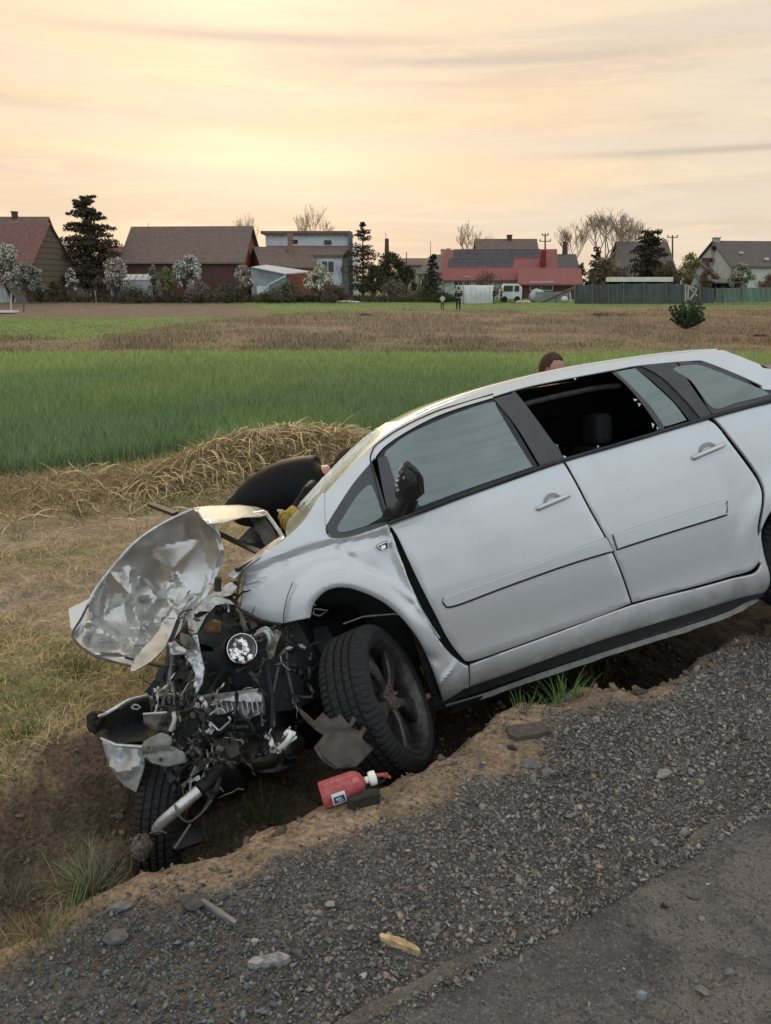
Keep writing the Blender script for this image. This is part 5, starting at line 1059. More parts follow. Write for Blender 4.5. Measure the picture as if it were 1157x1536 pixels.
patch(.40, .95, Lx * .23, Lx * .47, .0016, 'label_print', mat('label_blue', (.035, .055, .12), rough=.5), lb)
patch(.52, .66, Lx * .27, Lx * .40, .0022, 'label_mark', mat('label_pale', (.5, .56, .62), rough=.5), lb); patch(.72, .84, Lx * .30, Lx * .43, .0022, 'label_mark', MATS['label_pale'], lb)
for k_ in range(5): patch(-.75 + .0 * k_, -.68, Lx * (.12 + k_ * .13), Lx * (.21 + k_ * .13), .0006, 'worn_lettering', mat('faded_pink', (.52, .22, .22), rough=.5), ext)
patch(-.45, -.05, Lx * .72, Lx * .86, .0005, 'worn_sticker', mat('faded_red', (.52, .12, .11), rough=.5), ext)
# dark piece of trim lying against it
def ground_plate(name, pts, m_, label, cat, h=.008, tilt=0, relief=.01, group=None):
    P = []
    for a, b_ in pts:
        p = onZ(a, b_, -.05)
        for _ in range(8): p = onZ(a, b_, float(Hg(p[0], p[1])) + .012)
        P.append(p)
    P = np.array(P); c_ = P.mean(0); n_ = len(P); mb = MB()
    top = [c_ + np.array([0, 0, h * .8])]; top_i = [p + np.array([0, 0, h * random.uniform(.7, 1.0)]) for p in P]; inn = [c_ + (p - c_) * .6 + np.array([0, 0, h * (1 + random.uniform(-.2, .8))]) for p in P]; bot = [p - np.array([0, 0, .02]) for p in P]
    V = top + inn + top_i + bot; F = [(0, 1 + i, 1 + (i + 1) % n_) for i in range(n_)] + [(1 + i, 1 + n_ + i, 1 + n_ + (i + 1) % n_, 1 + (i + 1) % n_) for i in range(n_)] + [(1 + n_ + i, 1 + 2 * n_ + i, 1 + 2 * n_ + (i + 1) % n_, 1 + n_ + (i + 1) % n_) for i in range(n_)]
    mb.add(V, F); o = mb.build(name, m_, None, smooth=25); return tag(o, label, cat, group)
ground_plate('trim_piece', [(521, 1208), (531, 1199), (545, 1192), (557, 1188), (570, 1194), (570, 1202), (550, 1206), (530, 1212)], mat('muddy_black', (.030, .027, .022), rough=.75, var=.4, scale=40, bump=.4), 'dark muddy scrap of trim lying against the red extinguisher', 'car part', h=.03)
ground_plate('plastic_scrap', [(758, 1092), (764, 1104), (775, 1109), (800, 1105), (826, 1099), (825, 1093), (806, 1085), (790, 1088)], mat('dull_brown_plastic', (.085, .068, .055), rough=.75, var=.35, scale=30, bump=.3), 'flat broken dark brown plastic piece on the soil below the sill', 'car part', h=.010)
ground_plate('plastic_strip', [(296, 1349), (302, 1346), (330, 1364), (356, 1383), (352, 1388), (326, 1373)], mat('grey_strip', (.145, .15, .15), rough=.5, var=.2, scale=30), 'narrow grey plastic strip lying diagonally on the dark gravel', 'car part', h=.006)
ground_plate('wooden_stick', [(569, 1405), (573, 1402), (600, 1409), (624, 1421), (631, 1429), (618, 1427), (592, 1416), (572, 1409)], mat('split_wood', (.52, .38, .20), rough=.8, var=.45, scale=40, bump=.5), 'short splintered yellow wooden stick on the dark gravel', 'stick', h=.008)
ground_plate('flat_stone', [(372, 1447), (380, 1439), (400, 1436), (425, 1432), (436, 1437), (430, 1443), (405, 1447), (385, 1450)], mat('whitish_stone', (.30, .30, .285), rough=.9, var=.4, scale=60, bump=.5), 'long flat whitish stone in the dark gravel near the bottom', 'stone', h=.010)
ground_plate('blue_scrap', [(955, 1489), (963, 1486), (971, 1490), (964, 1494)], mat('blue_paper', (.26, .31, .32), rough=.7), 'tiny pale blue scrap on the asphalt near the bottom', 'litter', h=.004)
ground_plate('shard_in_cavity', [(1040, 1003), (1046, 999), (1051, 998), (1049, 1003), (1043, 1006)], mat('pale_chip', (.40, .37, .31), rough=.7), 'small pale shard in the dark hollow under the rear door', 'litter', h=.004)

# ------------------------------------------------------------------ people
skin = mat('skin', (.46, .235, .18), rough=.55, var=.06, scale=30); hair_m = mat('short_brown_hair', (.055, .024, .014), rough=.8, var=.4, scale=120, bump=.4, bscale=260)
jacket_m = mat('dark_jacket', (.006, .006, .0075), rough=.6, var=.2, scale=10, bump=.6, bscale=12, spec=.15); trous = mat('dark_trousers', (.012, .013, .018), rough=.85); shoe_m = mat('shoe_black', (.01, .01, .01), rough=.5)
def skinned(name, joints, bones, m_, parent, sub=2, root=0):
    """joints: name -> (pos, radius); grown into one surface"""
    ks = list(joints); me = bpy.data.meshes.new(name); off = ROOT[parent.name]
    me.from_pydata([tuple(np.array(joints[k][0]) - off) for k in ks], [(ks.index(a), ks.index(b_)) for a, b_ in bones], []); o = bpy.data.objects.new(name, me); col.objects.link(o); o.parent = parent; ROOT[o.name] = off
    o.modifiers.new('skin', 'SKIN'); me.skin_vertices[0].data
    for i, k in enumerate(ks):
        r_ = joints[k][1]; me.skin_vertices[0].data[i].radius = (r_, r_) if not hasattr(r_, '__len__') else r_
        me.skin_vertices[0].data[i].use_root = (i == root)
    s_ = o.modifiers.new('sub', 'SUBSURF'); s_.levels = sub; s_.render_levels = sub; me.materials.append(m_); return o
def head_mesh(c, fwd, up, size=.115):
    """head with brow, nose, mouth, ears; c is the centre of the skull"""
    fwd = np.array(fwd, float); fwd /= np.linalg.norm(fwd); up = np.array(up, float); up = up - fwd * (up @ fwd); up /= np.linalg.norm(up); rt = np.cross(fwd, up)
    bm = bmesh.new(); bmesh.ops.create_icosphere(bm, subdivisions=4, radius=1); V = np.array([v.co for v in bm.verts]); F = [tuple(v.index for v in f.verts) for f in bm.faces]; bm.free()
    x, y, z = V.T                     # x right, y forward, z up
    X = x * .70 * (1 - .18 * sstep(-.1, -1, z)); Y = y * .90 * (1 - .10 * sstep(0, -1, z)); Z = z * (1.08)
    front = sstep(.3, .8, y)
    Y = Y + .07 * front * np.exp(-((z + .0) / .10) ** 2) * sstep(.65, .3, np.abs(x)) - .05 * front * np.exp(-((z + .17) / .09) ** 2) * np.exp(-((np.abs(x) - .30) / .16) ** 2)
    Y = Y + .24 * np.exp(-(x / .11) ** 2) * np.exp(-((z + .36) / .13) ** 2) * front + .10 * np.exp(-(x / .09) ** 2) * np.exp(-((z + .2) / .12) ** 2) * front
    Y = Y + .05 * front * np.exp(-((z + .62) / .05) ** 2) * np.exp(-(x / .22) ** 2) + .05 * front * np.exp(-((z + .70) / .05) ** 2) * np.exp(-(x / .2) ** 2) + .09 * np.exp(-(x / .28) ** 2) * np.exp(-((z + .92) / .14) ** 2) * sstep(0, .4, y)
    P = (c + np.outer(X, rt) * size + np.outer(Y, fwd) * size + np.outer(Z, up) * size)
    mb = MB(); mb.add(P, F)
    for sx in (-1, 1):
        e = c + rt * (sx * .70 * size) + up * (-.22 * size) - fwd * (.08 * size); n_ = 14
        ring = lambda ra, rb, o_: [e + rt * sx * o_ * size + fwd * (ra * math.cos(a) * size - .05 * size * math.sin(a)) + up * rb * math.sin(a) * size for a in np.linspace(0, 2 * math.pi, n_, endpoint=False)]
        V2 = ring(.10, .20, -.03) + ring(.17, .29, .09) + ring(.15, .27, .14) + ring(.10, .20, .09) + ring(.04, .1, .05)
        mb.add(V2, [(i * n_ + j, i * n_ + (j + 1) % n_, (i + 1) * n_ + (j + 1) % n_, (i + 1) * n_ + j) for i in range(4) for j in range(n_)] + [tuple(range(4 * n_, 5 * n_))])
    return mb, (rt, fwd, up)
def hair_cap(c, fr3, size, m_, parent, hairline=.35, seed=0):
    rt, fwd, up = fr3; bm = bmesh.new(); bmesh.ops.create_icosphere(bm, subdivisions=5, radius=1); V = np.array([v.co for v in bm.verts]); F = [tuple(v.index for v in f.verts) for f in bm.faces]; bm.free()
    x, y, z = V.T; line = -.30 + (.80 + hairline * .2) * sstep(-.16, .22, y) + .10 * np.exp(-((y + .05) / .12) ** 2) * (np.abs(x) > .5) + .12 * np.exp(-(x / .2) ** 2) * 0 - .22 * sstep(0, -.7, y); line = line + .10 * sstep(.25, .55, np.abs(x)) * sstep(.3, .7, y)
    keep = z > line; t = 1.045 + .05 * (fbm(x * 11 + seed, y * 26 + z * 9, 4) - .5) + .03 * sstep(0, .8, z) + .03 * sstep(.3, .8, y) * sstep(.4, .8, z); t = np.where(keep, t, .97)
    P = c + np.outer(x * .70 * t * 1.01, rt) * size + np.outer(y * .90 * t, fwd) * size + np.outer(z * 1.08 * t, up) * size
    mb = MB(); mb.add(P, [f for f in F if keep[list(f)].any()]); return mb.build('hair', m_, parent, smooth=60)
def hand(root, d, palm_n, size, m_, parent, curl=.5):
    """palm, four fingers and a thumb; d towards the fingertips"""
    d = np.array(d, float) / np.linalg.norm(d); n_ = np.array(palm_n, float); n_ -= d * (n_ @ d); n_ /= np.linalg.norm(n_); s_ = np.cross(d, n_); root = np.array(root)
    J = {'w': (root, .026), 'p': (root + d * .045, .030), 'k': (root + d * .08, .030)}; Bn = [('w', 'p'), ('p', 'k')]
    o = skinned('hand_palm', J, Bn, m_, parent, 1); 
    for i, (off_, L) in enumerate(((-.030, .070), (-.010, .080), (.011, .075), (.030, .060))):
        b0 = root + d * .078 + s_ * off_; a = curl; P = [b0 - d * .02]; dd = d.copy()
        for L_ in (.45, .32, .23): P.append(P[-1] + dd * L * L_ + (d * .02 if len(P) == 1 else 0)); dd = dd * math.cos(a) + n_ * math.sin(a) * 1; dd /= np.linalg.norm(dd); a = curl
        MB().tube(catmull(P, 4), list(np.linspace(.0105, .0078, len(catmull(P, 4)))), 8).build('finger', m_, parent, smooth=60)
    P = [root + d * .02 - s_ * .02, root + d * .045 - s_ * .045 + n_ * .012, root + d * .072 - s_ * .05 + n_ * .030, root + d * .09 - s_ * .042 + n_ * .04]; MB().tube(catmull(P, 4), list(np.linspace(.014, .009, len(catmull(P, 4)))), 8).build('thumb', m_, parent, smooth=60)
def stand_person(name, label, foot, hgt, fwd, jm, tm, hm, arms='down', head_fwd=None, lean=0.0, hair_size=1, group=None, hands=True, scale_head=.115, head_c=None):
    foot = np.array(foot, float); f = np.array(fwd, float); f /= np.linalg.norm(f); rt = np.cross(f, [0, 0, 1.0]); k = hgt / 1.75; Z = np.array([0, 0, 1.0])
    root = thing(name, label, 'person', foot, group)
    pt = lambda r_, u_, fo=0.0: foot + (rt * r_ + Z * u_ + f * (fo + lean * max(0, u_ - .9))) * k
    J = {'pel': (pt(0, .94), (.135 * k, .10 * k)), 'bel': (pt(0, 1.10), (.14 * k, .10 * k)), 'ch': (pt(0, 1.30), (.165 * k, .11 * k)), 'nb': (pt(0, 1.44), .07 * k), 'nk': (pt(0, 1.52, .01), .055 * k), 'hd': (pt(0, 1.60, .02), .06 * k)}
    Bn = [('pel', 'bel'), ('bel', 'ch'), ('ch', 'nb'), ('nb', 'nk'), ('nk', 'hd')]
    Jl = {'pel': (pt(0, .93), (.14 * k, .105 * k))}; Bl = []; Jj = {'pel': (pt(0, .90), (.155 * k, .12 * k)), 'bel': (pt(0, 1.08), (.155 * k, .118 * k)), 'ch': (pt(0, 1.30), (.175 * k, .125 * k)), 'nb': (pt(0, 1.43), .085 * k), 'co': (pt(0, 1.475), .066 * k)}; Bj = [('pel', 'bel'), ('bel', 'ch'), ('ch', 'nb'), ('nb', 'co')]
    for s_, nm in ((-1, 'l'), (1, 'r')):
        for n_, (a, b_, c_), r_ in (('hip', (.09, .86, 0), .085), ('kne', (.11, .49, .02), .058), ('ank', (.12, .10, 0), .042)): J[n_ + nm] = (pt(s_ * a, b_, c_), r_ * k); Jl[n_ + nm] = (pt(s_ * a, b_, c_), (r_ + .013) * k)
        J['toe' + nm] = (pt(s_ * .14, .04, .14), .035 * k)
        Bn += [('pel', 'hip' + nm), ('hip' + nm, 'kne' + nm), ('kne' + nm, 'ank' + nm), ('ank' + nm, 'toe' + nm)]; Bl += [('pel', 'hip' + nm), ('hip' + nm, 'kne' + nm), ('kne' + nm, 'ank' + nm)]
        if arms == 'down': e = [(.19, 1.40, 0), (.24, 1.12, .0), (.23, .88, .08)]
        elif arms == 'front': e = [(.19, 1.40, 0), (.26, 1.13, .03), (.08, 1.08, .22)]
        else: e = [(.19, 1.40, 0), (.25, 1.15, .10), (.20, 1.05, .36)]
        for n_, q_, r_ in zip(('sh', 'el', 'wr'), e, (.055, .043, .030)): J[n_ + nm] = (pt(s_ * q_[0], q_[1], q_[2]), r_ * k); Jj[n_ + nm] = (pt(s_ * q_[0], q_[1], q_[2]), (r_ + .018) * k)
        Bn += [('nb', 'sh' + nm), ('sh' + nm, 'el' + nm), ('el' + nm, 'wr' + nm)]; Bj += [('nb', 'sh' + nm), ('sh' + nm, 'el' + nm), ('el' + nm, 'wr' + nm)]
    skinned('body', J, Bn, skin, root); skinned('trousers', Jl, Bl, tm, root); skinned('jacket', Jj, Bj, jm, root)
    hc = pt(0, 1.635, .03) if head_c is None else np.array(head_c); mb, fr3 = head_mesh(hc, head_fwd if head_fwd is not None else f, Z, scale_head * k); mb.build('head', skin, root, smooth=60); hair_cap(hc, fr3, scale_head * k, hm, root)
    if hands:
        for nm in 'lr':
            w_, e_ = J['wr' + nm][0], J['el' + nm][0]; hand(w_, w_ - e_, -rt if nm == 'r' else rt, 1, skin, root, .35)
    for s_, nm in ((-1, 'l'), (1, 'r')): MB().ball(pt(s_ * .125, .05, .06), .05 * k, 10, (.9, 2.4 if abs(f[1]) > abs(f[0]) else .9, .95), 0).build('shoe', shoe_m, root, smooth=60) if abs(f[1]) > abs(f[0]) else MB().ball(pt(s_ * .125, .05, .06), .05 * k, 10, (2.4, .9, .95), 0).build('shoe', shoe_m, root, smooth=60)
    return root, J
# man whose head shows over the roof (walks to the right, face half turned away)
hc = wp(827, 551, 5.75); gz = float(Hg(hc[0], hc[1])); k_h = (hc[2] - gz) / 1.635
stand_person('person', 'man with short brown hair standing behind the car roof, only his head visible', (hc[0], hc[1], gz), 1.75 * k_h, (.93, .15, 0), jacket_m, trous, hair_m, head_fwd=(.93, -.38, -.12), head_c=hc, scale_head=.118)
# person bending over the bonnet
pr = wp(405, 800, 5.3); feet = np.array([pr[0] - .02, pr[1] + .1, float(Hg(pr[0], pr[1] + .1))]); bp = thing('person', 'person in a dark jacket and yellow glove bending over behind the windscreen', 'person', feet)
W_ = lambda a, b_, d: wp(a, b_, d + .3)
J = {'pel': (W_(388, 765, 5.02), .17), 'bel': (W_(420, 738, 4.98), .235), 'ch': (W_(464, 733, 4.94), .245), 'nb': (W_(500, 718, 4.90), .11), 'nk': (W_(517, 705, 4.88), .052), 'hd': (W_(528, 692, 4.86), .05),
     'hipl': (W_(412, 800, 4.98), .12), 'knel': (feet + np.array([.03, -.05, .45]), .058), 'ankl': (feet + np.array([.0, 0, .09]), .042), 'toel': (feet + np.array([.12, -.08, .04]), .035),
     'hipr': (W_(410, 800, 5.16), .12), 'kner': (feet + np.array([.06, .18, .44]), .058), 'ankr': (feet + np.array([-.02, .2, .09]), .042), 'toer': (feet + np.array([.10, .14, .04]), .035),
     'shl': (W_(490, 728, 4.80), .055), 'ell': (W_(482, 790, 4.74), .042), 'wrl': (W_(468, 765, 4.66), .028), 'shr': (W_(494, 722, 5.05), .055), 'elr': (W_(520, 770, 5.0), .042), 'wrr': (W_(540, 790, 4.9), .03)}
Bn = [('pel', 'bel'), ('bel', 'ch'), ('ch', 'nb'), ('nb', 'nk'), ('nk', 'hd'), ('nb', 'shl'), ('shl', 'ell'), ('ell', 'wrl'), ('nb', 'shr'), ('shr', 'elr'), ('elr', 'wrr'), ('pel', 'hipl'), ('hipl', 'knel'), ('knel', 'ankl'), ('ankl', 'toel'), ('pel', 'hipr'), ('hipr', 'kner'), ('kner', 'ankr'), ('ankr', 'toer')]
skinned('body', {k: (v[0], v[1] * (.72 if k in ('pel', 'bel', 'ch', 'hipl', 'hipr') else 1)) for k, v in J.items()}, Bn, skin, bp)
grow = lambda ks, g_: {k: (J[k][0], J[k][1] + g_) for k in ks}
Jj = grow(['pel', 'bel', 'ch', 'nb', 'nk', 'shl', 'ell', 'shr', 'elr', 'wrr'], .022); Jj['hem'] = (W_(362, 766, 5.03), .12); Jj['hem2'] = (W_(347, 768, 5.04), .06)
_sp = [((343, 770), .04), ((350, 766), .085), ((366, 762), .135), ((395, 752), .195), ((430, 742), .235), ((462, 737), .245), ((488, 734), .225), ((505, 724), .16), ((517, 711), .115), ((527, 704), .085)]
_pt = catmull([list(W_(a[0], a[1], 5.0 - i * .012)) + [r_] for i, (a, r_) in enumerate(_sp)], 5)
MB().tube([q_[:3] for q_ in _pt], [float(q_[3]) for q_ in _pt], 28).build('jacket', jacket_m, bp, smooth=80)
for ks_ in (('shl', 'ell', 'wrl'), ('shr', 'elr', 'wrr')):
    _q = catmull([J[k][0] for k in ks_], 6); MB().tube(_q, list(np.linspace(.088, .045, len(_q))), 14).build('jacket_sleeve', jacket_m, bp, smooth=70)
skinned('trousers', grow(['pel', 'hipl', 'knel', 'ankl', 'hipr', 'kner', 'ankr'], .014), [('pel', 'hipl'), ('hipl', 'knel'), ('knel', 'ankl'), ('pel', 'hipr'), ('hipr', 'kner'), ('kner', 'ankr')], trous, bp)
hc = wp(525, 698, 5.12); mb, fr3 = head_mesh(hc, (.85, -.1, -.5), (.45, -.1, .85), .112); mb.build('head', skin, bp, smooth=60); hair_cap(hc, fr3, .114, mat('dark_brown_hair', (.03, .013, .009), rough=.8, var=.4, scale=120, bump=.4, bscale=260), bp)
hand(J['wrr'][0], J['wrr'][0] - J['elr'][0], (-1, 0, -.3), 1, skin, bp, .4)
glove = mat('yellow_knit', (.50, .34, .085), rough=.95, var=.4, scale=80, bump=.9, bscale=150)
W_ = lambda a, b_, d: wp(a - 16, b_ + 1, d - .15)
wr = W_(458, 768, 4.62); hd_ = np.array([-.55, -.2, -.75]); 
skinned('glove_palm', {'w': (W_(464, 760, 4.64), .036), 'p': (W_(456, 768, 4.62), .045), 'k': (W_(449, 776, 4.60), .042)}, [('w', 'p'), ('p', 'k')], glove, bp, 2)
for i, (a, b_) in enumerate(((436, 774), (439, 782), (444, 789), (450, 794))): MB().tube(catmull([W_(450 + i, 768 + i * 3, 4.60), W_((450 + a) / 2 - 2, (770 + b_) / 2 - 4 + i, 4.56), W_(a, b_, 4.57), W_(a + 3, b_ + 6, 4.60)], 4), .012, 8).build('glove_finger', glove, bp, smooth=60)
MB().tube(catmull([W_(462, 772, 4.6), W_(462, 782, 4.57), W_(457, 790, 4.57)], 4), .013, 8).build('glove_thumb', glove, bp, smooth=60)
MB().tube([W_(433, 766, 4.62), W_(438, 764, 4.62), W_(437, 779, 4.61)], .012, 6).build('glove_cuff', mat('pale_cuff', (.6, .55, .45), rough=.9), bp, smooth=60)
MB().tube(catmull([W_(486, 728, 4.78), W_(478, 738, 4.68), W_(468, 755, 4.65), W_(462, 764, 4.63)], 4), [.040] * 12 + [.036], 10).build('jacket_sleeve', jacket_m, bp, smooth=60)
# ------------------------------------------------------------------ the village
def gx(px, Y, py=445): return onY(px, py, Y)[0]
def gz_(py, Y, px=578): return onY(px, py, Y)[2]
def gnd(px, Y): x = gx(px, Y); return np.array([x, Y, float(H0(np.array([x]), np.array([Y]))[0])])
def fm(name, c, **k):
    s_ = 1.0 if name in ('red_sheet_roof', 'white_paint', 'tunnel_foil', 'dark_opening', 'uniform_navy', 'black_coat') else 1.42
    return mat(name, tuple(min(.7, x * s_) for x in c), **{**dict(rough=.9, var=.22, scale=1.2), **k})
roof_br = fm('brown_roof_tiles', (.115, .082, .070), scale=2.5, bump=.3, bscale=6); roof_rd = fm('red_roof_tiles', (.125, .062, .050), scale=2.5, bump=.3, bscale=6); roof_gr = fm('dark_grey_roof', (.080, .070, .068), scale=2.5)
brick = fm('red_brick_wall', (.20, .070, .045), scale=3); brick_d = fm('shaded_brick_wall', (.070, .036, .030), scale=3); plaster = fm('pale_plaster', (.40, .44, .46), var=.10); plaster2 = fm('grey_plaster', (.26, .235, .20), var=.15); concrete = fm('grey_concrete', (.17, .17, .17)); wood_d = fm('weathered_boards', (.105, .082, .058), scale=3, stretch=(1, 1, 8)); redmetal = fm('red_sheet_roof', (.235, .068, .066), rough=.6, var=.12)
dark_hole = fm('dark_opening', (.012, .012, .013)); pane_m = mat('window_pane', (.03, .035, .04), rough=.12, var=.2); white_m = fm('white_paint', (.66, .66, .64), var=.08); tube_m = fm('tunnel_foil', (.52, .53, .52), var=.10, rough=.6); net_m = fm('green_grey_net', (.056, .066, .064), var=.25, scale=.9); net_g = fm('green_net', (.10, .14, .115), var=.2, scale=.9)
def gable(name, label, pxA, pxB, Y, py_e, py_r, depth, wall, roof, ang=0.0, front=None, cat='house', over=.35, chim=(), wins=(), gend=None, base=None, group=None, hip=0.0, trim=None):
    """house with its ridge along the front wall A-B; the front wall faces the viewer, turned by ang"""
    A = gnd(pxA, Y); L = (gx(pxB, Y) - gx(pxA, Y)) / max(.3, math.cos(ang)); f = np.array([math.cos(ang), -math.sin(ang), 0]); n_ = np.array([math.sin(ang), math.cos(ang), 0]); Z = np.array([0, 0, 1.0])
    ze = gz_(py_e, Y) ; zr = onY((pxA + pxB) / 2, py_r, Y + depth / 2)[2]; z0 = A[2] - .6
    root = thing(name, label, cat, A + f * L / 2 + n_ * depth / 2 * 0 + np.array([0, 0, 0]), group); P = lambda a, d, z: np.array([A[0], A[1], 0]) + f * a + n_ * d + Z * z
    wl = MB(); t = .0
    wl.add([P(0, 0, z0), P(L, 0, z0), P(L, 0, ze), P(0, 0, ze)], [(0, 1, 2, 3)]); wl.build('wall', front or wall, root); MB().add([P(0, depth, z0), P(L, depth, z0), P(L, depth, ze), P(0, depth, ze)], [(1, 0, 3, 2)]).build('wall', wall, root)
    for a, nm in ((0, 'l'), (L, 'r')):
        ge = MB(); V = [P(a, 0, z0), P(a, depth, z0), P(a, depth, ze), P(a, depth / 2, zr - .12), P(a, 0, ze)]; V += [v + f * (.25 if a == 0 else -.25) for v in V]
        ge.add(V, [(0, 1, 2, 3, 4), (9, 8, 7, 6, 5)] + [(i, (i + 1) % 5, 5 + (i + 1) % 5, 5 + i) for i in range(5)]); ge.build('gable_wall', gend or wall, root)
    sl = (zr - ze) / (depth / 2); o = over; rf = MB(); th = .18
    for s_ in (0, 1):
        d0, d1 = (-o, depth / 2) if s_ == 0 else (depth + o, depth / 2); zz0 = ze - o * sl
        V = [P(-o, d0, zz0), P(L + o, d0, zz0), P(L + o - hip, d1, zr), P(-o + hip, d1, zr)]; V += [v + Z * th for v in V]; rf.add(V, [(0, 3, 2, 1), (4, 5, 6, 7), (0, 1, 5, 4), (1, 2, 6, 5), (2, 3, 7, 6), (3, 0, 4, 7)])
    rf.build('roof', roof, root)
    for (frac, dd, w_, top, m_) in chim:
        c = P(L * frac, depth * dd, 0); zt = onY(pxA + (pxB - pxA) * frac, top, Y + depth * dd)[2]; mb = MB(); mb.box((c[0], c[1], (zt + ze) / 2), (w_, w_, zt - ze)); mb.box((c[0], c[1], zt), (w_ * 1.2, w_ * 1.2, .15)); mb.build('chimney', m_, root)
    for (a0, z_, w_, h_) in wins:
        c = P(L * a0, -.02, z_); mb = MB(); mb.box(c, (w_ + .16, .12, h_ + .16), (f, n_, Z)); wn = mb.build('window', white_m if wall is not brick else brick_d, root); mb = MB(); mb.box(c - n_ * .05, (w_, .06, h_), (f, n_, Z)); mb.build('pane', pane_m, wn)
        mb = MB(); mb.box(c - n_ * .085, (.06, .03, h_), (f, n_, Z)); mb.build('glazing_bar', white_m, wn)
    return root, P, L, ze, zr, (f, n_, Z)
def planks(P, root, a, depth, ze, zr, z0, n_, out, m_):
    for i in range(n_):
        za = z0 + (zr - z0) * i / n_; zb = z0 + (zr - z0) * (i + 1) / n_ - .05; zm = (za + zb) / 2
        def lim(z): return (0, depth) if z <= ze else (depth / 2 * (z - ze) / (zr - ze), depth - depth / 2 * (z - ze) / (zr - ze))
        l0, l1 = lim(za), lim(zb)
        V = [P(a + out, l0[0], za), P(a + out, l0[1], za), P(a + out * .6, l1[1], zb), P(a + out * .6, l1[0], zb)]; V += [P(a, l0[0], za), P(a, l0[1], za), P(a, l1[1], zb), P(a, l1[0], zb)]
        MB().add(V, [(0, 1, 2, 3), (4, 7, 6, 5), (0, 4, 5, 1), (1, 5, 6, 2), (2, 6, 7, 3), (3, 7, 4, 0)]).build('plank', m_, root)
# left farmhouse: tall part behind, lower barn with plank gable in front
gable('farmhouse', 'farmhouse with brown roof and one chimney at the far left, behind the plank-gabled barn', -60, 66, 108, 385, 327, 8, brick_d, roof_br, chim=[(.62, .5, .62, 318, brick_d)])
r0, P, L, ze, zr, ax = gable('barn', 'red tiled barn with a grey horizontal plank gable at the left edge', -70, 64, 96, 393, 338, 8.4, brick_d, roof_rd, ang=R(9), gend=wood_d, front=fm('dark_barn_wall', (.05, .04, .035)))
planks(P, r0, L, 8.4, ze, zr, -.2, 13, .10, wood_d)
gable('shed', 'low red-roofed shed beside the dark conifer', 150, 190, 118, 410, 371, 9, brick, roof_rd, ang=R(-8), cat='shed')
gable('outbuilding', 'small grey brown lean-to roof between the plank barn and the red shed', 112, 134, 112, 405, 385, 5, plaster2, roof_br, cat='shed')
# long brown-roofed brick barn
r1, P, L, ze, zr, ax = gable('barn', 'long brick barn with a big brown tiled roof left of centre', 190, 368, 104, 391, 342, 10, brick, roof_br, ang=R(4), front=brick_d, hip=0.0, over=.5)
mb = MB(); 
for a in (.12, .30, .47, .66, .82): mb = MB(); mb.box(P(L * a, -.06, .3), (2.2, .08, 3.2), ax); mb.build('barn_door', fm('dark_red_boards', (.075, .028, .022), scale=4, stretch=(6, 1, 1)), r1)
# white two-storey house with stepped roofs
yw = 112; A = gnd(402, yw); B_ = gnd(526, yw); zt = gz_(351, yw); root = thing('house', 'white two storey house with flat dark eaves, brown lean-to roof band and brick chimney', 'house', (A + B_) / 2)
mb = MB(); xA, xB = gx(402, yw), gx(524, yw); mb.add([(xA, yw, -1), (xB, yw, -1), (xB, yw, zt), (xA, yw, zt), (xA, yw + 9, -1), (xB + .2, yw + 9, -1), (xB + .2, yw + 9, zt), (xA, yw + 9, zt)], [(0, 1, 2, 3), (1, 5, 6, 2), (5, 4, 7, 6), (4, 0, 3, 7)]); mb.build('wall', plaster, root)
mb = MB(); mb.box(((xA + xB) / 2 - .1, yw + 4.4, zt + .18), (xB - xA + .9, 10, .36)); mb.build('roof', roof_br, root)
for i in range(13): mb = MB(); mb.box((xA + (xB - xA) * (i + .5) / 13, yw - .35, zt - .12), (.16, .5, .25)); mb.build('eave_bracket', roof_br, root)
z1, z2 = gz_(368, yw - 1), gz_(382, yw - 3.5); mb = MB(); xa2, xb2 = gx(400, yw - 3), gx(516, yw - 3); V = [(xa2, yw - 3.6, z2), (xb2, yw - 3.6, z2), (xb2 + 1.0, yw - .02, z1), (xa2, yw - .02, z1)]; V += [(a, b_, c_ - .35) for a, b_, c_ in V]; mb.add(V, [(0, 1, 2, 3), (7, 6, 5, 4), (0, 4, 5, 1), (1, 5, 6, 2), (3, 7, 4, 0)]); mb.build('lean_to_roof', roof_br, root)
mb = MB(); mb.box(((gx(440, yw - 3) + xb2 - .2) / 2, yw - 1.7, (z2 - 1) / 2 - .2), (xb2 - .2 - gx(440, yw - 3), 3.2, z2 + .8)); mb.build('lower_wall', plaster, root)
for (px, py, w_, h_) in ((442.5, 362.5, .75, .50), (492, 363.5, .95, .55)): c = onY(px, py, yw - .06); mb = MB(); mb.box(c, (w_, .1, h_)); wn = mb.build('window', fm('dark_frame', (.03, .03, .035)), root); mb = MB(); mb.box(c - np.array([0, .07, 0]), (w_ * .8, .04, h_ * .7)); mb.build('pane', pane_m, wn)
c = onY(492, 400, yw - 3.45); mb = MB(); mb.box(c, (1.75, .12, 1.6)); wn = mb.build('window', white_m, root)
for s_ in (-.42, .42): mb = MB(); mb.box(c + np.array([s_, -.08, 0]), (.72, .05, 1.35)); mb.build('pane', pane_m, wn)
c = onY(525.5, 348, yw - .8); mb = MB(); mb.box((c[0], yw - .5, c[2] / 2), (.62, .55, c[2])); mb.build('flue_pipe', fm('slate_flue', (.10, .11, .12)), root)
c = onY(435, 348, yw - 4.4); mb = MB(); mb.box((c[0], yw - 4.4, c[2] / 2 + 2), (.62, .62, c[2] - 4)); mb.box((c[0], yw - 4.4, c[2]), (.75, .75, .12)); mb.build('chimney', fm('chimney_brick', (.17, .105, .08)), root)
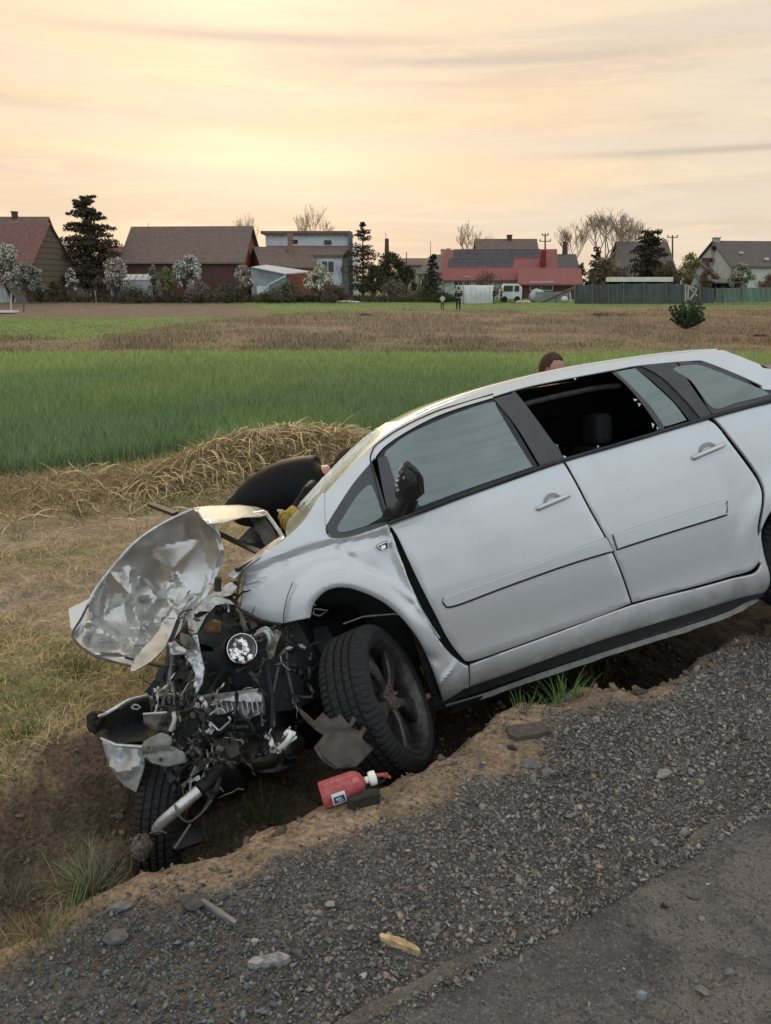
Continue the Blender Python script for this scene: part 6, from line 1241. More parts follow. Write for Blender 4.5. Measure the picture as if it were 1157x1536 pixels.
mb = MB(); xa, xb = gx(530, yw - 1), gx(536, yw - 1); mb.add([(xa, yw + .5, -1), (xb, yw + 4, -1), (xb, yw + 4, gz_(374, yw)), (xa, yw + .5, gz_(365, yw))], [(0, 1, 2, 3)]); mb.build('side_wall', plaster, root)
r2, P, L, ze, zr, ax = gable('outbuilding', 'small brick building with a brown roof in front of the white house', 396, 472, 104, 399, 372, 6, brick, roof_br, ang=R(-24), cat='house')
# grey shed with pale sheet roof
ys = 98; root = thing('shed', 'grey shed with a pale sloping sheet roof left of the white house', 'shed', gnd(410, ys)); mb = MB(); a0, a1 = gx(378, ys), gx(429, ys); mb.add([(a0, ys, -1), (a1, ys, -1), (a1, ys, gz_(411, ys)), (a0, ys, gz_(400, ys)), (a0, ys + 5, -1), (a1, ys + 5, -1), (a1, ys + 5, gz_(411, ys)), (a0, ys + 5, gz_(400, ys))], [(0, 1, 2, 3), (1, 5, 6, 2), (5, 4, 7, 6), (4, 0, 3, 7)]); mb.build('wall', fm('blue_grey_wall', (.19, .205, .225)), root)
mb = MB(); V = [onY(379, 400, ys - .3), onY(428, 410, ys - .3), onY(468, 407, ys + 5), onY(400, 397, ys + 5)]; V = [tuple(v) for v in V]; V += [(a, b_, c_ - .12) for a, b_, c_ in V]; mb.add(V, [(0, 1, 2, 3), (7, 6, 5, 4), (0, 4, 5, 1), (1, 5, 6, 2), (2, 6, 7, 3), (3, 7, 4, 0)]); mb.build('roof', fm('pale_sheet', (.42, .42, .40), var=.12), root)
mb = MB(); mb.tube([onY(429, 414, ys - .3), onY(401, 428, ys - .3)], .09, 6); mb.build('downpipe', white_m, root)
mb = MB(); mb.box(onY(395, 435, ys - .3), (1.5, .4, .95)); o = mb.build('storage_box', fm('blue_white_box', (.42, .47, .52)), None); tag(o, 'pale blue box standing against the grey shed', 'box')
# two greenhouses on the left
for (a, b_, top, Y, lb_, m_) in ((166, 232, 411, 92, 'small greenhouse with milky panes behind the blossoming trees', fm('milky_panes', (.30, .33, .34), rough=.4)), (-20, 24, 421, 88, 'pale greenhouse at the left edge beside the white blossom tree', fm('milky_panes2', (.32, .34, .36), rough=.4))):
    x0, x1 = gx(a, Y), gx(b_, Y); zt = gz_(top, Y); zb = float(H0(np.array([x0]), np.array([Y]))[0]) - .1; root = thing('greenhouse', lb_, 'greenhouse', ((x0 + x1) / 2, Y, zb)); n_ = 7
    for i in range(n_):
        u0, u1 = x0 + (x1 - x0) * i / n_ + .03, x0 + (x1 - x0) * (i + 1) / n_ - .03; MB().add([(u0, Y, zb), (u1, Y, zb), (u1, Y, zt - .7), (u0, Y, zt - .7)], [(0, 1, 2, 3)]).build('pane', m_, root); MB().add([(u0, Y, zt - .68), (u1, Y, zt - .68), (u1, Y + 1.6, zt), (u0, Y + 1.6, zt)], [(0, 1, 2, 3)]).build('pane', m_, root)
    mb = MB()
    for i in range(n_ + 1): u = x0 + (x1 - x0) * i / n_; mb.beam((u, Y - .02, zb), (u, Y - .02, zt - .68), .05, .05); mb.beam((u, Y - .02, zt - .68), (u, Y + 1.6, zt + .02), .05, .05)
    mb.beam((x0, Y - .02, zt - .68), (x1, Y - .02, zt - .68), .05, .05); mb.box(((x0 + x1) / 2, Y + 3.2, (zb + zt) / 2 - .3), (x1 - x0, .05, zt - zb - .6)); mb.build('frame', concrete, root)
# houses around the centre
gable('house', 'grey house with two chimneys behind the small spruce, right of the round bushes', 628, 668, 118, 410, 384, 9, plaster2, fm('grey_brown_roof', (.125, .105, .092), scale=2.5), ang=R(20), chim=[(.55, .5, .6, 375, plaster2), (.75, .5, .55, 374, plaster2)], wins=[(.2, 1.8, .7, 1.1), (.45, 1.8, .7, 1.1)], hip=1.0)
gable('house', 'low long brown-roofed house just left of the grey two-chimney house', 606, 646, 128, 398, 389, 7, plaster2, roof_br)
# red-roofed house with solar panels, brown house behind
gable('house', 'tall brown-roofed house with one chimney rising behind the solar panels', 718, 806, 120, 400, 360, 9, plaster2, roof_br, chim=[(.56, .5, .7, 353, brick_d)])
r3, P, L, ze, zr, ax = gable('house', 'long house with a red sheet roof carrying solar panels', 665, 822, 102, 418, 377, 10.5, fm('pale_green_wall', (.30, .36, .33)), redmetal, ang=R(10), gend=plaster, wins=[(.14, 1.6, 1.0, 1.2), (.22, 1.6, .6, 1.6)], over=.5)
f_, n_, Z_ = ax; sl = (zr - ze) / 5.25; pm_ = mat('solar_cell_glass', (.030, .034, .055), rough=.25, var=.3, scale=1.0, metal=.2); fr_m = fm('panel_frame', (.20, .20, .22))
for row in range(4):
    ncol = 12 if row >= 2 else 9; x_s = .8 if row >= 2 else .3
    for cc in range(ncol):
        u0 = x_s + cc * .93; u1 = u0 + .90; d0 = 1.9 + row * .84; d1 = d0 + .80
        V = [P(u0, d0, ze + sl * d0 + .24), P(u1, d0, ze + sl * d0 + .24), P(u1, d1, ze + sl * d1 + .24), P(u0, d1, ze + sl * d1 + .24)]; V += [v - Z_ * .05 for v in V]; MB().add(V, [(0, 1, 2, 3), (0, 4, 5, 1), (1, 5, 6, 2), (2, 6, 7, 3), (3, 7, 4, 0)]).build('solar_panel', pm_, r3)
for row in (0, 2, 4): 
    d0 = 1.9 + row * .84 - .03; MB().beam(P(.5, d0, ze + sl * d0 + .27), P(8.6 if row < 2 else 11.8, d0, ze + sl * d0 + .27), .05, .05).build('panel_rail', fr_m, r3)
mb = MB(); c = P(L * .905, 2.2, 0); mb.box((c[0], c[1], (gz_(379, 104) + ze) / 2 + .2), (.62, .8, gz_(379, 104) - ze)); mb.build('chimney', fm('dark_red_chimney', (.13, .018, .022)), r3)
gable('house', 'lower red-roofed extension with dark wall to the right of the solar roof', 782, 864, 97, 425, 405, 6.5, brick_d, redmetal, ang=R(8), over=.5, wins=[(.35, 1.3, 2.6, .9)])
gable('house', 'dark grey roofed house with a leaning chimney stack behind the red extension', 826, 866, 116, 412, 383, 8, plaster, roof_gr, chim=[(.62, .5, .4, 363, brick_d)])
gable('house', 'grey gabled house half hidden behind the dark pine', 940, 1016, 116, 420, 364, 10, fm('ochre_plaster', (.22, .19, .145)), fm('old_brown_roof', (.095, .078, .066), scale=2.5), ang=R(-6), wins=[])
r4, P, L, ze, zr, ax = gable('house', 'large house with a dark grey roof and pale gable at the right edge', 1092, 1240, 108, 399, 363, 10, fm('pale_grey_render', (.36, .35, .33), var=.1), roof_gr, ang=R(-8), chim=[(.02, .5, .8, 357, plaster2)])
for (px, py) in ((1070, 372), (1066, 390)): c = onY(px, py, 112.4); MB().box(c, (.35, .5, .6)).build('window', dark_hole, r4)
for (px, py, d) in ((1112, 379, 110.7), (1150, 388, 109.6)): MB().box(onY(px, py, d - .3), (.5, .3, .25)).build('roof_light', white_m, r4)
gable('shed', 'small pale gabled outhouse with a dark chimney before the right-hand house', 1064, 1098, 101, 412, 396, 3, fm('dusky_plaster', (.28, .27, .26)), roof_gr, ang=R(-62), chim=[(.5, .4, .8, 387, brick_d)], cat='shed')
gable('shed', 'low dark open shed behind the green net on the right', 1074, 1106, 92, 424, 420, 4, dark_hole, fm('rusty_roof', (.13, .11, .095)), cat='shed', over=.4)
Y = 90; root = thing('shed', 'long flat white-edged canopy roof above the green fence', 'canopy', gnd(965, Y)); a = onY(920, 419, Y); b_ = onY(1010, 419, Y); mb = MB(); mb.box((a + b_) / 2 + np.array([0, 1.5, .0]), (b_[0] - a[0], 3, .50)); mb.build('roof_edge', fm('dirty_white', (.50, .48, .42), var=.12), root)
for t in (0.02, .32, .65, .98): p = a * (1 - t) + b_ * t; MB().beam((p[0], Y + .2, -.6), (p[0], Y + .2, p[2]), .12, .12).build('post', wood_d, root)
MB().box(((a + b_) / 2)[:3] * np.array([1, 1, 0]) + np.array([0, 2.9, .6]), (b_[0] - a[0], .1, 2.6)).build('back_wall', dark_hole, root)
# white polytunnel
Y = 84; x0, x1 = gx(690, Y), gx(742, Y); z0 = gnd(715, Y)[2]; zt = gz_(428, Y); root = thing('polytunnel', 'white foil polytunnel standing in front of the red-roofed house', 'greenhouse', ((x0 + x1) / 2, Y, z0)); D = 2.6
V = []; na = 14
for x, dy in ((x0 + .5, 0), (x0 + .1, .0), (x1, 0)):
    for i in range(na + 1): t = math.pi * i / na; V.append((x - (.5 * math.sin(t) if x < x0 + .3 else 0), Y + D / 2 - D / 2 * math.cos(t), z0 + (zt - z0) * math.sin(t) ** .6))
MB().add(V, [(r_ * (na + 1) + i, r_ * (na + 1) + i + 1, (r_ + 1) * (na + 1) + i + 1, (r_ + 1) * (na + 1) + i) for r_ in range(2) for i in range(na)]).build('cover', tube_m, root, smooth=50)
for k_ in range(8):
    x = x0 + .2 + (x1 - x0 - .2) * k_ / 7; MB().tube([(x, Y + D / 2 - (D / 2 + .02) * math.cos(t), z0 + (zt - z0 + .02) * math.sin(t) ** .6) for t in np.linspace(0, math.pi, 12)], .03, 4).build('hoop', fm('hoop_grey', (.36, .37, .37)), root)
MB().box((x1 + .02, Y + D / 2, z0 + .85), (.03, .9, 1.7)).build('tunnel_door', dark_hole, root)
# white van behind
Y = 88; c = gnd(763, Y); root = thing('van', 'white van parked beside the polytunnel', 'van', c); s_ = .083
mb = MB(); pr_ = [(-1.0, .35), (1.35, .35), (1.35, 1.55), (.9, 1.95), (-.55, 1.95), (-.95, 1.2)]; V = [(c[0] + x, c[1] - .8, c[2] + z) for x, z in pr_] + [(c[0] + x, c[1] + .9, c[2] + z) for x, z in pr_]; mb.add(V, [(5, 4, 3, 2, 1, 0), (6, 7, 8, 9, 10, 11)] + [(i, (i + 1) % 6, 6 + (i + 1) % 6, 6 + i) for i in range(6)]); mb.build('body', white_m, root, bevel=.06)
MB().box((c[0] - .2, c[1] - .83, c[2] + 1.45), (1.0, .04, .6)).build('window', pane_m, root); MB().box((c[0] + .75, c[1] - .83, c[2] + 1.45), (.5, .04, .6)).build('window', pane_m, root)
for x in (-.55, .85): MB().lathe([(0, 0), (.3, 0), (.33, .05), (.33, .2), (0, .2)], (c[0] + x, c[1] - .85, c[2] + .33), (0, 1, 0), 14).build('wheel', rubber, root)
MB().box((c[0] - .98, c[1] - .5, c[2] + .8), (.06, .2, .12)).build('headlight', chrome, root)
# tarpaulin-covered thing, sloping conveyor, white tub
o = MB().ball(gnd(806, 88) + np.array([0, 0, .6]), .85, 14, (1.1, 1, .95), .08).build('covered_trailer', fm('grey_tarp', (.30, .31, .31)), None, smooth=50); tag(o, 'pale tarpaulin-covered load beside the red house extension', 'trailer')
Y = 84; root = thing('conveyor', 'long sloping farm conveyor leaning up towards the fence', 'conveyor', gnd(815, Y)); MB().beam(onY(813, 454, Y), onY(866, 430, Y), .3, .3).build('belt_frame', fm('rusty_frame', (.085, .075, .068)), root); MB().beam(onY(855, 436, Y), onY(857, 456, Y), .12, .12).build('leg', fm('galvanised', (.4, .4, .4)), root); MB().beam(onY(835, 445, Y), onY(833, 456, Y), .1, .1).build('leg', MATS['rusty_frame'], root)
o = MB().ball(onY(847, 449, 82), .38, 10, (1, 1, .8), .1).build('tub', white_m, None, smooth=50); tag(o, 'small white tub under the conveyor end', 'tub')
for i in range(5): p = onY(776 + i * 4.5, 453 - (i % 2), 86); o = MB().ball(p, .18, 8, (1, 1, .8), .2).build('bucket', white_m, None); tag(o, ['small white bucket nearest the white van', 'second white bucket right of the van', 'middle one of the white buckets right of the van', 'fourth white bucket from the van', 'white bucket nearest the tarpaulin-covered load'][i], 'bucket', 'white buckets beside the van')
o = MB().box(onY(828, 447, 87), (3.6, .15, 1.3)).build('grey_boards', fm('grey_board_wall', (.17, .17, .165)), None); tag(o, 'low grey board wall behind the sloping conveyor', 'wall')
# fence with shade netting, in two runs
def net_fence(label, pts, m_, h0):
    root = thing('net_fence', label, 'fence', onY(pts[0][0], pts[0][2], pts[0][3]))
    for (a, t0, b0, Y0), (b_, t1, b1, Y1) in zip(pts, pts[1:]):
        n_ = 10; V = []
        for i in range(n_ + 1):
            t = i / n_; Yc = Y0 + (Y1 - Y0) * t; px = a + (b_ - a) * t; top = t0 + (t1 - t0) * t + .6 * math.sin(math.pi * t); p = onY(px, top, Yc); q_ = onY(px, b0 + (b1 - b0) * t, Yc); w_ = .06 * math.sin(i * 2.1); V += [(p[0], Yc + w_, p[2]), (q_[0], Yc - w_, q_[2] - .3)]
        MB().add(V, [(2 * i, 2 * i + 1, 2 * i + 3, 2 * i + 2) for i in range(n_)]).build('net_panel', m_, root)
        p = onY(a, t0 - 1, Y0); q_ = onY(a, b0, Y0); MB().tube([(q_[0], Y0 - .1, q_[2] - .3), (p[0], Y0 - .1, p[2])], .05, 6).build('post', fm('fence_post', (.12, .11, .10)), root)
net_fence('dark grey green netting fence from the conveyor to the wooden post frame', [(862, 427, 457, 78), (888, 427, 456, 78), (912, 426, 455, 78.5), (935, 425, 454, 79), (965, 425, 452, 79.5), (998, 425, 452, 80), (1030, 426, 451, 80), (1050, 430, 451, 80), (1072, 432, 450, 80)], net_m, 2)
net_fence('light green netting fence along the right edge of the field', [(1074, 432, 450, 80.3), (1085, 432, 450, 80.5), (1113, 431, 449, 81), (1150, 431, 448, 81.5), (1190, 430, 448, 82)], net_g, 1.4)
# wooden frame, poles
Y = 70; root = thing('timber_frame', 'tall wooden posts with crossed braces in front of the netting fence', 'posts', gnd(1030, Y)); wm = fm('bleached_wood', (.30, .28, .24))
for (a, b_) in (((1028.5, 427), (1028.5, 452)), ((1033, 429), (1046, 444)), ((1047, 432), (1035, 450)), ((1032, 428), (1047, 434)), ((1033, 430), (1032, 450))): MB().beam(onY(*a, Y), onY(*b_, Y), .09, .09).build('pole', wm, root)
def pole(px, top, bot, Y, label, cross=(), r_=.13, name='utility_pole', m_=None, cat='pole'):
    root = thing(name, label, cat, gnd(px, Y)); m_ = m_ or fm('creosoted_pole', (.07, .055, .045)); MB().tube([onY(px, bot, Y), onY(px, top, Y)], [r_, r_ * .7], 8).build('mast', m_, root)
    for (dy, w_) in cross:
        MB().beam(onY(px - w_ / 2, top + dy, Y), onY(px + w_ / 2, top + dy, Y), .12, .12).build('crossarm', m_, root)
        for e in (-.48, .48, 0): p = onY(px + w_ * e, top + dy, Y); MB().lathe([(0, 0), (.09, 0), (.12, .18), (.06, .35), (0, .38)], p, (0, 0, 1), 8).build('insulator', concrete, root)
    return root
pole(818, 353, 400, 130, 'utility pole with small crossarm rising behind the red chimney', [(0, 9), (9, 16)], .16); pole(1009, 353, 410, 125, 'utility pole with wide crossarm left of the right-hand house', [(3, 15)], .16); pole(610, 378, 420, 110, 'thin leaning pole right of the round dark bushes', (), .08); pole(646, 362, 395, 120, 'thin radio antenna on the grey house roof', (), .05, 'antenna', None, 'antenna'); pole(850, 363, 400, 122, 'short stout stack left of the bare trees', (), .22, 'stack'); pole(223, 333, 345, 108, 'tiny rod on the ridge of the brown-roofed barn', (), .03, 'antenna', None, 'antenna')
r_ = pole(580.5, 358, 400, 125, 'tapering brick chimney stack with a rod on top behind the bushes', (), .42, 'stack', brick_d, 'chimney'); MB().tube([onY(580, 360, 125), onY(578.5, 349, 125)], .05, 6).build('rod', concrete, r_)
for (px, t, b_, Y, lb_) in ((17, 440, 470, 56, 'pale upright post with a white foot at the left edge of the ploughed strip'), (36, 455, 468, 58, 'short dark post beside the pale post at the left edge')): pole(px, t, b_, Y, lb_, (), .07 if px < 30 else .05, 'post', wm if px < 30 else None, 'post')
p = onZ(8, 469, -.38); o = MB().box(p + np.array([-.6, 0, .06]), (2.8, .9, .14)).build('white_sheet', white_m, None, bevel=.03); tag(o, 'white sheet lying on the grass at the left edge', 'sheet')
p = onZ(521, 453.5, float(gnd(521, 78)[2])); o = MB().add([p + np.array(v) for v in ((-1.5, 0, .02), (1.6, 0, .02), (1.2, .6, .10), (.1, .9, .26), (-1.2, .6, .12))], [(0, 1, 2, 3, 4)]).build('foil_sheet', white_m, None); tag(o, 'thin white foil lying flat on the meadow before the white house', 'sheet')
o = MB().add([onY(a, b_, 70 + i) for i, (a, b_) in enumerate(((11, 430), (20, 437), (36, 440), (29, 446), (20, 443)))], [(0, 1, 2, 3, 4)]).build('tarp', fm('pale_tarp', (.33, .32, .31)), None); tag(o, 'folded pale tarp hanging from the post at the left edge', 'tarp')
# fence stakes along the gardens
for i, px in enumerate((82, 106, 131, 144, 154, 176, 300, 316, 344, 352, 372, 446, 468)):
    Y = 90; p = gnd(px, Y); o = MB().beam(p, p + np.array([.05 * (i % 3 - 1), 0, 1.3]), .09, .09).build('fence_stake', wm if i % 2 else MATS['fence_post'], None); tag(o, ['fence stake under the plank gable', 'fence stake below the small upright blossom bush', 'fence stake left of the brown hedge', 'first of two close stakes in the brown hedge', 'second of two close stakes in the brown hedge', 'stake below the pinkish white blossoming tree', 'stake below the biggest blossoming tree', 'stake right of the biggest blossoming tree', 'left of two close stakes before the sparse fruit tree', 'right of two close stakes before the sparse fruit tree', 'stake just right of the sparse fruit tree trunk', 'stake before the hedge of the grey shed', 'stake below the blossom tree of the white house'][i], 'post', 'garden fence stakes')

# ------------------------------------------------------------------ trees
def leafcloud(C, S, n, cols, size, flat=0.0):
    """C (k,3) clump centres, S (k,) clump radii -> quads"""
    k = rng.integers(0, len(C), n); d = rng.normal(size=(n, 3)); d /= np.linalg.norm(d, axis=1, keepdims=True); rad = rng.random(n) ** .45
    P = C[k] + d * (S[k] * rad)[:, None] * np.array([1, 1, 1 - flat]); a = rng.normal(size=(n, 3)); a /= np.linalg.norm(a, axis=1, keepdims=True); b_ = np.cross(a, rng.normal(size=(n, 3))); b_ /= np.linalg.norm(b_, axis=1, keepdims=True)
    s_ = size * rng.uniform(.5, 1.3, n)[:, None]; V = np.stack([P - a * s_, P + b_ * s_ * .55, P + a * s_, P - b_ * s_ * .55], 1).reshape(-1, 3); F = (np.arange(n)[:, None] * 4 + np.arange(4)[None]); return V, F, cols(n, P)
m_leaf = mat('leaves', (.1, .1, .1), rough=.8, attr='Col', var=.15, scale=2, spec=.2); bark = fm('bark', (.075, .058, .045), scale=4)
def branches(mb, p, d, L, r_, lev, spread, rg, tips, kids=3, up=.15):
    d = np.array(d, float); pts = [p]; 
    for i in range(3): d = d + np.array([rg.uniform(-.16, .16), rg.uniform(-.16, .16), rg.uniform(-.05, .12)]) + np.array([0, 0, up * .3]); d /= np.linalg.norm(d); pts.append(pts[-1] + d * L / 3)
    mb.tube(pts, list(np.linspace(max(r_, .026), max(r_ * .6, .020), 4)), 4 if lev < 2 else 3, cap=False); tips.append(pts[-1])
    if lev <= 0: return
    for j in range(kids):
        a = rg.uniform(0, 6.28); q_ = np.array([math.cos(a), math.sin(a), rg.uniform(-.1, .4)]) * spread; nd = d + q_; nd /= np.linalg.norm(nd); branches(mb, pts[-1] if j < 2 else pts[2], nd, L * rg.uniform(.62, .85), r_ * .55, lev - 1, spread, rg, tips, kids, up)
def bare_tree(px, top, bot, wpx, Y, label, seed, col_=(.26, .20, .15), trunk_r=.22, lev=5, name='bare_tree', kids=3):
    rg = random.Random(seed); base = gnd(px, Y); H_ = gz_(top, Y) - base[2]; root = thing(name, label, 'tree', base); tr = MB(); tips = []; L0 = H_ * .30; tr.tube([base - np.array([0, 0, .2]), base + np.array([0, 0, L0 * .6]), base + np.array([rg.uniform(-.2, .2), 0, L0])], [trunk_r, trunk_r * .8, trunk_r * .7], 8); tr.build('trunk', bark, root)
    mb = MB(); 
    for j in range(4): a = rg.uniform(0, 6.28); branches(mb, base + np.array([0, 0, L0]), (math.cos(a) * .55, math.sin(a) * .55, 1), H_ * .24, trunk_r * .5, lev - 1, .62, rg, tips, kids)
    V = np.array(mb.v); zmax = np.percentile(V[:, 2], 99.7); xw = np.percentile(np.abs(V[:, 0] - base[0]), 98); want = wpx / 2 * Y / 1150 * .96
    V[:, 2] = base[2] + L0 + (V[:, 2] - base[2] - L0) * (H_ - L0) / (zmax - base[2] - L0); V[:, 0] = base[0] + (V[:, 0] - base[0]) * want / xw
    mb.v = [tuple(v) for v in V]; mb.build('crown', fm('twigs_%d' % int(col_[0] * 100), col_, var=.2), root); return root
bare_tree(382, 320, 400, 40, 135, 'faint bare tree just above the right end of the brown barn roof', 3, (.30, .235, .18), .16)
bare_tree(472, 309, 400, 56, 135, 'bare round tree above the middle of the white house', 5, (.24, .18, .135), .2)
bare_tree(698, 334, 400, 62, 135, 'bare spreading tree behind the left end of the solar panels', 8, (.20, .15, .11), .22)
bare_tree(898, 318, 420, 110, 122, 'largest bare tree, right of the red-roofed houses', 14, (.27, .22, .165), .36, 6)
bare_tree(856, 334, 420, 50, 126, 'smaller bare tree touching the left side of the largest bare tree', 21, (.20, .15, .11), .2)
bare_tree(940, 330, 420, 50, 126, 'bare tree on the right flank of the largest bare tree', 27, (.19, .14, .10), .2)
bare_tree(513, 392, 445, 14, 94, 'slim dark bare tree against the right end of the white house', 33, (.07, .055, .045), .10, 4)
def conifer(px, top, wpx, Y, label, seed, cA=(.048, .042, .027), cB=(.105, .085, .052), droop=.25, gaps=.25, name='conifer', tiers=16, low=.10, irregular=.3, nl=240, leaf=.16, shape=1.0, thick=1.0):
    rg = random.Random(seed); base = gnd(px, Y); H_ = gz_(top, Y) - base[2]; R_ = wpx / 2 * Y / 1150 * .96; root = thing(name, label, 'tree', base); MB().tube([base - np.array([0, 0, .3]), base + np.array([0, 0, H_ * .97])], [H_ * .022, .03], 8).build('trunk', bark, root)
    C = []; S = []; bm_ = MB()
    for t in range(tiers):
        f = low + (1 - low) * t / tiers; f = min(.97, f + rg.uniform(-.02, .02)); rr = R_ * ((1 - f) ** shape) * (1 + rg.uniform(-irregular, irregular)) + .1; nb = max(6, int(13 * (1 - f * .5))); a0 = rg.uniform(0, 6.28)
        for b_ in range(nb):
            if rg.random() < gaps * .5: continue
            a = a0 + b_ * 6.283 / nb + rg.uniform(-.2, .2); L_ = rr * rg.uniform(.65, 1.12); z = base[2] + H_ * (f + rg.uniform(-.6, .6) / tiers); o_ = np.array([base[0], base[1], z]); e = o_ + np.array([math.cos(a) * L_, math.sin(a) * L_, -droop * L_ * rg.uniform(-.3, 1.5) + H_ * .03]); bm_.tube([o_, (o_ + e) / 2 + np.array([0, 0, .1 * L_]), e], [.05, .035, .015], 4, cap=False)
            for s_ in np.linspace(.25, 1.02, 5): C.append(o_ * (1 - s_) + e * s_ + np.array([0, 0, .08 * L_ * math.sin(s_ * 3.14)])); S.append((.20 * L_ * (1.4 - s_) + .16) * thick)
    bm_.build('limbs', bark, root); C = np.array(C); S = np.array(S); n = int(nl * tiers)
    V, F, Cc = leafcloud(C, S, n, lambda n, P: cmix(rng.random(n), cA, cB), leaf, .45); nmesh('crown', V, F, m_leaf, parent=root, attr=np.repeat(Cc, 4, 0)); return root
conifer(142, 290, 112, 104, 'large dark conifer between the two barns on the left', 2, tiers=17, low=.06, irregular=.18, nl=1200, leaf=.17, gaps=.25, shape=.58, droop=.0, thick=1.3)
conifer(545, 334, 66, 108, 'brownish larch right beside the white house', 4, (.06, .04, .025), (.11, .075, .045), .10, .3, 'larch', 15, .1, .4, 300, .14, .55, 1.1)
conifer(648, 379, 44, 92, 'small dark spruce with clear tiers before the grey house', 6, (.024, .030, .020), (.055, .062, .038), .30, .1, 'spruce', 12, .05, .12, 260, .12, 1.0)
conifer(968, 343, 60, 106, 'dense dark pine in front of the ochre house', 9, (.030, .028, .017), (.075, .062, .036), .05, .2, 'pine_tree', 12, .12, .3, 620, .18, .42, 1.6)
conifer(890, 368, 40, 112, 'narrow dark spruce at the foot of the largest bare tree', 12, (.035, .031, .018), (.08, .065, .035), .2, .3, 'spruce', 11, .05, .3, 260, .15, .9, 1.2)
def bush(px, top, bot, wpx, Y, label, cA, cB, n=2600, leaf=.13, name='bush', seed=0, k=22, stem=True, cat='bush', twig=None, zlow=.25, open_=False, cC=None):
    rg = np.random.default_rng(seed + int(px)); base = gnd(px, Y); H_ = gz_(top, Y) - base[2]; R_ = wpx / 2 * Y / 1150 * .96; root = thing(name, label, cat, base)
    t = rg.random(k); ang = rg.uniform(0, 6.28, k); zf = zlow + (1 - zlow) * rg.random(k) ** .8; env = np.sin(np.clip(.18 + zf * .82, 0, 1) * math.pi) ** .5; env = np.where(zf < .5, 1.0, env)
    C = np.stack([base[0] + np.cos(ang) * R_ * .80 * np.sqrt(t) * env, base[1] + np.sin(ang) * R_ * .8 * np.sqrt(t) * env, base[2] + H_ * zf * .92], 1); S = R_ * rg.uniform(.16, .36, k) * (1.0 if not open_ else .7)
    mb = MB()
    for c in C: mb.tube([base + np.array([0, 0, -.1]), base * .5 + c * .5 + np.array([0, 0, .1 * H_]), c], [.07 if stem else .04, .04, .015], 4, cap=False)
    mb.build('trunk' if stem else 'stems', twig or bark, root)
    def cols(n, P):
        c = cmix(rng.random(n), cA, cB)
        if cC is not None: s_ = (rng.random(n) < .32)[:, None]; c = np.where(s_, np.array(cC) * rng.uniform(.8, 1.15, (n, 1)), c)
        return c
    V, F, Cc = leafcloud(C, S, n, cols, leaf); nmesh('crown', V, F, m_leaf, parent=root, attr=np.repeat(Cc, 4, 0)); return root
BW1, BW2, BG = (.50, .49, .43), (.80, .78, .70), (.14, .13, .08)
for a in [(18, 364, 445, 66, 86, 'white blossoming tree at the far left in front of the barn', BW1, BW2, 3600, .11, 'blossom_tree'), (45, 392, 445, 60, 84, 'lower blossoming tree right of the far left one', (.26, .28, .24), (.46, .47, .41), 2400, .10, 'blossom_tree'),
          (110, 400, 440, 24, 88, 'small pale upright blossom bush between plank barn and shed', (.34, .35, .29), BW2, 900, .10, 'blossom_tree'), (176, 384, 445, 54, 90, 'pinkish white blossoming tree left of the greenhouse', (.42, .37, .32), (.76, .68, .62), 2000, .10, 'blossom_tree'),
          (284, 380, 445, 66, 90, 'biggest white blossoming tree in front of the brick barn', BW1, (.85, .82, .76), 3400, .11, 'blossom_tree'), (233, 395, 440, 26, 92, 'small leafy fruit tree behind the greenhouse', (.20, .22, .13), (.42, .43, .33), 900, .10, 'blossom_tree'),
          (365, 396, 450, 46, 88, 'sparse pinkish fruit tree with a pale trunk at the right end of the barn', (.34, .28, .23), (.62, .56, .49), 1500, .10, 'blossom_tree'), (483, 396, 447, 62, 90, 'white blossoming tree in front of the white house', (.5, .5, .38), (.85, .83, .66), 3000, .12, 'blossom_tree'),
          (1108, 393, 440, 46, 92, 'pale green white blossoming bush before the right-hand house', (.28, .30, .22), (.50, .50, .40), 2600, .10, 'blossom_tree')]:
    bush(*a[:8], int(a[8] * 2.2), a[9] * 1.3, a[10], k=34, cat='tree', cC=BG if a[0] != 284 else (.10, .09, .065), open_=True, zlow=.35, seed=3)
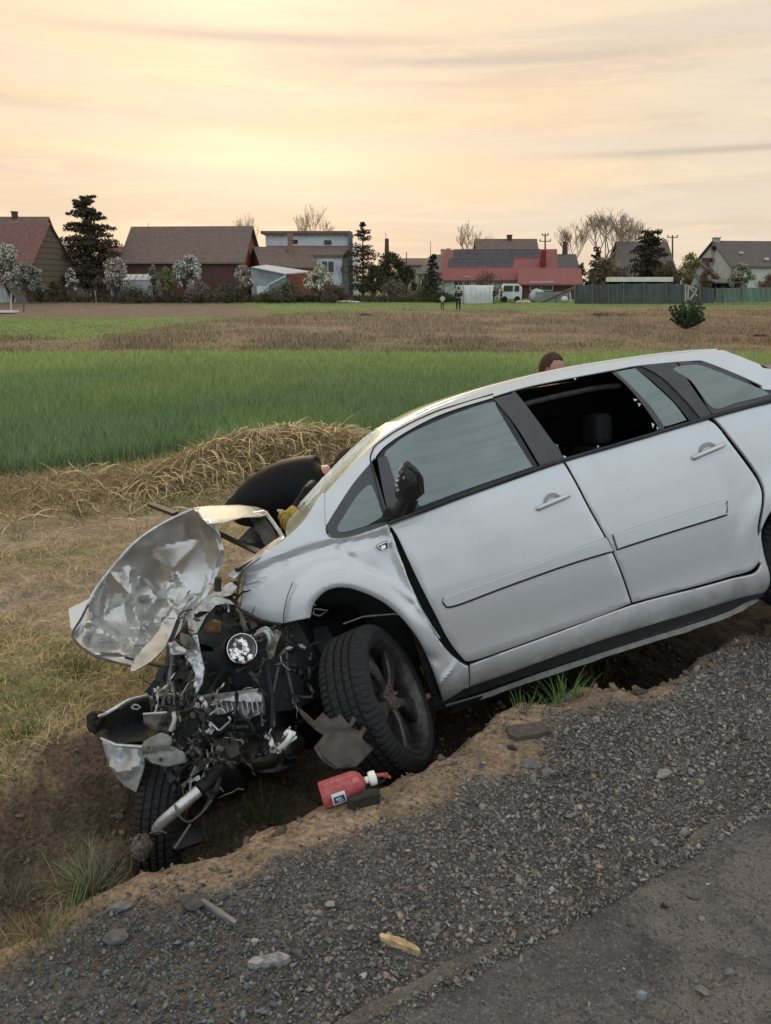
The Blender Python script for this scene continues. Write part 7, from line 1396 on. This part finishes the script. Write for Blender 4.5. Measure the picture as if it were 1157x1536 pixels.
for a in [(251, 399, 447, 32, 88, 'yellowish green round bush in front of the barn', (.13, .15, .06), (.26, .27, .13), 2600, .09), (83, 421, 446, 24, 86, 'olive brown rounded bush under the plank gable', (.06, .055, .025), (.14, .12, .06), 1500, .09), (60, 418, 444, 30, 87, 'grey green leafy bush left of the olive brown one', (.10, .12, .07), (.24, .26, .17), 1300, .09),
          (100, 412, 445, 40, 100, 'brown leafless thicket below the big conifer', (.10, .075, .06), (.19, .15, .12), 2200, .10), (150, 415, 447, 46, 92, 'brown hedge left of the pinkish blossom tree', (.08, .065, .045), (.17, .14, .10), 2200, .10), (300, 424, 450, 60, 87, 'low pinkish brown hedge below the biggest blossom tree', (.12, .10, .075), (.26, .21, .17), 2600, .10), (340, 428, 451, 70, 86, 'dark low hedge between barn and meadow', (.06, .055, .035), (.16, .13, .09), 2600, .10),
          (205, 436, 450, 80, 87, 'low dark hedge before the small greenhouse', (.05, .05, .03), (.13, .12, .075), 2200, .10), (430, 424, 452, 56, 88, 'dark green hedge with blossoms in front of the grey shed', (.07, .07, .035), (.20, .19, .12), 2600, .11), (405, 440, 453, 60, 86, 'low rough hedge below the pale blue box', (.06, .055, .035), (.15, .13, .09), 1800, .10), (500, 430, 452, 60, 87, 'brown undergrowth below the white house', (.08, .06, .045), (.18, .14, .10), 2400, .10),
          (585, 380, 445, 64, 104, 'large round dark green evergreen group in the middle', (.040, .040, .018), (.11, .10, .045), 6500, .15), (560, 398, 446, 50, 100, 'olive evergreen bulging left of the large round group', (.04, .042, .018), (.10, .10, .05), 3600, .14), (608, 396, 440, 40, 106, 'dark evergreen on the right of the large round group', (.028, .030, .014), (.07, .07, .032), 3000, .14),
          (590, 420, 449, 56, 94, 'bushy green brown shrub with white flecks below the evergreens', (.09, .09, .045), (.24, .23, .15), 2600, .10), (640, 434, 450, 70, 92, 'low olive hedge along the meadow in the centre', (.05, .055, .022), (.13, .13, .06), 2600, .10), (665, 440, 452, 44, 89, 'low dark shrubs left of the polytunnel', (.03, .045, .018), (.09, .11, .045), 1600, .09),
          (732, 412, 432, 90, 92, 'thin brown twiggy shrubs above the polytunnel', (.07, .05, .045), (.15, .11, .09), 1800, .09), (905, 385, 432, 60, 98, 'yellowish brown leafy tree left of the dark pine', (.10, .08, .045), (.22, .18, .11), 4200, .12), (925, 400, 432, 44, 96, 'light brown shrub overlapping the left of the canopy', (.09, .075, .045), (.20, .165, .10), 2600, .12),
          (1000, 392, 430, 60, 96, 'brown leafing tree right of the dark pine', (.085, .068, .045), (.19, .155, .10), 3600, .12), (1030, 380, 430, 56, 97, 'yellow green budding tree with sky showing through beside the utility pole', (.12, .12, .045), (.30, .28, .12), 3600, .11), (1058, 404, 432, 46, 94, 'brown shrub left of the small pale outhouse', (.08, .07, .04), (.19, .16, .10), 2600, .11),
          (1148, 410, 432, 36, 92, 'reddish brown shrub at the right edge behind the green net', (.10, .065, .045), (.20, .14, .10), 1600, .10), (870, 392, 432, 22, 100, 'ragged dark climbing growth at the end of the red extension', (.04, .035, .02), (.12, .10, .06), 1200, .11)]:
    bush(*a[:10], seed=1, k=30, stem=False)
# long dark hedge line at the foot of the gardens: nobody could count it
X = rng.uniform(gx(60, 92), gx(700, 92), 9000); Y = 91 + rng.normal(0, .7, 9000); 
blades('hedge_undergrowth', X, Y, rng.uniform(.2, 1.1, 9000), .12, rng.uniform(.1, .8, 9000), cmix(rng.random(9000), (.05, .048, .028), (.15, .13, .085)), m_gr)
# small pine in the weeds
Yp = 37; base = gnd(1033, Yp); root = thing('small_pine', 'low spreading young pine standing alone in the brown weeds on the right', 'bush', base); C = []; S = []; mb = MB()
for i in range(64):
    a = rng.uniform(0, 6.28); rr = .86 * math.sqrt(rng.random()); zt_ = (.20 + .80 * rng.random()) * (1.10 - .25 * (rr / .92)); e = base + np.array([math.cos(a) * rr, math.sin(a) * rr * .9, zt_ * 1.15]); mb.tube([base, base * .4 + e * .6 - np.array([0, 0, .08]), e], [.03, .02, .01], 4, cap=False)
    for s_ in np.linspace(.55, 1.05, 4): C.append(base * (1 - s_) + e * s_); S.append(.065)
mb.build('stems', bark, root); V, F, Cc = leafcloud(np.array(C), np.array(S), 17000, lambda n, P: cmix(rng.random(n) * .6 + .5 * sstep(base[2] + .4, base[2] + 1.2, P[:, 2]), (.030, .050, .028), (.15, .20, .10)), .045); nmesh('crown', V, F, m_leaf, parent=root, attr=np.repeat(Cc, 4, 0))
# dark mounds of dead growth in the field
for (px, py, w_, lb_) in ((900, 474, 26, 'dark clump of dead stalks in the brown field, left one'), (935, 474, 16, 'smaller dark clump of stalks right of the larger one'), (548, 474, 14, 'dark lump in the field below the white house'), (1140, 505, 12, 'dark stalk clump at the right edge of the brown field')): tuft(px, py, 5 if w_ < 20 else 7, 160, lb_, (.05, .035, .02), (.13, .095, .06), spread=w_ / 2 / 1150 * 55 * .5, w_=.04, name='stalk_clump')
# ------------------------------------------------------------------ people in the distance
Y = 60; p = gnd(688, Y); p[2] = Hg(p[0], p[1]); rt_, J_ = stand_person('person', 'person in a dark uniform jacket seen from behind, standing on the meadow before the polytunnel', p, gz_(430, Y) - p[2], (.1, 1, 0), fm('uniform_navy', (.010, .012, .020)), trous, hair_m, arms='front', hands=False)
mb = MB(); mb.box(J_['ch'][0] + np.array([0, -.20, .06]), (.30, .012, .07)); mb.build('back_stripe', fm('reflective_grey', (.30, .30, .31)), rt_)
Y = 61; p = gnd(664, Y); p[2] = Hg(p[0], p[1]); stand_person('person', 'smaller person in a pale top and green trousers left of the uniformed one', p, (gz_(441, Y) - p[2]), (.2, 1, 0), fm('pale_top', (.36, .38, .35)), fm('olive_trousers', (.04, .06, .035)), hair_m, arms='front', hands=False)
Y = 82; p = gnd(741, Y); stand_person('person', 'dark dressed person standing at the open end of the polytunnel', p, 1.65, (-1, .2, 0), fm('black_coat', (.012, .012, .013)), trous, hair_m, hands=False)
Y = 85; p = gnd(752, Y); stand_person('person', 'person in a reddish brown jacket beside the white van', p, 1.6, (-1, .2, 0), fm('reddish_coat', (.10, .035, .03)), trous, hair_m, hands=False)
